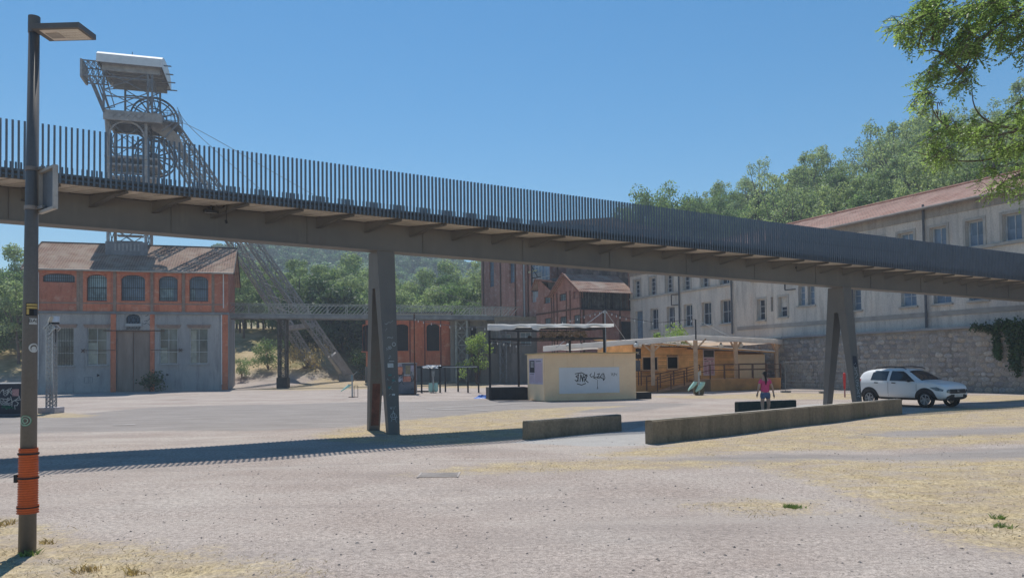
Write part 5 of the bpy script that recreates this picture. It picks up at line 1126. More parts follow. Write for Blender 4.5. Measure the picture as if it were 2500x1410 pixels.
# awning
aw = thing('awning', 'big white fabric awning on timber posts over the bar hut', 'awning', (P0.x, P0.y, 0)); cl = MATS['canopy_cloth']
up3 = V((0, 0, .30))
def cloth(a, b, nm, drop=.30, sag=.0):
    q = MB(); n = 30; vs2 = []
    for i in range(n+1):
        t = i/n; p = a.lerp(b, t); w_ = .015*sin(t*40) + .01*sin(t*77); vs2 += [p + V((0, 0, .0 + w_*.6)), p + V((w_, w_, -drop*.5)), p + V((0, 0, -drop + .035*sin(t*18)))]
    q.add(vs2, [(i*3+j, (i+1)*3+j, (i+1)*3+j+1, i*3+j+1) for i in range(n) for j in range(2)]); return q.build(nm, cl, aw, smooth=True)
T = lambda p: p + V((0, 0, .12))
cloth(T(P0), T(PL_), 'valance', .34); cloth(T(P0), T(PR_), 'valance', .36); cloth(T(PR_), T(PB), 'valance', .3); cloth(T(PL_), T(PB), 'valance', .3)
q = MB(); n = 10; vs2 = [T(P0).lerp(T(PL_), i/n).lerp(T(PR_).lerp(T(PB), i/n), j/n) + V((0, 0, .02 + .25*sin(pi*i/n)*sin(pi*j/n))) for i in range(n+1) for j in range(n+1)]
q.add(vs2, [(i*(n+1)+j, (i+1)*(n+1)+j, (i+1)*(n+1)+j+1, i*(n+1)+j+1) for i in range(n) for j in range(n)]); q.build('awning_roof', cl, aw, smooth=True)
for (x, t, e) in ((1594, .28, PL_), (1699, .0, PL_), (1797, .44, PR_), (1896, .91, PR_)):
    b_ = P0.lerp(e, t); p = px(x, 900, b_.y + .35); zt2 = b_.z - .1; base = dz_ if x == 1594 else .0
    po_ = MB().box(p.x-.12, p.x+.12, p.y-.12, p.y+.12, base, zt2).build('post', post_w, aw); d = (e - P0).normalized()
    for s_ in (-1, 1): MB().beam(V((p.x, p.y, zt2-.75)), V((p.x, p.y, zt2-.05)) + d*.7*s_, .1).build('brace', post_w, aw)
for a, b in ((P0, PL_), (P0, PR_)): MB().beam(a + V((0, .35, -.12)), b + V((0, .35, -.12)), .12, .18).build('beam', post_w, aw)
globe = mat('lamp_globe', (.75, .72, .66), .4)
for i, (x, y, Y, l) in enumerate(((1553, 842, 51.6, 'paper globe lamp by the black price board'), (1561, 843, 52.6, 'paper globe lamp nearest the left hatch'), (1656, 838, 52.2, 'paper globe lamp above the right hatch'), (1760, 845, 53.6, 'paper globe lamp right of the tall poster'), (1808, 842, 55, 'rightmost paper globe lamp under the awning'), (1388, 843, 53, 'leftmost paper globe lamp behind the kiosk roof'), (1420, 845.5, 53, 'second paper globe lamp behind the kiosk roof'), (1465, 846, 53, 'third paper globe lamp behind the kiosk roof'))):
    c = px(x, y, Y); g_ = thing('globe_lamp', l, 'lamp', c, 'globe lamps under the awning'); q = MB(); N = 10; pr = [(.19*sin(pi*k/7), .17*cos(pi*k/7)) for k in range(8)]
    q.add([c + V((r*cos(2*pi*j/N), r*sin(2*pi*j/N), z)) for (r, z) in pr for j in range(N)], [(k*N+j, k*N+(j+1) % N, (k+1)*N+(j+1) % N, (k+1)*N+j) for k in range(7) for j in range(N)]); q.build('globe', globe, g_, smooth=True)
    MB().ring([c + V((0, 0, .14)), c + V((0, 0, .26))], [.09, .06], 8).build('cap', MATS['dark_iron'], g_)
# tall poster on the hut
tp = thing('menu_poster', 'tall poster with a dark photo over pink lists on the bar hut', 'poster', PF.at(PF.pl(1730, 890, .04)[0], .04, 1.5))
_, (a, b, c, d) = panelq(PF, 1716.5, 1744.5, 852, 916, .03, .008, 'sheet', mat('poster_pale', (.58, .47, .49), .6, 0, .08, 2), tp); W_, H_ = b-a, d-c
MB(PF.M).box(a+.06*W_, b-.06*W_, .039, .042, c+.70*H_, d-.03*H_).build('photo', mat('poster_photo', (.05, .05, .055), .5, 0, .6, 5, c2=(.015, .015, .018)), tp); q = MB(PF.M)
for k in range(3): q.box(a+(.08+.3*k)*W_, a+(.32+.3*k)*W_, .039, .042, c+.06*H_, c+.52*H_)
q.box(a+.08*W_, b-.08*W_, .039, .042, c+.57*H_, c+.66*H_); q.build('printed_columns', mat('poster_pinker', (.50, .30, .36), .6, 0, .15, 8), tp)
q = MB(PF.M); q.box(a+.08*W_, a+.3*W_, .043, .045, c+.61*H_, c+.64*H_); q.box(a+.08*W_, a+.45*W_, .039, .043, c+.535*H_, c+.555*H_); q.box(a+.7*W_, a+.85*W_, .039, .043, c+.54*H_, c+.56*H_); q.build('printed_heading', dk_, tp)
# black price board with an X
XF = Fr(px(1551, 900, 52.6).xy, KF.a); xb = thing('price_board', 'black hanging board marked with a white X beside the kiosk', 'sign', XF.at(.2, 0, 2.5)); _, (a, b, c, d) = panelq(XF, 1552, 1564.5, 850, 875, 0, .03, 'board', MATS['black_board'], xb)
tv, tf = text_faces('X', .3); MB(XF.M).add([((a+b)/2-.03+x, .034, c+.38+y) for x, y in tv], tf).build('letter', wt_, xb); panelq(XF, 1552, 1563, 879, 906, 0, .03, 'lower_board', mat('grey_board', (.14, .15, .17), .6), xb)
MB(XF.M).ring([((a+b)/2, -.02, 0), ((a+b)/2, -.02, d+.5)], .03, 6).build('pole', MATS['dark_iron'], xb)
# deck, ramp and rails
dl, drr = px(1556, 900, 50.9), px(1906, 900, 55.4); DF = Fr(dl.xy, math.atan2(drr.y-dl.y, drr.x-dl.x)); dw = (drr.xy-dl.xy).length; zdk = .86; uA = DF.pl(1612, 950)[0]; uB_ = DF.pl(1735, 950)[0]
dk2 = thing('bar_deck', 'timber deck and ramp with brown rails in front of the bar hut', 'deck', (dl.x, dl.y, 0)); skirt = mat('skirt_board', (.62, .31, .12), .8, 0, .2, 1, rnd=.2); rail_m = mat('brown_rail', (.17, .095, .065), .7, .1, .2, 3)
MB(DF.M).box(uB_, dw, -3.0, -.04, zdk-.12, zdk).build('deck_floor', post_w, dk2); MB(DF.M).box(-.4, uB_-.01, -3.0, -1.3, .02, dz_).build('landing', skirt, dk2)
for k in range(5):
    a, b = uB_+(dw-uB_)*k/5, uB_+(dw-uB_)*(k+1)/5; MB(DF.M).box(a+.004, b-.004, -.035, 0, .02, zdk).build('skirt_panel', skirt, dk2)
q = MB(DF.M); q.add([(uA, -1.2, .03), (uA, 0, .03), (uB_, 0, zdk), (uB_, -1.2, zdk), (uA, -1.2, .0), (uA, 0, .0), (uB_, 0, .0), (uB_, -1.2, .0)], [(0, 1, 2, 3), (5, 6, 2, 1), (4, 5, 1, 0)]); q.build('ramp', mat('ramp_timber', (.30, .19, .12), .85, 0, .2, 1), dk2)
q = MB(DF.M)
def rail(u0, u1, z0, z1, v, n, hr=1.0):
    for f in (1.0, .62): q.beam((u0, v, z0+hr*f), (u1, v, z1+hr*f), .05)
    for i in range(n+1): t = i/n; u = u0+(u1-u0)*t; zz = z0+(z1-z0)*t; MB(DF.M).beam((u, v, zz), (u, v, zz+hr), .06).build('rail_post', rail_m, dk2)
rail(uA-.2, uB_, .05, zdk, -.02, 4); rail(uB_, dw, zdk, zdk, -.02, 5); rail(uA-.3, uB_, .12, zdk, -1.22, 4); rail(.1, uA+.3, dz_, dz_, -1.3, 2, 1.0); rail(uB_+2.4, dw, zdk, zdk, -1.6, 3, 1.05); q.build('handrails', rail_m, dk2)
# masts and festoon lights
bulb = mat('bulb', (.8, .8, .78), .3)
def festoon(pts, n, lab):
    P = smoothpath([px(*p) for p in pts]); r = thing('festoon_lights', lab, 'string lights', P[0]); MB().ring(P, .018, 4).build('cable', MATS['dark_iron'], r); L = len(P)-1
    for k in range(n):
        t = (k+.5)/n*L; i = int(t); p = P[i].lerp(P[min(i+1, L)], t-i); q = MB(); q.ring([p, p-V((0, 0, .06)), p-V((0, 0, .11)), p-V((0, 0, .17))], [.012, .02, .035, .012], 6); q.build('bulb', bulb, r)
mt1, mt2 = px(1477, 757, 49), px(1698, 779, 50.3)
for (p, z0, l, w_) in ((mt1, 2.2, 'pale mast rising from behind the plywood kiosk', .05), (mt2, 3.6, 'black mast on the front corner of the awning', .05), (px(1011, 766, 53.4), 0, 'thin brown mast beside the poster covered cabin', .045)):
    tag(MB().ring([V((p.x, p.y, 0 if z0 < 3 else 3.55)), p], w_, 6).build('light_mast', MATS['galv'] if z0 == 2.2 else MATS['dark_iron'] if z0 else MATS['rust_brown']), l, 'mast')
for (a, b, l) in ((mt1, px(1357, 848, 47), 'left guy wire of the mast behind the kiosk'), (mt1, px(1528, 830, 50), 'right guy wire of the mast behind the kiosk'), (mt2, px(1790, 825, 56), 'guy wire of the mast on the awning corner')): tag(MB().ring([a, b], .022, 4).build('guy_wire', MATS['galv']), l, 'wire')
festoon([(1477, 757, 49), (1456, 763, 50), (1428, 771, 52), (1390, 781, 56), (1350, 788, 60), (1316, 791, 64)], 11, 'bulb string from the kiosk mast to the brick annexe')
festoon([(1477, 757, 49), (1500, 766, 49.2), (1520, 773, 49.4), (1560, 780, 49.8), (1605, 787, 50), (1650, 783, 50.2), (1697, 779, 50.3)], 12, 'bulb string between the kiosk mast and the awning mast')
festoon([(1011, 776, 53.4), (1030, 783, 52), (1075, 791, 50), (1130, 798, 47), (1195, 799, 42.7)], 9, 'bulb string from the brown mast to the pergola')
festoon([(1196, 832, 42.7), (1230, 836, 44), (1265, 842, 45.6)], 5, 'short bulb string across the back of the pergola')
# ------------------------------------------------------------------ props on the square
# poster covered metal cabin
c0 = px(923, 900, 53.6); c1 = px(1014.5, 900, 53.8); CB = Fr(c0.xy, math.atan2(c1.y-c0.y, c1.x-c0.x)); cw = (c1.xy-c0.xy).length; ch_ = CB.pl(1000, 884.5)[1]
cab = thing('metal_cabin', 'ribbed metal cabin covered with torn posters and tags behind the left bridge leg', 'cabin', (c0.x, c0.y, 0)); cm_ = mat('cabin_blue_grey', (.20, .215, .25), .6, .2, .2, 2)
MB(CB.M).box(.02, cw-.02, -2.4, -.03, .06, ch_-.05).build('shell', cm_, cab)
for k in range(22): u = .02 + k*(cw-.04)/22; MB(CB.M).box(u+.012, u+(cw-.04)/22*.6, -.03, .012, .08, ch_-.06).build('rib', cm_, cab)
MB(CB.M).box(-.02, cw+.02, -2.42, .03, ch_-.05, ch_).build('roof_rim', MATS['galv'], cab); MB(CB.M).box(cw-.06, cw+.02, -.02, .03, .05, ch_-.055).build('corner_post', MATS['rust_brown'], cab)
rc = random.Random(14)
for (x0, x1, y0, y1, c_) in ((969.8, 983, 895, 914, (.62, .26, .17)), (990, 1002, 892, 912, (.28, .25, .16)), (970, 983, 917, 931, (.42, .45, .52)), (983.8, 1003, 918, 931, (.60, .25, .18)), (1002.5, 1010, 891, 906, (.45, .42, .52)), (971, 981, 887, 894, (.40, .38, .44)), (985, 1001, 913, 917, (.5, .5, .5)), (926, 944, 905, 925, (.45, .46, .5))):
    panelq(CB, x0, x1, y0, y1, .014 + rc.random()*.006, .004, 'torn_poster', mat('paper_%d' % int(x0*10), c_, .8, 0, .25, 6), cab)
for nm, m_, xs in (('tag', mat('tag_black', (.03, .03, .035), .6), ((970, 983), (1003, 1013), (927, 944))), ('tag', tagm, ((1003, 1013), (927, 940)))):
    for (x0, x1) in xs:
        for k in range(4):
            q = MB(CB.M); y = rc.uniform(905, 950); u, z = CB.pl(rc.uniform(x0, x1-5), y); scribble(q, lambda u, z: (u, .024, z), squiggle(rc, u, z, .3, .35, 6), .03); q.build(nm, m_, cab)
# rubbish bag stands
bagm = mat('green_bag', (.44, .72, .62), .35, 0, .1, 6, spec=.5)
def bag_stand(x, y, Y, lab, bags, board):
    p = px(x, y, Y); p = V((p.x, p.y, 0)); r = thing('bag_stand', lab, 'bin', p)
    MB().box(p.x-.22, p.x+.22, p.y-.16, p.y+.16, 0, .035).build('foot_plate', MATS['rust_brown'], r); MB().box(p.x-.045, p.x+.045, p.y-.035, p.y+.035, .036, 1.42).build('post', MATS['galv'], r)
    if board == 'sign': MB().box(p.x-.12, p.x+.12, p.y-.06, p.y-.04, 1.25, 1.68).build('notice', mat('notice_pale', (.36, .38, .37), .6, 0, .3, 8), r)
    if board == 'dispenser': MB().box(p.x-.07, p.x+.07, p.y-.10, p.y+.05, 1.12, 1.5).build('dispenser', mat('dispenser', (.20, .27, .30), .5), r); MB().beam(p+V((.05, 0, 1.45)), p+V((.34, 0, 1.7)), .03).build('arm', MATS['galv'], r)
    if board == 'frame':
        q = MB(); frame_bars(q, p.x-.02, p.x+.16, 1.15, 1.4, p.y-.05, .03, 1, 1, .03); q.M = None
        MB().box(p.x+.02, p.x+.14, p.y-.06, p.y-.05, 1.22, 1.5).build('notice', mat('notice_cream', (.5, .46, .38), .6), r); MB().box(p.x-.3, p.x+.3, p.y-.02, p.y+.25, .04, .62).build('ballast_box', mat('box_olive', (.16, .13, .08), .8), r)
    for (dx, dz, ln, bl, wd) in bags:
        t = p + V((dx, -.02, .80 + dz)); q = MB(); q.ring([t + V((.13*cos(a*pi/5)*wd, .13*sin(a*pi/5), 0)) for a in range(11)], .012, 4); q.build('hoop', MATS['dark_iron'], r)
        q = MB(); N, K = 9, 8; vs2 = []
        for i in range(K+1):
            s_ = i/K; rad = .13*wd*(1 + .5*sin(pi*s_*.9))*(1 if s_ < .9 else .55); ctr = t + V((bl*s_**1.2, -.05*s_, -ln*s_))
            vs2 += [ctr + V((rad*cos(2*pi*j/N), rad*.7*sin(2*pi*j/N), .05*s_*bl*cos(2*pi*j/N)*-3)) for j in range(N)]
        q.add(vs2, [(i*N+j, i*N+(j+1) % N, (i+1)*N+(j+1) % N, (i+1)*N+j) for i in range(K) for j in range(N)] + [tuple(K*N+j for j in range(N))]); q.build('bag', bagm, r, smooth=True)
    return r
bag_stand(860, 967, 50.5, 'bag stand with its green bag blown left by the bridge leg', [(-.14, .05, .42, -.52, 1.0)], 'dispenser')
p = px(872, 967, 50.5); q = MB(); q.M = None; frame_bars(q, p.x-.22, p.x+.06, 0, .78, p.y, .03, 1, 1, .03); tag(q.build('wire_frame', MATS['dark_iron']), 'thin wire frame standing next to the blown green bag', 'frame')
bag_stand(1058, 958, 56.8, 'bag stand with straight hanging green bags by the black racks', [(-.2, 0, .72, .0, .9), (.2, 0, .72, .0, .9)], 'sign')
bag_stand(1707, 966, 46.8, 'bag stand with two green bags swinging left before the bar hut', [(-.2, .05, .55, -.42, .95), (.24, .02, .6, -.36, 1.1)], 'frame')
# black rack of posts with a torn white strip
rk0 = px(1016, 900, 57.5); rk1 = px(1170, 900, 57.0); rz_ = px(1090, 895, 57).z
rk_ = thing('post_rack', 'row of black posts with a top rail and torn white sheeting', 'rack', (rk0.x, rk0.y, 0))
for (x, Y) in ((1029, 57.2), (1074, 57), (1142, 56.8), (1168, 56.6), (1051, 59.5), (1087, 59.5), (1118, 59.5)): p = px(x, 900, Y); MB().box(p.x-.06, p.x+.06, p.y-.06, p.y+.06, 0, rz_).build('post', MATS['dark_iron'], rk_)
for (xa, Ya, xb, Yb, z) in ((1015, 57.3, 1169, 56.6, rz_), (1020, 59.8, 1165, 59.4, rz_), (1016, 59.8, 1060, 59.6, .06)): a, b = px(xa, 900, Ya), px(xb, 900, Yb); MB().beam(V((a.x, a.y, z)), V((b.x, b.y, z)), .08, .12).build('rail', MATS['dark_iron'], rk_)
a, b = px(1080, 900, 57.0), px(1165, 900, 56.5); MB().beam(V((a.x, a.y-.05, rz_-.02)), V((b.x, b.y-.05, rz_-.02)), .05, .07).build('pale_rail', MATS['galv'], rk_)
q = MB()
for k in range(26): p = px(1032 + 43*rc.random(), 900, 57 - .1*rc.random()); z = rz_ + rc.uniform(-.08, .1); s_ = rc.uniform(.06, .16); q.quad((p.x-s_, p.y, z), (p.x+s_, p.y-.05, z-.03), (p.x+s_*.7, p.y+.05, z+.06), (p.x-s_*.8, p.y+.02, z+.07))
q.build('torn_sheeting', MATS['white_sheet'], rk_, kind='stuff')
# dark frame and mesh fences by the rubble wall
f0 = px(1872, 900, 60); r2 = thing('gazebo_frame', 'dark folded gazebo frame with a pale top behind the deck', 'frame', (f0.x, f0.y, 0)); zz = px(1900, 888, 60).z
for (x, Y) in ((1876, 60), (1932, 59), (1886, 62), (1938, 61)): p = px(x, 900, Y); MB().box(p.x-.05, p.x+.05, p.y-.05, p.y+.05, 0, zz).build('post', MATS['dark_iron'], r2)
a, b = px(1866, 900, 60.1), px(1936, 900, 58.9); MB().beam(V((a.x, a.y, zz)), V((b.x, b.y, zz)), .08, .14).build('top_rail', MATS['dark_iron'], r2)
a, b = px(1882, 900, 60.3), px(1926, 900, 59.4); MB().beam(V((a.x, a.y, zz-.12)), V((b.x, b.y, zz-.12)), .4, .08).build('pale_top', MATS['white_sheet'], r2)
def mesh_fence(xa, Ya, xb, Yb, lab):
    a, b = px(xa, 900, Ya), px(xb, 900, Yb); a.z = b.z = 0; r = thing('mesh_fence', lab, 'fence', a, 'site fence panels'); d = (b-a).normalized(); L = (b-a).length
    for t in (0, L): MB().ring([a + d*t, a + d*t + V((0, 0, 1.98))], .02, 6).build('post', mat('fence_grey', (.26, .27, .28), .5, .4), r); MB().box(a.x+d.x*t-.3, a.x+d.x*t+.3, a.y+d.y*t-.12, a.y+d.y*t+.12, 0, .13).build('foot', MATS['concrete'], r)
    for z in (.12, 1.98): MB().ring([a + V((0, 0, z)), b + V((0, 0, z))], .016, 6).build('rail', MATS['fence_grey'], r)
    q = MB()
    for k in range(1, 9): q.beam(a + V((0, 0, .12+.207*k)), b + V((0, 0, .12+.207*k)), .008)
    k = .12
    while k < L: q.beam(a + d*k + V((0, 0, .12)), a + d*k + V((0, 0, 1.98)), .005); k += .12
    q.build('wires', MATS['galv'], r, kind='stuff')
mesh_fence(1917, 49.0, 2011, 47.2, 'mesh fence panel between the deck and the right bridge leg'); mesh_fence(2013, 47.1, 2090, 45.6, 'mesh fence panel seen between the right bridge legs'); mesh_fence(2093, 45.5, 2256, 42.6, 'mesh fence panel behind the white car')
p = px(2062, 940, 41); r = thing('red_hydrant', 'narrow red post behind the right bridge leg', 'post', (p.x, p.y, 0)); MB().ring([V((p.x, p.y, .45)), V((p.x, p.y, 1.05)), V((p.x, p.y, 1.28)), V((p.x, p.y, 1.33))], [.05, .075, .065, .02], 10).build('red_head', redp, r); MB().ring([V((p.x, p.y, 0)), V((p.x, p.y, .46))], .04, 8).build('stem', mat('stem_pink', (.45, .2, .2), .7), r)
# ------------------------------------------------------------------ low concrete walls
mossy = plaster('mossy_concrete', (.27, .215, .15), (.16, .13, .095), .9, .8, (.17, .16, .075)); capm = mat('wall_cap', (.45, .41, .35), .9, 0, .2, 2, bump=.3)
def low_wall(a, b, h0, h1, th_, lab, mt=None, seed=0):
    d = (b-a).normalized(); n = V((-d.y, d.x, 0)); r = thing('low_wall', lab, 'wall', a, 'low concrete walls of the ramp'); N = 24; rw_ = random.Random(seed)
    prof = lambda t: [(0, -.2), (0, h0+(h1-h0)*t-.03), (.03, h0+(h1-h0)*t), (th_-.03, h0+(h1-h0)*t), (th_, h0+(h1-h0)*t-.03), (th_, -.2)]
    q = MB(); L = (b-a).length
    vs2 = [a + d*(L*i/N) + n*(o + rw_.uniform(-.004, .004)) + V((0, 0, z + rw_.uniform(-.006, .006))) for i in range(N+1) for (o, z) in prof(i/N)]
    q.add(vs2, [(i*6+j, (i+1)*6+j, (i+1)*6+j+1, i*6+j+1) for i in range(N) for j in range(5)] + [tuple(range(6)), tuple(N*6+j for j in range(6))[::-1]]); q.build('wall_body', mt or mossy, r)
    q = MB(); vs2 = []
    for i in range(N+1):
        z = h0+(h1-h0)*i/N + .007; vs2 += [a + d*(L*i/N) + n*.035 + V((0, 0, z)), a + d*(L*i/N) + n*(th_-.035) + V((0, 0, z))]
    q.add(vs2, [(i*2, (i+1)*2, (i+1)*2+1, i*2+1) for i in range(N)]); q.build('wall_top', capm, r)
low_wall(gp(1290, 1074), gp(1518, 1052.5), .47, .47, .22, 'short mossy concrete wall left of the ramp', seed=1)
low_wall(gp(1594, 1084), gp(2203, 1010), .55, .54, .22, 'long mossy concrete wall running from the ramp towards the car', seed=2)
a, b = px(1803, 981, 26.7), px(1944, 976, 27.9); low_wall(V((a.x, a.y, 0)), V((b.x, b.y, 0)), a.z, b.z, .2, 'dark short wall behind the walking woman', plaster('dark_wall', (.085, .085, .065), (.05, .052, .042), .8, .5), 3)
# ------------------------------------------------------------------ truss light tower and tagged box (left)
tb = gp(112, 1009); tl = thing('truss_light_tower', 'slim aluminium truss with two floodlights on a white block', 'light tower', (tb.x, tb.y, 0))
MB().box(tb.x-.37, tb.x+.40, tb.y-.0, tb.y+.75, 0, .27).build('ballast_block', mat('ballast_white', (.50, .47, .50), .7), tl); ht = px(118, 795, tb.y).z
q = MB(); lattice(q, (tb.x+.02, tb.y+.37, .27), (tb.x+.02, tb.y+.37, ht), .29, .29, 20, .05, .02, up=(0, 1, 0)); q.build('truss', MATS['galv'], tl)
q = MB(); lattice(q, (tb.x-.12, tb.y+.37, ht-.25), (tb.x+.16, tb.y+.37, ht+.05), .36, .36, 2, .06, .03); q.build('truss_head', MATS['galv'], tl)
for (dx, rz_2, m_, nm) in ((.14, .3, mat('flood_white', (.66, .67, .70), .5), 'floodlight'), (-.06, -.9, mat('flood_cream', (.55, .47, .35), .5), 'floodlight')):
    M = Matrix.Translation((tb.x+dx+.05, tb.y+.32, ht+.30)) @ Matrix.Rotation(rz_2, 4, 'Z') @ Matrix.Rotation(radians(-18), 4, 'X'); o = MB(M).box(-.19, .19, -.06, .06, -.13, .15).build(nm, m_, tl); MB(M).box(-.2, .2, -.02, .02, -.22, -.135).build('bracket', MATS['dark_iron'], o)
MB().ring([V((tb.x+.23, tb.y+.3, ht)), V((tb.x+.26, tb.y+.3, ht-.4)), V((tb.x+.24, tb.y+.3, ht-.75))], .022, 5).build('cable', MATS['dark_iron'], tl)
gb0 = gp(-160, 1019); gb1 = gp(50, 1016.5); GX = Fr(gb0.xy, math.atan2(gb1.y-gb0.y, gb1.x-gb0.x)); gw = (gb1.xy-gb0.xy).length; gz = GX.pl(30, 934)[1]
gx = thing('tagged_box', 'low black container covered in pale graffiti at the left edge', 'container', (gb0.x, gb0.y, 0)); MB(GX.M).box(0, gw, -.95, 0, .03, gz-.04).build('shell', mat('box_navy', (.025, .032, .05), .6, 0, .2, 2), gx); MB(GX.M).box(-.02, gw+.03, -.97, .03, gz-.04, gz).build('white_rim', MATS['white_paint'], gx)
MB(GX.M).box(0, gw, .0, .02, .03, .12).build('skid', mat('skid_grey', (.10, .12, .15), .6), gx)
rx = random.Random(31); rpt = lambda u, z: (u, .006, z)
for k in range(15):
    u, z = GX.pl(rx.uniform(-60, 30), rx.uniform(944, 985)); q = MB(GX.M); scribble(q, rpt, squiggle(rx, u, z, rx.uniform(.25, .5), rx.uniform(.1, .3), 6), .02); q.build('tag', tagm, gx)
for st in ([(2, 972), (24, 975), (2, 987), (26, 987)], [(26, 967), (30, 980), (29, 993)], [(29, 981), (40, 974), (48, 968), (44, 962), (50, 975), (36, 976), (45, 983), (42, 989), (35, 989)], [(36, 990), (37, 998)], [(2, 955), (10, 950), (8, 957), (20, 950), (18, 960), (28, 946)]):
    q = MB(GX.M); scribble(q, rpt, [GX.pl(*p) for p in st], .028); q.build('tag', tagm, gx)
panelq(GX, 30, 46, 949, 966, .008, .004, 'pink_sticker', mat('sticker_pink', (.42, .25, .26), .7, 0, .25, 8), gx)
for k in range(5): q = MB(GX.M); u, z = GX.pl(rx.uniform(2, 18), 992 + rx.uniform(-3, 4)); scribble(q, lambda u, z: (u, .009, z), squiggle(rx, u, z, .25, .1, 5), .04); q.build('tag', mat('tag_emerald', (.05, .25, .16), .7), gx)
# ------------------------------------------------------------------ lamp post
lp0 = gp(66.5, 1344); lp = thing('lamp_post', 'tall grey street lamp post wrapped in orange corrugated tube', 'lamp post', (lp0.x, lp0.y, 0)); lpm = mat('lamp_grey', (.15, .142, .138), .5, .2, .12, 1.2, streak=True)
lz_ = px(82, 46, lp0.y).z; rz0, rz1 = .081, .05; prad = lambda z: rz0 + (rz1-rz0)*z/lz_
lt = lambda z: V((lp0.x + .008*z, lp0.y, z))
MB().ring([lt(0), lt(lz_*.5), lt(lz_)], [rz0, prad(lz_*.5), rz1], 28).build('pole', lpm, lp, smooth=True)
zc2 = px(82, 82, lp0.y).z; MB().ring([lt(zc2), lt(lz_+.02)], [.056, .056], 20).build('collar', lpm, lp)
HX = Fr((lp0.x+.04+.05, lp0.y-.16), radians(-2)); h1 = px(160, 60, lp0.y-.16).z
MM = HX.M @ Matrix.Translation((0, 0, h1)); hd = MB(MM).box(.02, .52, .0-.30, .0, -.04, .015).build('luminaire', lpm, lp)
q = MB(MM); frame_bars_z = [(.06, .57, -.31, -.03)]; q.box(.09, .49, -.27, -.03, -.047, -.041); q.build('lens', mat('lens_beige', (.66, .58, .50), .35, 0, .1, 8), hd)
for i in range(7):
    for j in range(4): MB(MM).box(.26+.031*i, .281+.031*i, -.24+.052*j, -.207+.052*j, -.052, -.048).build('led', mat('led', (.7, .66, .58), .3), hd)
MB(MM).box(.11, .25, -.21, -.09, -.052, -.048).build('driver_plate', mat('led_plate', (.38, .34, .30), .4), hd)
# orange corrugated wrap and straps
zw0, zw1 = px(66, 1251, lp0.y).z, px(70, 1093, lp0.y).z; N = 27; orm = mat('orange_tube', (.62, .125, .035), .55, 0, .15, 4)
pts = []; rads = []
for k in range(N*4+1): z = zw0 + (zw1-zw0)*k/(N*4); pts.append(lt(z)); rads.append(prad(z) + .012 + .006*sin(2*pi*k/4+.7) + (.006 if k < 14 else 0))
wrap = MB().ring(pts, rads, 24, caps=False).build('orange_wrap', orm, lp, smooth=True)
for y in (1106, 1165, 1237): z = px(68, y, lp0.y).z; MB().ring([lt(z-.008), lt(z+.008)], [prad(z)+.022]*2, 24).build('strap', MATS['black_board'], lp)
z = px(50, 1168, lp0.y).z; MB().box(lp0.x-.125, lp0.x-.09, lp0.y-.03, lp0.y+.03, z-.035, z+.045).build('buckle', MATS['black_board'], lp)
# stickers wrapped on the pole
def on_pole(ang, z, e=.003): r = prad(z) + e; c = lt(z); return c + V((r*sin(ang), -r*cos(ang), 0))
def pole_patch(x0, x1, y0, y1, m_, nm, e=.003, n=8):
    z1_, z0_ = px(75, y0, lp0.y).z, px(75, y1, lp0.y).z; zc_ = (z0_+z1_)/2; f = lambda x: math.asin(max(-1, min(1, (px(x, (y0+y1)/2, lp0.y-.07).x - lt(zc_).x) / prad(zc_))))
    a0, a1 = f(x0), f(x1); q = MB(); vs2 = [on_pole(a0+(a1-a0)*i/n, z, e) for i in range(n+1) for z in (z0_, z1_)]; q.add(vs2, [(i*2, i*2+2, i*2+3, i*2+1) for i in range(n)]); q.build(nm, m_, lp); return a0, a1, z0_, z1_
ylw = mat('sticker_yellow', (.62, .45, .16), .5); blk = mat('sticker_black', (.02, .02, .024), .5)
pole_patch(63, 92.5, 740.5, 771, blk, 'sticker'); pole_patch(65, 92.5, 742, 747, ylw, 'sticker', .005); pole_patch(65, 92.5, 749, 754, ylw, 'sticker', .005); pole_patch(65, 70, 755, 768, ylw, 'sticker', .005); pole_patch(77, 92.6, 756, 770, mat('sticker_slate', (.05, .06, .08), .5), 'sticker', .005)
a0, a1, z0_, z1_ = pole_patch(70, 91.8, 777, 792, stk, 'sticker')
tv, tf = text_faces('BAI', .062); q = MB(); rp2 = prad((z0_+z1_)/2); q.add([on_pole(a0 + .52 + x/rp2*.9, (z0_+z1_)/2 + .004 + y*.8, .005) for x, y in tv], tf); q.build('sticker_lettering', blk, lp)
def pole_disc(x, y, rad, m_, nm, e, ring=None):
    z = px(75, y, lp0.y).z; a = math.asin(max(-1, min(1, (px(x, y, lp0.y-.07).x - lt(z).x)/prad(z)))); q = MB(); n = 20; pr2 = prad(z)
    pt = lambda t, k: on_pole(a + rad*k*cos(t)/pr2, z + rad*k*sin(t), e)
    if ring: q.add([pt(2*pi*i/n, k) for i in range(n) for k in (ring, 1)], [(i*2, i*2+1, ((i+1) % n)*2+1, ((i+1) % n)*2) for i in range(n)])
    else: q.add([pt(2*pi*i/n, 1) for i in range(n)], [tuple(range(n))])
    q.build(nm, m_, lp)
pole_disc(77, 849, .047, stk, 'sticker', .004, .68); pole_disc(77, 851, .024, stk, 'sticker', .004)
pole_disc(62, 1025, .058, mat('sticker_green', (.16, .30, .21), .6), 'sticker', .004); pole_disc(62, 1025, .05, mat('sticker_mint', (.36, .50, .40), .6), 'sticker', .006, .85); pole_disc(62, 1025, .028, MATS['sticker_mint'], 'sticker', .006, .7)
q = MB()
for k in range(8): z = 1.35 + .1*k; scribble(q, lambda u, zz: on_pole(u, zz, .004), squiggle(random.Random(k), -1.25, z + .5, .25, .05, 4), .006)
q.build('tag', tagm, lp)
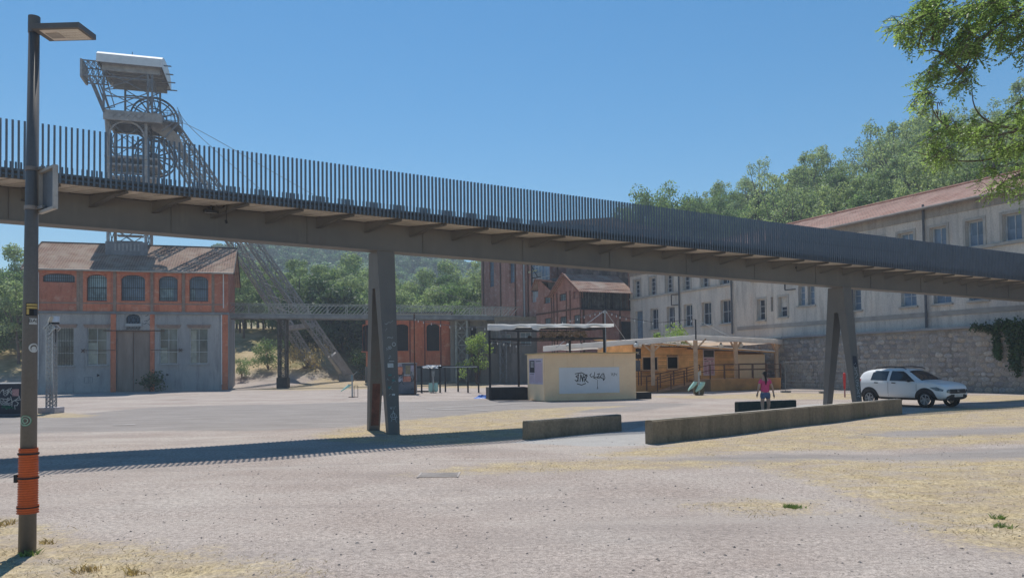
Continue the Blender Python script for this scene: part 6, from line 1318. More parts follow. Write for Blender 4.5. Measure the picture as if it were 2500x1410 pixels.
# square sign seen from behind
sgz1, sgz0 = px(128, 404, lp0.y-.2).z, px(128, 509, lp0.y-.2).z; SG = Fr((lp0.x+.09, lp0.y+.03), math.atan2(-.63, .78)); sg = thing('square_sign', 'back of a square traffic sign clamped to the lamp post', 'sign', SG.at(0, 0, sgz0)); sw = .40
q = MB(SG.M); q.box(0, sw, -.03, -.02, sgz0, sgz1); q.build('back_plate', mat('sign_back', (.17, .19, .22), .5, .3, .12, 3), sg)
q = MB(SG.M); frame_bars(q, -.005, sw+.005, sgz0-.005, sgz1+.005, -.025, .028, 1, 1, .04); q.build('rim', mat('sign_rim', (.46, .43, .40), .5, .2), sg)
for y in (413, 508): z = px(82, y, lp0.y).z; MB().ring([lt(z-.02), lt(z+.02)], [prad(z)+.008]*2, 20).build('clamp', mat('clamp_dull', (.30, .26, .24), .5, .3), sg); MB().beam(lt(z) + V((prad(z), 0, 0)), SG.at(.14, .01, z), .03, .03).build('clamp_arm', MATS['grey_steel'], sg)
# ------------------------------------------------------------------ walking woman
def skin_mesh(name, pts, edges, rad, m_, parent, sub=2, extra=None, root=0):
    me_ = bpy.data.meshes.new(name); me_.from_pydata(pts, edges, []); o = bpy.data.objects.new(name, me_); COL.objects.link(o)
    o.modifiers.new('s', 'SKIN').use_smooth_shade = True; sv = me_.skin_vertices[0].data
    for i, r in enumerate(rad): sv[i].radius = r if isinstance(r, tuple) else (r, r)
    sv[root].use_root = True
    o.modifiers.new('d', 'SUBSURF').levels = sub; dg = bpy.context.evaluated_depsgraph_get(); ev = bpy.data.meshes.new_from_object(o.evaluated_get(dg)); bpy.data.objects.remove(o)
    if extra:
        bm = bmesh.new(); bm.from_mesh(ev); t2 = bpy.data.meshes.new('x'); t2.from_pydata([tuple(v) for v in extra.v], [], extra.f); bm.from_mesh(t2); bm.to_mesh(ev); bm.free()
    ev.materials.clear(); ev.materials.append(m_); ev.shade_smooth(); o = bpy.data.objects.new(name, ev); COL.objects.link(o); o.parent = parent; return o
wpos = px(1868, 950, 25.2); wpos.z = 0
wo = thing('person', 'woman in a pink t-shirt and denim shorts walking away past the long wall', 'person', wpos); wo.rotation_euler = (0, 0, radians(-6))
skinm = mat('skin', (.56, .35, .25), .6, 0, .06, 5); pink = mat('pink_shirt', (.82, .095, .22), .8, 0, .12, 6); denim = mat('denim', (.14, .19, .30), .85, 0, .2, 9); hairm = mat('dark_hair', (.025, .017, .014), .5, 0, .3, 12); shoe = mat('shoe_pale', (.5, .48, .46), .7)
B = [(0, 0, .87), (0, .01, 1.02), (0, 0, 1.18), (0, -.005, 1.31), (0, 0, 1.385), (0, .012, 1.47), (0, .015, 1.56),
     (-.15, -.01, 1.28), (-.215, -.04, 1.05), (-.25, .0, .85), (.15, -.01, 1.28), (.225, -.045, 1.05), (.265, -.03, .83),
     (-.085, 0, .82), (-.085, .06, .46), (-.08, -.02, .09), (-.085, .13, .03), (.085, 0, .82), (.12, .05, .47), (.10, .22, .12), (.105, .36, .05)]
E_ = [(0, 1), (1, 2), (2, 3), (3, 4), (4, 5), (5, 6), (3, 7), (7, 8), (8, 9), (3, 10), (10, 11), (11, 12), (0, 13), (13, 14), (14, 15), (15, 16), (0, 17), (17, 18), (18, 19), (19, 20)]
r_ = [(.15, .10), (.115, .085), (.135, .09), (.10, .07), .052, (.075, .085), (.06, .07), .052, .038, .026, .052, .038, .026, .082, .055, .036, .03, .082, .055, .036, .03]
fx = MB()
for sx, wv, el in ((-1, V(B[9]), V(B[8])), (1, V(B[12]), V(B[11]))):
    d = (wv - el).normalized(); fx.ring([wv - d*.02, wv + d*.04, wv + d*.085], [.022, .034, .030], 8)
    for k, ln in enumerate((.062, .072, .068, .055)): o = V((sx*.005, -.024+.016*k, 0)); b0 = wv + d*.075 + o; fx.ring([b0, b0 + d*ln*.5 + V((-sx*.006, 0, 0)), b0 + d*ln + V((-sx*.022, 0, 0))], [.0095, .009, .007], 6)
    b0 = wv + d*.035 + V((0, .03, 0)); fx.ring([b0, b0 + d*.03 + V((0, .02, 0)), b0 + d*.055 + V((-sx*.01, .026, 0))], [.011, .0105, .008], 6)
# face on the far side, ears
fx.ring([(0, .085, 1.535), (0, .115, 1.50), (0, .095, 1.485)], [.008, .014, .008], 6)
for sx in (-1, 1): fx.ring([(sx*.072, .01, 1.535), (sx*.082, .0, 1.515), (sx*.074, .005, 1.49)], [.012, .016, .008], 6); fx.ring([(sx*.03, .084, 1.525), (sx*.034, .088, 1.525)], [.010, .008], 6)
fx.ring([(-.022, .088, 1.455), (0, .094, 1.454), (.022, .088, 1.455)], [.005, .008, .005], 6)
skin_mesh('body', B, E_, r_, skinm, wo, extra=fx)
skin_mesh('shirt', [(0, 0, .855), (0, .008, 1.0), (0, 0, 1.16), (0, -.005, 1.285), (-.14, -.01, 1.285), (-.19, -.02, 1.15), (.14, -.01, 1.285), (.192, -.022, 1.15), (0, 0, 1.35)], [(0, 1), (1, 2), (2, 3), (3, 4), (4, 5), (3, 6), (6, 7), (3, 8)], [(.172, .125), (.148, .108), (.158, .108), (.115, .085), .058, .057, .058, .057, .055], pink, wo)
skin_mesh('shorts', [(0, 0, .93), (0, 0, .85), (-.088, .005, .78), (-.09, .02, .66), (.088, .005, .78), (.1, .02, .66)], [(0, 1), (1, 2), (2, 3), (1, 4), (4, 5)], [(.155, .108), (.165, .12), .095, .09, .095, .09], denim, wo)
skin_mesh('hair', [(0, -.01, 1.58), (0, -.025, 1.52), (0, -.06, 1.47), (.0, -.105, 1.40), (.015, -.11, 1.28), (.0, -.11, 1.14)], [(0, 1), (1, 2), (2, 3), (3, 4), (4, 5)], [(.068, .078), (.085, .085), (.06, .05), .032, .036, .014], hairm, wo)
for (a, b, sz) in (((-.08, -.03, .03), (-.085, .16, .03), .045), ((.10, .21, .09), (.105, .38, .06), .045)): fx2 = MB(); fx2.ring([a, V(a).lerp(V(b), .5), b], [sz, sz*.95, sz*.7], 10); o = fx2.build('shoe', shoe, None, True); o.parent = wo

# ------------------------------------------------------------------ white hatchback
from mathutils.bvhtree import BVHTree
CA = radians(-64); cc = V((16.75, 31.9, 0)); car = thing('car', 'white hatchback with black cladding and roof rails parked by the rubble wall', 'car', cc); car.rotation_euler = (0, 0, CA)
paint = NT('white_car_paint'); paint.set(.28, 0, .5); paint.col((.74, .75, .76)); paint.b.inputs['Coat Weight'].default_value = .4
plast = mat('car_plastic', (.03, .032, .036), .6, 0, .1, 9); cgl = glassmat('car_glass', (.03, .04, .05), .05, .6, .2); tyre = mat('tyre', (.02, .02, .021), .85); rimm = mat('rim_silver', (.30, .31, .33), .4, .6, .1, 9); lampm = mat('headlamp', (.16, .18, .21), .15, .3, .4, 12, spec=.8); chrome = mat('chrome', (.55, .56, .58), .25, .8)
ST = [(-2.02, 0.49, 0.52, 0.6, 0.59, 0.9, 0.55, 0.975), (-1.99, 0.35, 0.68, 0.75, 0.73, 1.01, 0.63, 1.2), (-1.88, 0.31, 0.75, 0.82, 0.8, 1.06, 0.645, 1.44), (-1.68, 0.29, 0.79, 0.85, 0.83, 1.07, 0.61, 1.545), (-1.2, 0.285, 0.81, 0.865, 0.85, 1.06, 0.61, 1.58), (-0.4, 0.285, 0.815, 0.87, 0.855, 1.045, 0.61, 1.61), (0.28, 0.285, 0.815, 0.87, 0.855, 1.025, 0.6, 1.565), (0.62, 0.285, 0.815, 0.87, 0.855, 1.015, 0.635, 1.345), (1.0, 0.285, 0.815, 0.865, 0.85, 1.005, 0.72, 1.075), (1.2, 0.29, 0.81, 0.865, 0.84, 1.05, 0.74, 1.095), (1.6, 0.3, 0.8, 0.855, 0.8, 0.99, 0.69, 1.04), (1.86, 0.32, 0.76, 0.81, 0.76, 0.91, 0.61, 0.96), (2.0, 0.36, 0.64, 0.69, 0.63, 0.78, 0.51, 0.84), (2.05, 0.42, 0.46, 0.52, 0.49, 0.63, 0.38, 0.67)]
vs_ = []; 
for (x, zb, ys, ym, yb, zbl, yr, zr2) in ST:
    hf_ = [(0, zb), (ys, zb), (ym, .56), (yb, zbl), (yr, zr2-.035), (0, zr2+.015)]; ring_ = [(x, y, z) for y, z in hf_] + [(x, -y, z) for y, z in hf_[-2:0:-1]]; vs_ += ring_
n_ = 10; fs_ = [(i*n_+j, i*n_+(j+1) % n_, (i+1)*n_+(j+1) % n_, (i+1)*n_+j) for i in range(len(ST)-1) for j in range(n_)] + [tuple(range(n_))[::-1], tuple((len(ST)-1)*n_+j for j in range(n_))]
me_ = bpy.data.meshes.new('body'); me_.from_pydata(vs_, [], fs_); me_.materials.append(paint.m); cbo = bpy.data.objects.new('body', me_); COL.objects.link(cbo); cr = me_.attributes.new('crease_edge', 'FLOAT', 'EDGE')
for i, e in enumerate(me_.edges):
    a, b = e.vertices; 
    if (a % n_) == (b % n_) and (a % n_) in (3, 7): cr.data[i].value = .55
    if (a % n_) == (b % n_) and (a % n_) in (4, 6): cr.data[i].value = .35
sb_ = cbo.modifiers.new('s', 'SUBSURF'); sb_.levels = sb_.render_levels = 2; dg = bpy.context.evaluated_depsgraph_get(); ev = bpy.data.meshes.new_from_object(cbo.evaluated_get(dg)); bpy.data.objects.remove(cbo); ev.shade_smooth(); cbo = bpy.data.objects.new('body', ev); COL.objects.link(cbo); cbo.parent = car
bv = BVHTree.FromPolygons([v.co for v in ev.vertices], [tuple(p.vertices) for p in ev.polygons])
def proj(o, d, off):
    h = bv.ray_cast(V(o), V(d)); return (h[0] + h[1] * off * (1 if h[1].dot(V(d)) < 0 else -1)) if h[0] else None
def decal(poly, axis, off, m_, name, par=None, side=-1, n=10):
    # poly in (x,z) for 'y', (y,z) for 'x', (x,y) for 'z'
    bmq = bmesh.new(); vv = [bmq.verts.new((p[0], p[1], 0)) for p in poly]; bmq.faces.new(vv)
    for cut in range(n):
        xs_ = [p[0] for p in poly]; c_ = min(xs_) + (max(xs_)-min(xs_))*(cut+1)/(n+1); bmesh.ops.bisect_plane(bmq, geom=bmq.verts[:]+bmq.edges[:]+bmq.faces[:], plane_co=(c_, 0, 0), plane_no=(1, 0, 0))
        ys_ = [p[1] for p in poly]; c_ = min(ys_) + (max(ys_)-min(ys_))*(cut+1)/(n+1); bmesh.ops.bisect_plane(bmq, geom=bmq.verts[:]+bmq.edges[:]+bmq.faces[:], plane_co=(0, c_, 0), plane_no=(0, 1, 0))
    mp = {}; q = MB()
    for v in bmq.verts:
        a, b = v.co.x, v.co.y
        r = proj((a, 3*side, b), (0, -side, 0), off) if axis == 'y' else proj((4*side, a, b), (-side, 0, 0), off) if axis == 'x' else proj((a, b, 3), (0, 0, -1), off); mp[v.index] = r
    bmq.verts.index_update(); mp = {}
    for v in bmq.verts:
        a, b = v.co.x, v.co.y
        mp[v.index] = proj((a, 3*side, b), (0, -side, 0), off) if axis == 'y' else proj((4*side, a, b), (-side, 0, 0), off) if axis == 'x' else proj((a, b, 3), (0, 0, -1), off)
    ids = {}; vs2 = []
    for k_, p in mp.items():
        if p is not None: ids[k_] = len(vs2); vs2.append(p)
    fs2 = [tuple(ids[v.index] for v in f.verts) for f in bmq.faces if all(v.index in ids for v in f.verts)]; bmq.free()
    me2 = bpy.data.meshes.new(name); me2.from_pydata([tuple(p) for p in vs2], [], fs2); me2.materials.append(m_); me2.shade_smooth(); o = bpy.data.objects.new(name, me2); COL.objects.link(o); o.parent = par or car; return o
def arc(cx, cz, r, a0, a1, n=14): return [(cx + r*cos(a0+(a1-a0)*i/n), cz + r*sin(a0+(a1-a0)*i/n)) for i in range(n+1)]
for sd2 in (-1, 1):
    decal([(-1.30, 1.095), (-.50, 1.075), (-.50, 1.475), (-1.10, 1.475), (-1.27, 1.42)], 'y', .006, cgl, 'rear_side_window', side=sd2); decal([(-.37, 1.075), (.78, 1.05), (.64, 1.14), (.32, 1.37), (.14, 1.46), (-.37, 1.48)], 'y', .006, cgl, 'front_side_window', side=sd2)
    for wx in (-1.36, 1.23): decal(arc(wx, .34, .465, 0, pi) + [(wx-.465, .29), (wx+.465, .29)], 'y', .010, plast, 'wheel_arch', side=sd2)
    decal([(-.95, .29), (.82, .29), (.82, .39), (-.95, .39)], 'y', .012, plast, 'sill_cladding', side=sd2); decal([(-2.0, .31), (-1.7, .31), (-1.72, .47), (-2.0, .55)], 'y', .011, plast, 'rear_cladding', side=sd2)
    for hx in (-1.0, -.16): decal([(hx-.10, .97), (hx+.10, .965), (hx+.09, 1.0), (hx-.09, 1.01)], 'y', .02, plast, 'door_handle', side=sd2, n=2)
    for gx_ in (-.435, .86): decal([(gx_-.006, .36), (gx_+.006, .36), (gx_+.006, 1.04), (gx_-.006, 1.04)], 'y', .003, plast, 'door_gap', side=sd2, n=6)
    decal([(1.42, .82), (1.70, .84), (1.93, .74), (1.91, .67), (1.66, .70)], 'y', .008, lampm, 'headlight', side=sd2); decal([(-2.02, .80), (-1.86, .86), (-1.80, 1.14), (-1.92, 1.14), (-2.0, .98)], 'y', .010, mat('tail_red', (.45, .03, .03), .3), 'tail_light', side=sd2)
    q = MB(); q.ring([(-1.25, sd2*.60, 1.565), (-1.1, sd2*.61, 1.635), (-.4, sd2*.61, 1.66), (.1, sd2*.60, 1.62), (.25, sd2*.59, 1.555)], [.018, .022, .024, .022, .015], 8); o = q.build('roof_rail', plast, None, True); o.parent = car
    q = MB(); q.ring([(.62, sd2*.86, 1.07), (.60, sd2*.93, 1.10), (.58, sd2*1.0, 1.10), (.57, sd2*1.01, 1.09)], [.03, .075, .07, .02], 8); o = q.build('mirror', plast if sd2 else paint.m, None, True); o.parent = car
decal([(.34, -.53), (.97, -.65), (.985, 0), (.97, .65), (.34, .53), (.32, 0)], 'z', .006, cgl, 'windscreen'); decal([(-.52, 1.06), (.52, 1.06), (.48, 1.40), (-.48, 1.40)], 'x', .006, cgl, 'rear_window', side=-1)
decal([(-.50, .58), (.50, .58), (.47, .75), (-.47, .75)], 'x', .012, plast, 'grille', side=1); decal([(-.60, .30), (.60, .30), (.62, .47), (.42, .55), (-.42, .55), (-.62, .47)], 'x', .012, plast, 'lower_bumper', side=1); decal([(-.26, .45), (.26, .45), (.26, .55), (-.26, .55)], 'x', .03, mat('number_plate', (.62, .62, .60), .5, 0, .3, 30, fine=60), 'number_plate', side=1, n=3)
decal([(-.07, .64), (.07, .64), (.06, .70), (-.06, .70)], 'x', .022, chrome, 'badge', side=1, n=2); decal([(-.55, .29), (.55, .29), (.5, .34), (-.5, .34)], 'x', .02, chrome, 'skid_plate', side=1, n=3)
for sd2 in (-1, 1): decal([(sd2*.47, .60), (sd2*.64, .62), (sd2*.62, .72), (sd2*.50, .75)], 'x', .013, lampm, 'headlight', side=1, n=4); decal([(sd2*.50, .33), (sd2*.62, .34), (sd2*.60, .43), (sd2*.5, .42)], 'x', .018, chrome, 'fog_light', side=1, n=3)
for wx in (-1.36, 1.23):
    for sd2 in (-1, 1):
        q = MB(); pr = [(.20, .78), (.29, .885), (.325, .87), (.332, .80), (.325, .70), (.2, .69)]; N = 28
        q.add([(wx + r*cos(2*pi*j/N), sd2*y, .33 + r*sin(2*pi*j/N)) for (r, y) in pr for j in range(N)], [(k*N+j, k*N+(j+1) % N, (k+1)*N+(j+1) % N, (k+1)*N+j) for k in range(5) for j in range(N)]); wheel = q.build('wheel', tyre, None, True); wheel.parent = car
        q = MB(); q.add([(wx + r*cos(2*pi*j/N), sd2*y, .33 + r*sin(2*pi*j/N)) for (r, y) in ((.215, .862), (.19, .865), (.19, .80), (.02, .80)) for j in range(N)], [(k*N+j, k*N+(j+1) % N, (k+1)*N+(j+1) % N, (k+1)*N+j) for k in range(3) for j in range(N)])
        for k in range(6): a = 2*pi*k/6+.3; q.beam((wx, sd2*.84, .33), (wx+.2*cos(a), sd2*.858, .33+.2*sin(a)), .05, .02, up=(0, 1, 0))
        q.ring([(wx, sd2*.82, .33), (wx, sd2*.865, .33)], .05, 10); o = q.build('rim', rimm, None); o.parent = wheel

# ------------------------------------------------------------------ trees
bark = mat('bark', (.17, .14, .115), .95, 0, .3, 3); bark2 = mat('bark_dark', (.05, .042, .035), .95, 0, .3, 3)
lv_pale = leafmat('leaf_pale', (.36, .44, .265), (.25, .32, .185), .42, .5, .2); lv_mid = leafmat('leaf_mid', (.215, .31, .145), (.14, .215, .105), .42, .4, .25); lv_dark = leafmat('leaf_dark', (.085, .14, .06), (.05, .09, .045), .35, .5, .15); lv_hazy = leafmat('leaf_hazy', (.22, .35, .19), (.13, .23, .145), .3, .25, .4); lv_lime = leafmat('leaf_lime', (.32, .42, .14), (.22, .31, .10), .48, .6, .1)  # far hill leaves are tinted bluer, distance haze put into their colour
def tree_proto(name, kind, h, r, m_, seed, n, ls, tm):
    rn = random.Random(seed); root = thing(name, 'x', 'tree', (0, 0, 0)); q = MB(); tr = MB(); cl = []
    base = {'airy': .38, 'round': .22, 'column': .05, 'far': .12}[kind]
    nc = {'airy': 44, 'round': 30, 'column': 22, 'far': 16}[kind]
    for k in range(nc):
        t = rn.random() if kind != 'airy' else rn.random() ** .8; z = h*(base + (1-base)*t)
        prof = {'airy': (.45 + .75*sin(pi*min(1, t*.85+.12))), 'round': sqrt(max(.05, 1-(2*t-.95)**2*.95)), 'column': (1.05-t)*.9+.15, 'far': sqrt(max(.05, 1-(2*t-.9)**2*.9))}[kind]
        a = rn.uniform(0, 2*pi); rr = r*prof*sqrt(rn.random())*.85; cr_ = r*{'airy': rn.uniform(.12, .27), 'round': rn.uniform(.22, .40), 'column': .35, 'far': rn.uniform(.34, .5)}[kind]
        cl.append((V((rr*cos(a), rr*sin(a), z)), cr_))
    for _ in range(n):
        c, cr_ = rn.choice(cl); d = V((rn.gauss(0, 1), rn.gauss(0, 1), rn.gauss(0, .75) + .15)).normalized(); p = c + d*cr_*(rn.random() ** .35)
        if p.z > .2: leaf(q, p, ls*rn.uniform(.6, 1.35), rn, d, .35, .75)
    q.build('crown', m_, root)
    tp_ = V((rn.uniform(-.3, .3), rn.uniform(-.3, .3), h*.72)); mid = V((rn.uniform(-.35, .35), rn.uniform(-.3, .3), h*.4))
    tr.ring([V((0, 0, -.6)), V((0, 0, h*.12)), mid, tp_], [h*.022, h*.017, h*.012, h*.004], 7)
    for c, cr_ in cl[:12 if kind == 'airy' else 7]:
        b = mid.lerp(tp_, rn.random()*.7) if c.z > h*.45 else V((0, 0, h*.12)).lerp(mid, .6); tr.ring([b, b.lerp(c, .5) + V((0, 0, -.04*h)), c], [h*.009, h*.006, h*.002], 5)
    tr.build('trunk', tm, root); return root
def plant(protos, spots, label, group, rng, smin=.8, smax=1.25):
    first = {}
    for (x, y, k, sc, *wh_) in spots:
        p = protos[k]; z = tz(x, y) - .15; s_ = rng.uniform(smin, smax)*sc; lab = label[k] if isinstance(label, (list, tuple)) else label; lab = lab + ' ' + wh_[0] if wh_ else lab
        if k not in first and not p.get('used'):
            o = p['o']; o.location = (x, y, z); o.rotation_euler = (0, 0, rng.uniform(0, 6.28)); o.scale = (s_, s_, s_*rng.uniform(.9, 1.15)); tag(o, lab, None, group); p['used'] = first[k] = True
        else: copy_tree(p['o'], (x, y, z), rng.uniform(0, 6.28), (s_, s_, s_*rng.uniform(.9, 1.15)), lab, group)
def PT(*a): return {'o': tree_proto(*a)}
rT = random.Random(77)
# right hillside
hp = [PT('hill_tree', 'airy', 9.5, 3.0, lv_pale, 1, 4200, .22, bark), PT('hill_tree', 'airy', 10.5, 3.2, lv_pale, 2, 1900, .22, bark), PT('hill_tree', 'round', 8.0, 3.1, lv_mid, 3, 4400, .25, bark), PT('hill_tree', 'round', 7.0, 3.4, lv_mid, 4, 4400, .25, bark), PT('hill_tree', 'column', 8.5, 1.5, lv_dark, 5, 1700, .34, bark2)]
sp = []; tries = 0
while len(sp) < 285 and tries < 9000:
    tries += 1; s_ = rT.uniform(-38, 134); q_ = 13.5 + 52*rT.random(); P = GB_O + GB_D*s_ + GB_B*q_
    if P.y < 20 or P.x/P.y > .78 or P.x/P.y < .12: continue
    if any((P.x-a)**2 + (P.y-b)**2 < 3.3**2 for a, b, *_ in sp): continue
    k = rT.choices(range(5), (.26, .22, .24, .20, .08))[0]
    if q_ < 22: k = rT.choice((2, 3, 0, 3))
    sp.append((P.x, P.y, k, .82 if q_ < 22 else 1.0, ('low on the slope' if q_ < 26 else 'half way up the slope' if q_ < 44 else 'on the skyline') + (' at the far left end' if P.x/P.y < .27 else ' left of the middle' if P.x/P.y < .40 else ' above the red roof' if P.x/P.y < .53 else ' under the robinia')))
plant(hp, sp, ['feathery pale hillside tree', 'tall open pale hillside tree', 'rounded mid green hillside tree', 'broad bushy green hillside tree', 'dark ivy clad hillside tree'], 'trees on the right hillside', rT)
# taller trees closing the left end of the slope
tp = [PT('tall_tree', 'round', 8.5, 3.2, lv_mid, 6, 6000, .20, bark), PT('tall_tree', 'airy', 9.0, 3.0, lv_mid, 7, 5200, .20, bark)]
for i, (xp, yp, Y, k) in enumerate(((1546, 462, 122, 0), (1585, 474, 118, 1), (1622, 470, 121, 0), (1648, 450, 116, 0), (1690, 478, 119, 1), (1738, 462, 117, 0))):
    P = px(xp, yp, Y); z0 = tz(P.x, Y); lab = 'tall ' + ('round' if k == 0 else 'loose') + ' green tree, ' + ords[i] + ' from the left above the bridge railing'
    s_ = (P.z - z0 + .3) / (8.9 if k == 0 else 9.4)
    if i == k: o = tp[k]['o']; o.location = (P.x, Y, z0-.3); o.scale = (s_*.72, s_*.72, s_); tag(o, lab, None, 'tall trees at the left end of the slope')
    else: copy_tree(tp[k]['o'], (P.x, Y, z0-.3), i*1.3, (s_*.72, s_*.72, s_), lab, 'tall trees at the left end of the slope')
# copse behind the walkway
mp_ = [PT('copse_tree', 'round', 8.5, 3.6, lv_pale, 11, 5200, .25, bark), PT('copse_tree', 'airy', 9.5, 3.4, lv_pale, 12, 5000, .25, bark), PT('copse_tree', 'round', 8.0, 3.5, lv_mid, 13, 5200, .26, bark), PT('copse_tree', 'round', 7.0, 3.2, lv_dark, 14, 3200, .34, bark2)]
sp = []; tries = 0
while len(sp) < 120 and tries < 6000:
    tries += 1; xp = rT.uniform(535, 1200) if rT.random() < .8 else rT.uniform(-160, 75); Y = rT.uniform(100, 132) if xp > 100 else rT.uniform(84, 108); X = (xp-1250)/1850*Y
    if xp < 720 and xp > 500 and Y < 106: continue
    if any((X-a)**2 + (Y-b)**2 < 3.0**2 for a, b, *_ in sp): continue
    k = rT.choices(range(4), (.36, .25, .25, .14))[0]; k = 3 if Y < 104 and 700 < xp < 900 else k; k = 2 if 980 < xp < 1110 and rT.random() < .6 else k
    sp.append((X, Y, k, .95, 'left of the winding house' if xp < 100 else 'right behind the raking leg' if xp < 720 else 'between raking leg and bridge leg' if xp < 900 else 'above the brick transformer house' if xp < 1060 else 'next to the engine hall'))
plant(mp_, sp, ['pale silvery green copse tree', 'loose pale green copse tree', 'fresh green copse tree', 'dark green copse tree'], 'trees of the copse', rT)  # last kind has the darker green leaf
# far wooded hill
fp = [PT('far_tree', 'far', 10, 4.6, lv_hazy, 21, 1300, .85, bark2), PT('far_tree', 'far', 11, 4.2, lv_hazy, 22, 1300, .85, bark2), PT('far_tree', 'far', 9, 5.0, lv_hazy, 23, 1300, .85, bark2)]
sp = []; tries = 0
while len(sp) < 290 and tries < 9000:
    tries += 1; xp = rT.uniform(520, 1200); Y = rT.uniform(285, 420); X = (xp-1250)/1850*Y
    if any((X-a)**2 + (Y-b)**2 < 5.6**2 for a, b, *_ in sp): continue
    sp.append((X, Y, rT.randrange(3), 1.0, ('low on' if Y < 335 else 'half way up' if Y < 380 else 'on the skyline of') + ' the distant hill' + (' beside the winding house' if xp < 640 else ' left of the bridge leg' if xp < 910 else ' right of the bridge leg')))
plant(fp, sp, 'round haze tinted tree', 'trees of the distant hill', rT, .75, 1.2)
# single shrubs
lime = lv_lime
bushy('shrub', 'bright green shrub on the sunny bank beside the walkway post', V((px(655, 880, 93).x, 93, tz(px(655, 880, 93).x, 93))), 3.6, 1.9, 2600, lv_mid, .2, 41, clumps=16)
bushy('shrub', 'small grey green shrub on the bank next to the winding house', V((px(590, 915, 90).x, 90, tz(px(590, 915, 90).x, 90))), 2.0, 1.6, 1400, lv_pale, .18, 42)
bushy('shrub', 'straw coloured thicket on the bank behind the walkway post', V((px(745, 915, 93).x, 93, tz(px(745, 915, 93).x, 93))), 2.4, 2.3, 1500, leafmat('dry_bush', (.50, .38, .22), (.38, .29, .15), .3, 1, 0), .2, 43, clumps=14)
bushy('shrub', 'leafy green shrub beside the concrete bunker', V((px(1163, 900, 82).x, 82, .2)), 5.0, 1.7, 3000, lime, .2, 44, clumps=22)
bushy('shrub', 'bright lime green treetop rising behind the awning', V((px(1640, 900, 62).x, 62, 0)), 4.6, 1.9, 1500, lime, .2, 45, clumps=9, base=.74)
bushy('shrub', 'second lime green treetop just left behind the awning', V((px(1602, 900, 62).x, 62, 0)), 4.4, .7, 500, lime, .2, 46, clumps=5, base=.75)
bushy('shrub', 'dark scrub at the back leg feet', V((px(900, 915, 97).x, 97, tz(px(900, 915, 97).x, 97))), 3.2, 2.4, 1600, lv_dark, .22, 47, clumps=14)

# near robinia, trunk to the right of the frame
rob = thing('robinia_tree', 'robinia branches with small oval leaves hanging into the top right corner', 'tree', (9.4, 9.6, 0)); rn = random.Random(19)
tw = MB(); lf = MB(); pod = MB()
tw.ring([(9.4, 9.6, -.2), (9.3, 9.6, 1.6), (9.2, 9.5, 3.4), (8.8, 9.5, 5.2), (8.4, 9.4, 7.4)], [.22, .18, .15, .11, .05], 12)
LIMB = [[(2900, -60, 9.4), (2640, -30, 9.2), (2500, 20, 9.0), (2400, 95, 8.9), (2352, 175, 8.8), (2300, 215, 8.7)], [(2640, -30, 9.2), (2440, 0, 9.0), (2320, 50, 8.8), (2205, 62, 8.7)], [(2950, 180, 9.6), (2650, 300, 9.6), (2500, 318, 9.5), (2380, 335, 9.5), (2300, 300, 9.4), (2265, 240, 9.4)], [(2900, 260, 9.6), (2620, 340, 9.6), (2480, 355, 9.5), (2420, 388, 9.5), (2330, 392, 9.4), (2230, 370, 9.3)], [(2650, 380, 9.6), (2500, 420, 9.5), (2440, 455, 9.4)], [(2500, 318, 9.5), (2420, 300, 9.4), (2380, 262, 9.3), (2372, 200, 9.3)], [(2352, 175, 8.8), (2290, 125, 8.8), (2240, 130, 8.8)]]
for l in LIMB: P = smoothpath([px(*p) for p in l], 4); n = len(P); tw.ring(P, [.026*(1-i/n)**1.1*(1 if l[0][0] > 2700 else .6) + .003 for i in range(n)], 6)
tw.ring([V((8.9, 9.5, 4.6)), V((8.6, 9.4, 5.6)), px(2900, -60, 9.4)], [.08, .06, .045], 7); tw.ring([V((9.2, 9.55, 3.6)), V((9.0, 9.6, 4.4)), px(2950, 180, 9.6)], [.08, .06, .045], 7); tw.ring([V((9.25, 9.55, 3.2)), V((9.0, 9.6, 4.1)), px(2900, 260, 9.6)], [.07, .05, .045], 7)
def compound(p, d, ln, n):
    d = d.normalized(); pts = [p + d*ln*t + V((0, 0, -.25*ln*t*t)) for t in (0, .33, .66, 1)]; tw.ring(pts, .0022, 3, False)
    side = d.cross(V((0, 0, 1))); side = side.normalized() if side.length > .1 else V((1, 0, 0)); tilt = V((rn.gauss(0, .3), rn.gauss(0, .3), rn.gauss(0, .3))); side = (side + tilt).normalized()
    for k in range(n):
        t = .2 + .8*k/(n-1); c = p + d*ln*t + V((0, 0, -.25*ln*t*t)); sgn = (1 if k % 2 else -1) if k < n-1 else 0; e = (side*sgn + d*.25 + V((0, 0, -.25 + rn.gauss(0, .15)))).normalized() if sgn else d
        L = .042*rn.uniform(.8, 1.2); wv_ = e.cross(V((rn.gauss(0, .4), rn.gauss(0, .4), 1))).normalized()*L*.24; lf.add([c, c + e*L*.35 + wv_, c + e*L*.8 + wv_*.8, c + e*L, c + e*L*.8 - wv_*.8, c + e*L*.35 - wv_], [(0, 1, 2, 3, 4, 5)])
def pin(x, y, poly):
    c = False
    for (x1, y1), (x2, y2) in zip(poly, poly[1:]+poly[:1]):
        if (y1 > y) != (y2 > y) and x < (x2-x1)*(y-y1)/(y2-y1)+x1: c = not c
    return c
UP = [(2168, 62), (2230, 22), (2270, -30), (2560, -60), (2560, 120), (2460, 128), (2420, 90), (2392, 100), (2385, 168), (2355, 205), (2310, 208), (2240, 262), (2236, 205), (2285, 140), (2330, 95), (2225, 110)]
LO = [(2560, 215), (2470, 255), (2400, 300), (2340, 270), (2280, 292), (2245, 350), (2280, 392), (2370, 405), (2372, 440), (2420, 462), (2450, 490), (2560, 470)]
OFF = [(2540, -500), (3000, -500), (3100, 400), (2560, 430)]
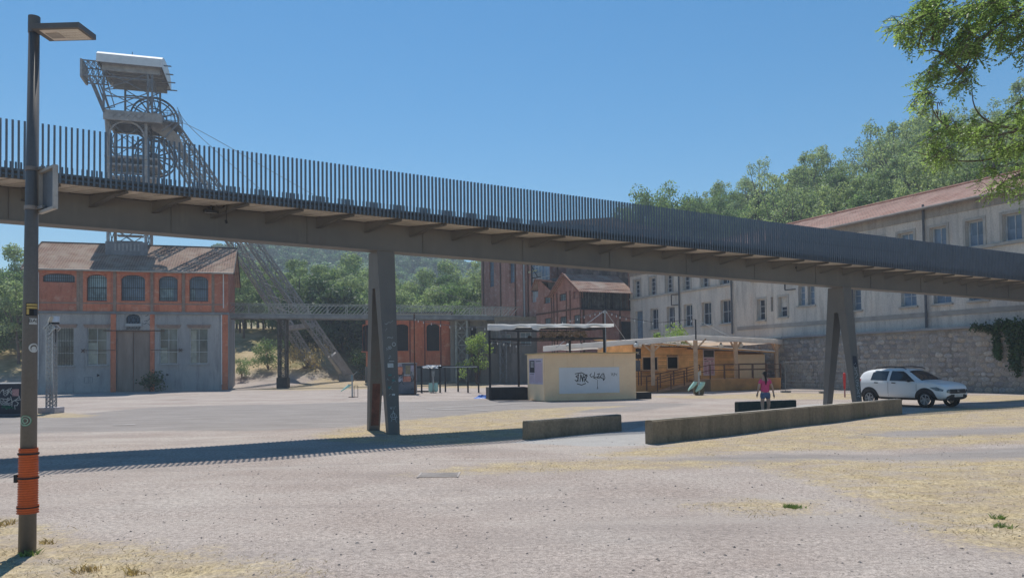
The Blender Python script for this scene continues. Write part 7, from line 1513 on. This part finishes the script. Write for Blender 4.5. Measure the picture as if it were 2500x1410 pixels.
for poly, nt, Y0, Y1 in ((UP, 215, 8.4, 9.5), (LO, 130, 8.9, 10.1), (OFF, 150, 8.6, 10.6)):
    xs_, ys_ = [p[0] for p in poly], [p[1] for p in poly]; k = 0
    while k < nt:
        x, y = rn.uniform(min(xs_), max(xs_)), rn.uniform(min(ys_), max(ys_))
        if not pin(x, y, poly): continue
        if poly is LO and noise.noise((x*.02, y*.025, 3)) < -.05: k += .2; continue
        k += 1; p = px(x, y, rn.uniform(Y0, Y1)); d = V((-.7 + rn.gauss(0, .5), rn.gauss(0, .6), -.25 + rn.gauss(0, .4))).normalized(); L = rn.uniform(.16, .32); s0 = p - d*L*.5; tw.ring([s0, s0 + d*L*.5 + V((0, 0, .01)), s0 + d*L], [.005, .004, .002], 4)
        for j in range(rn.randint(5, 8)): t = rn.random(); e = (d*.4 + V((rn.gauss(0, .7), rn.gauss(0, .7), -.45 + rn.gauss(0, .35)))); compound(s0 + d*L*t, e, rn.uniform(.11, .19), rn.randint(9, 13))
for k in range(46):
    x, y = (rn.uniform(2240, 2282), rn.uniform(45, 108)) if k < 34 else (rn.uniform(2275, 2300), rn.uniform(245, 285)); p = px(x, y, 8.7); d = V((rn.gauss(0, .15), rn.gauss(0, .15), -1)).normalized()*rn.uniform(.05, .09); a = V((1, rn.gauss(0, .6), 0)).normalized()*.006; pod.quad(p-a, p+a, p+d+a*.7, p+d-a*.7)
tw.build('branches', bark, rob); lf.build('foliage', leafmat('robinia_leaf', (.30, .40, .17), (.20, .29, .11), .5, 2, 0, .45), rob, kind='stuff'); pod.build('seed_pods', mat('pod', (.13, .06, .04), .7), rob, kind='stuff')
# ------------------------------------------------------------------ air
hz_ = MB().box(-640, 640, -30, 500, -1.2, 92).build('haze', MATS['concrete']); hz_.data.materials.clear()
t = NT('haze_air'); t.n.remove(t.b); pv_ = t.new('VolumePrincipled'); pv_.inputs['Color'].default_value = (.72, .82, .95, 1); pv_.inputs['Density'].default_value = .0009; pv_.inputs['Anisotropy'].default_value = .2
t.link(pv_.outputs[0], t.out.inputs['Volume']); hz_.data.materials.append(t.m); tag(hz_, kind='stuff')
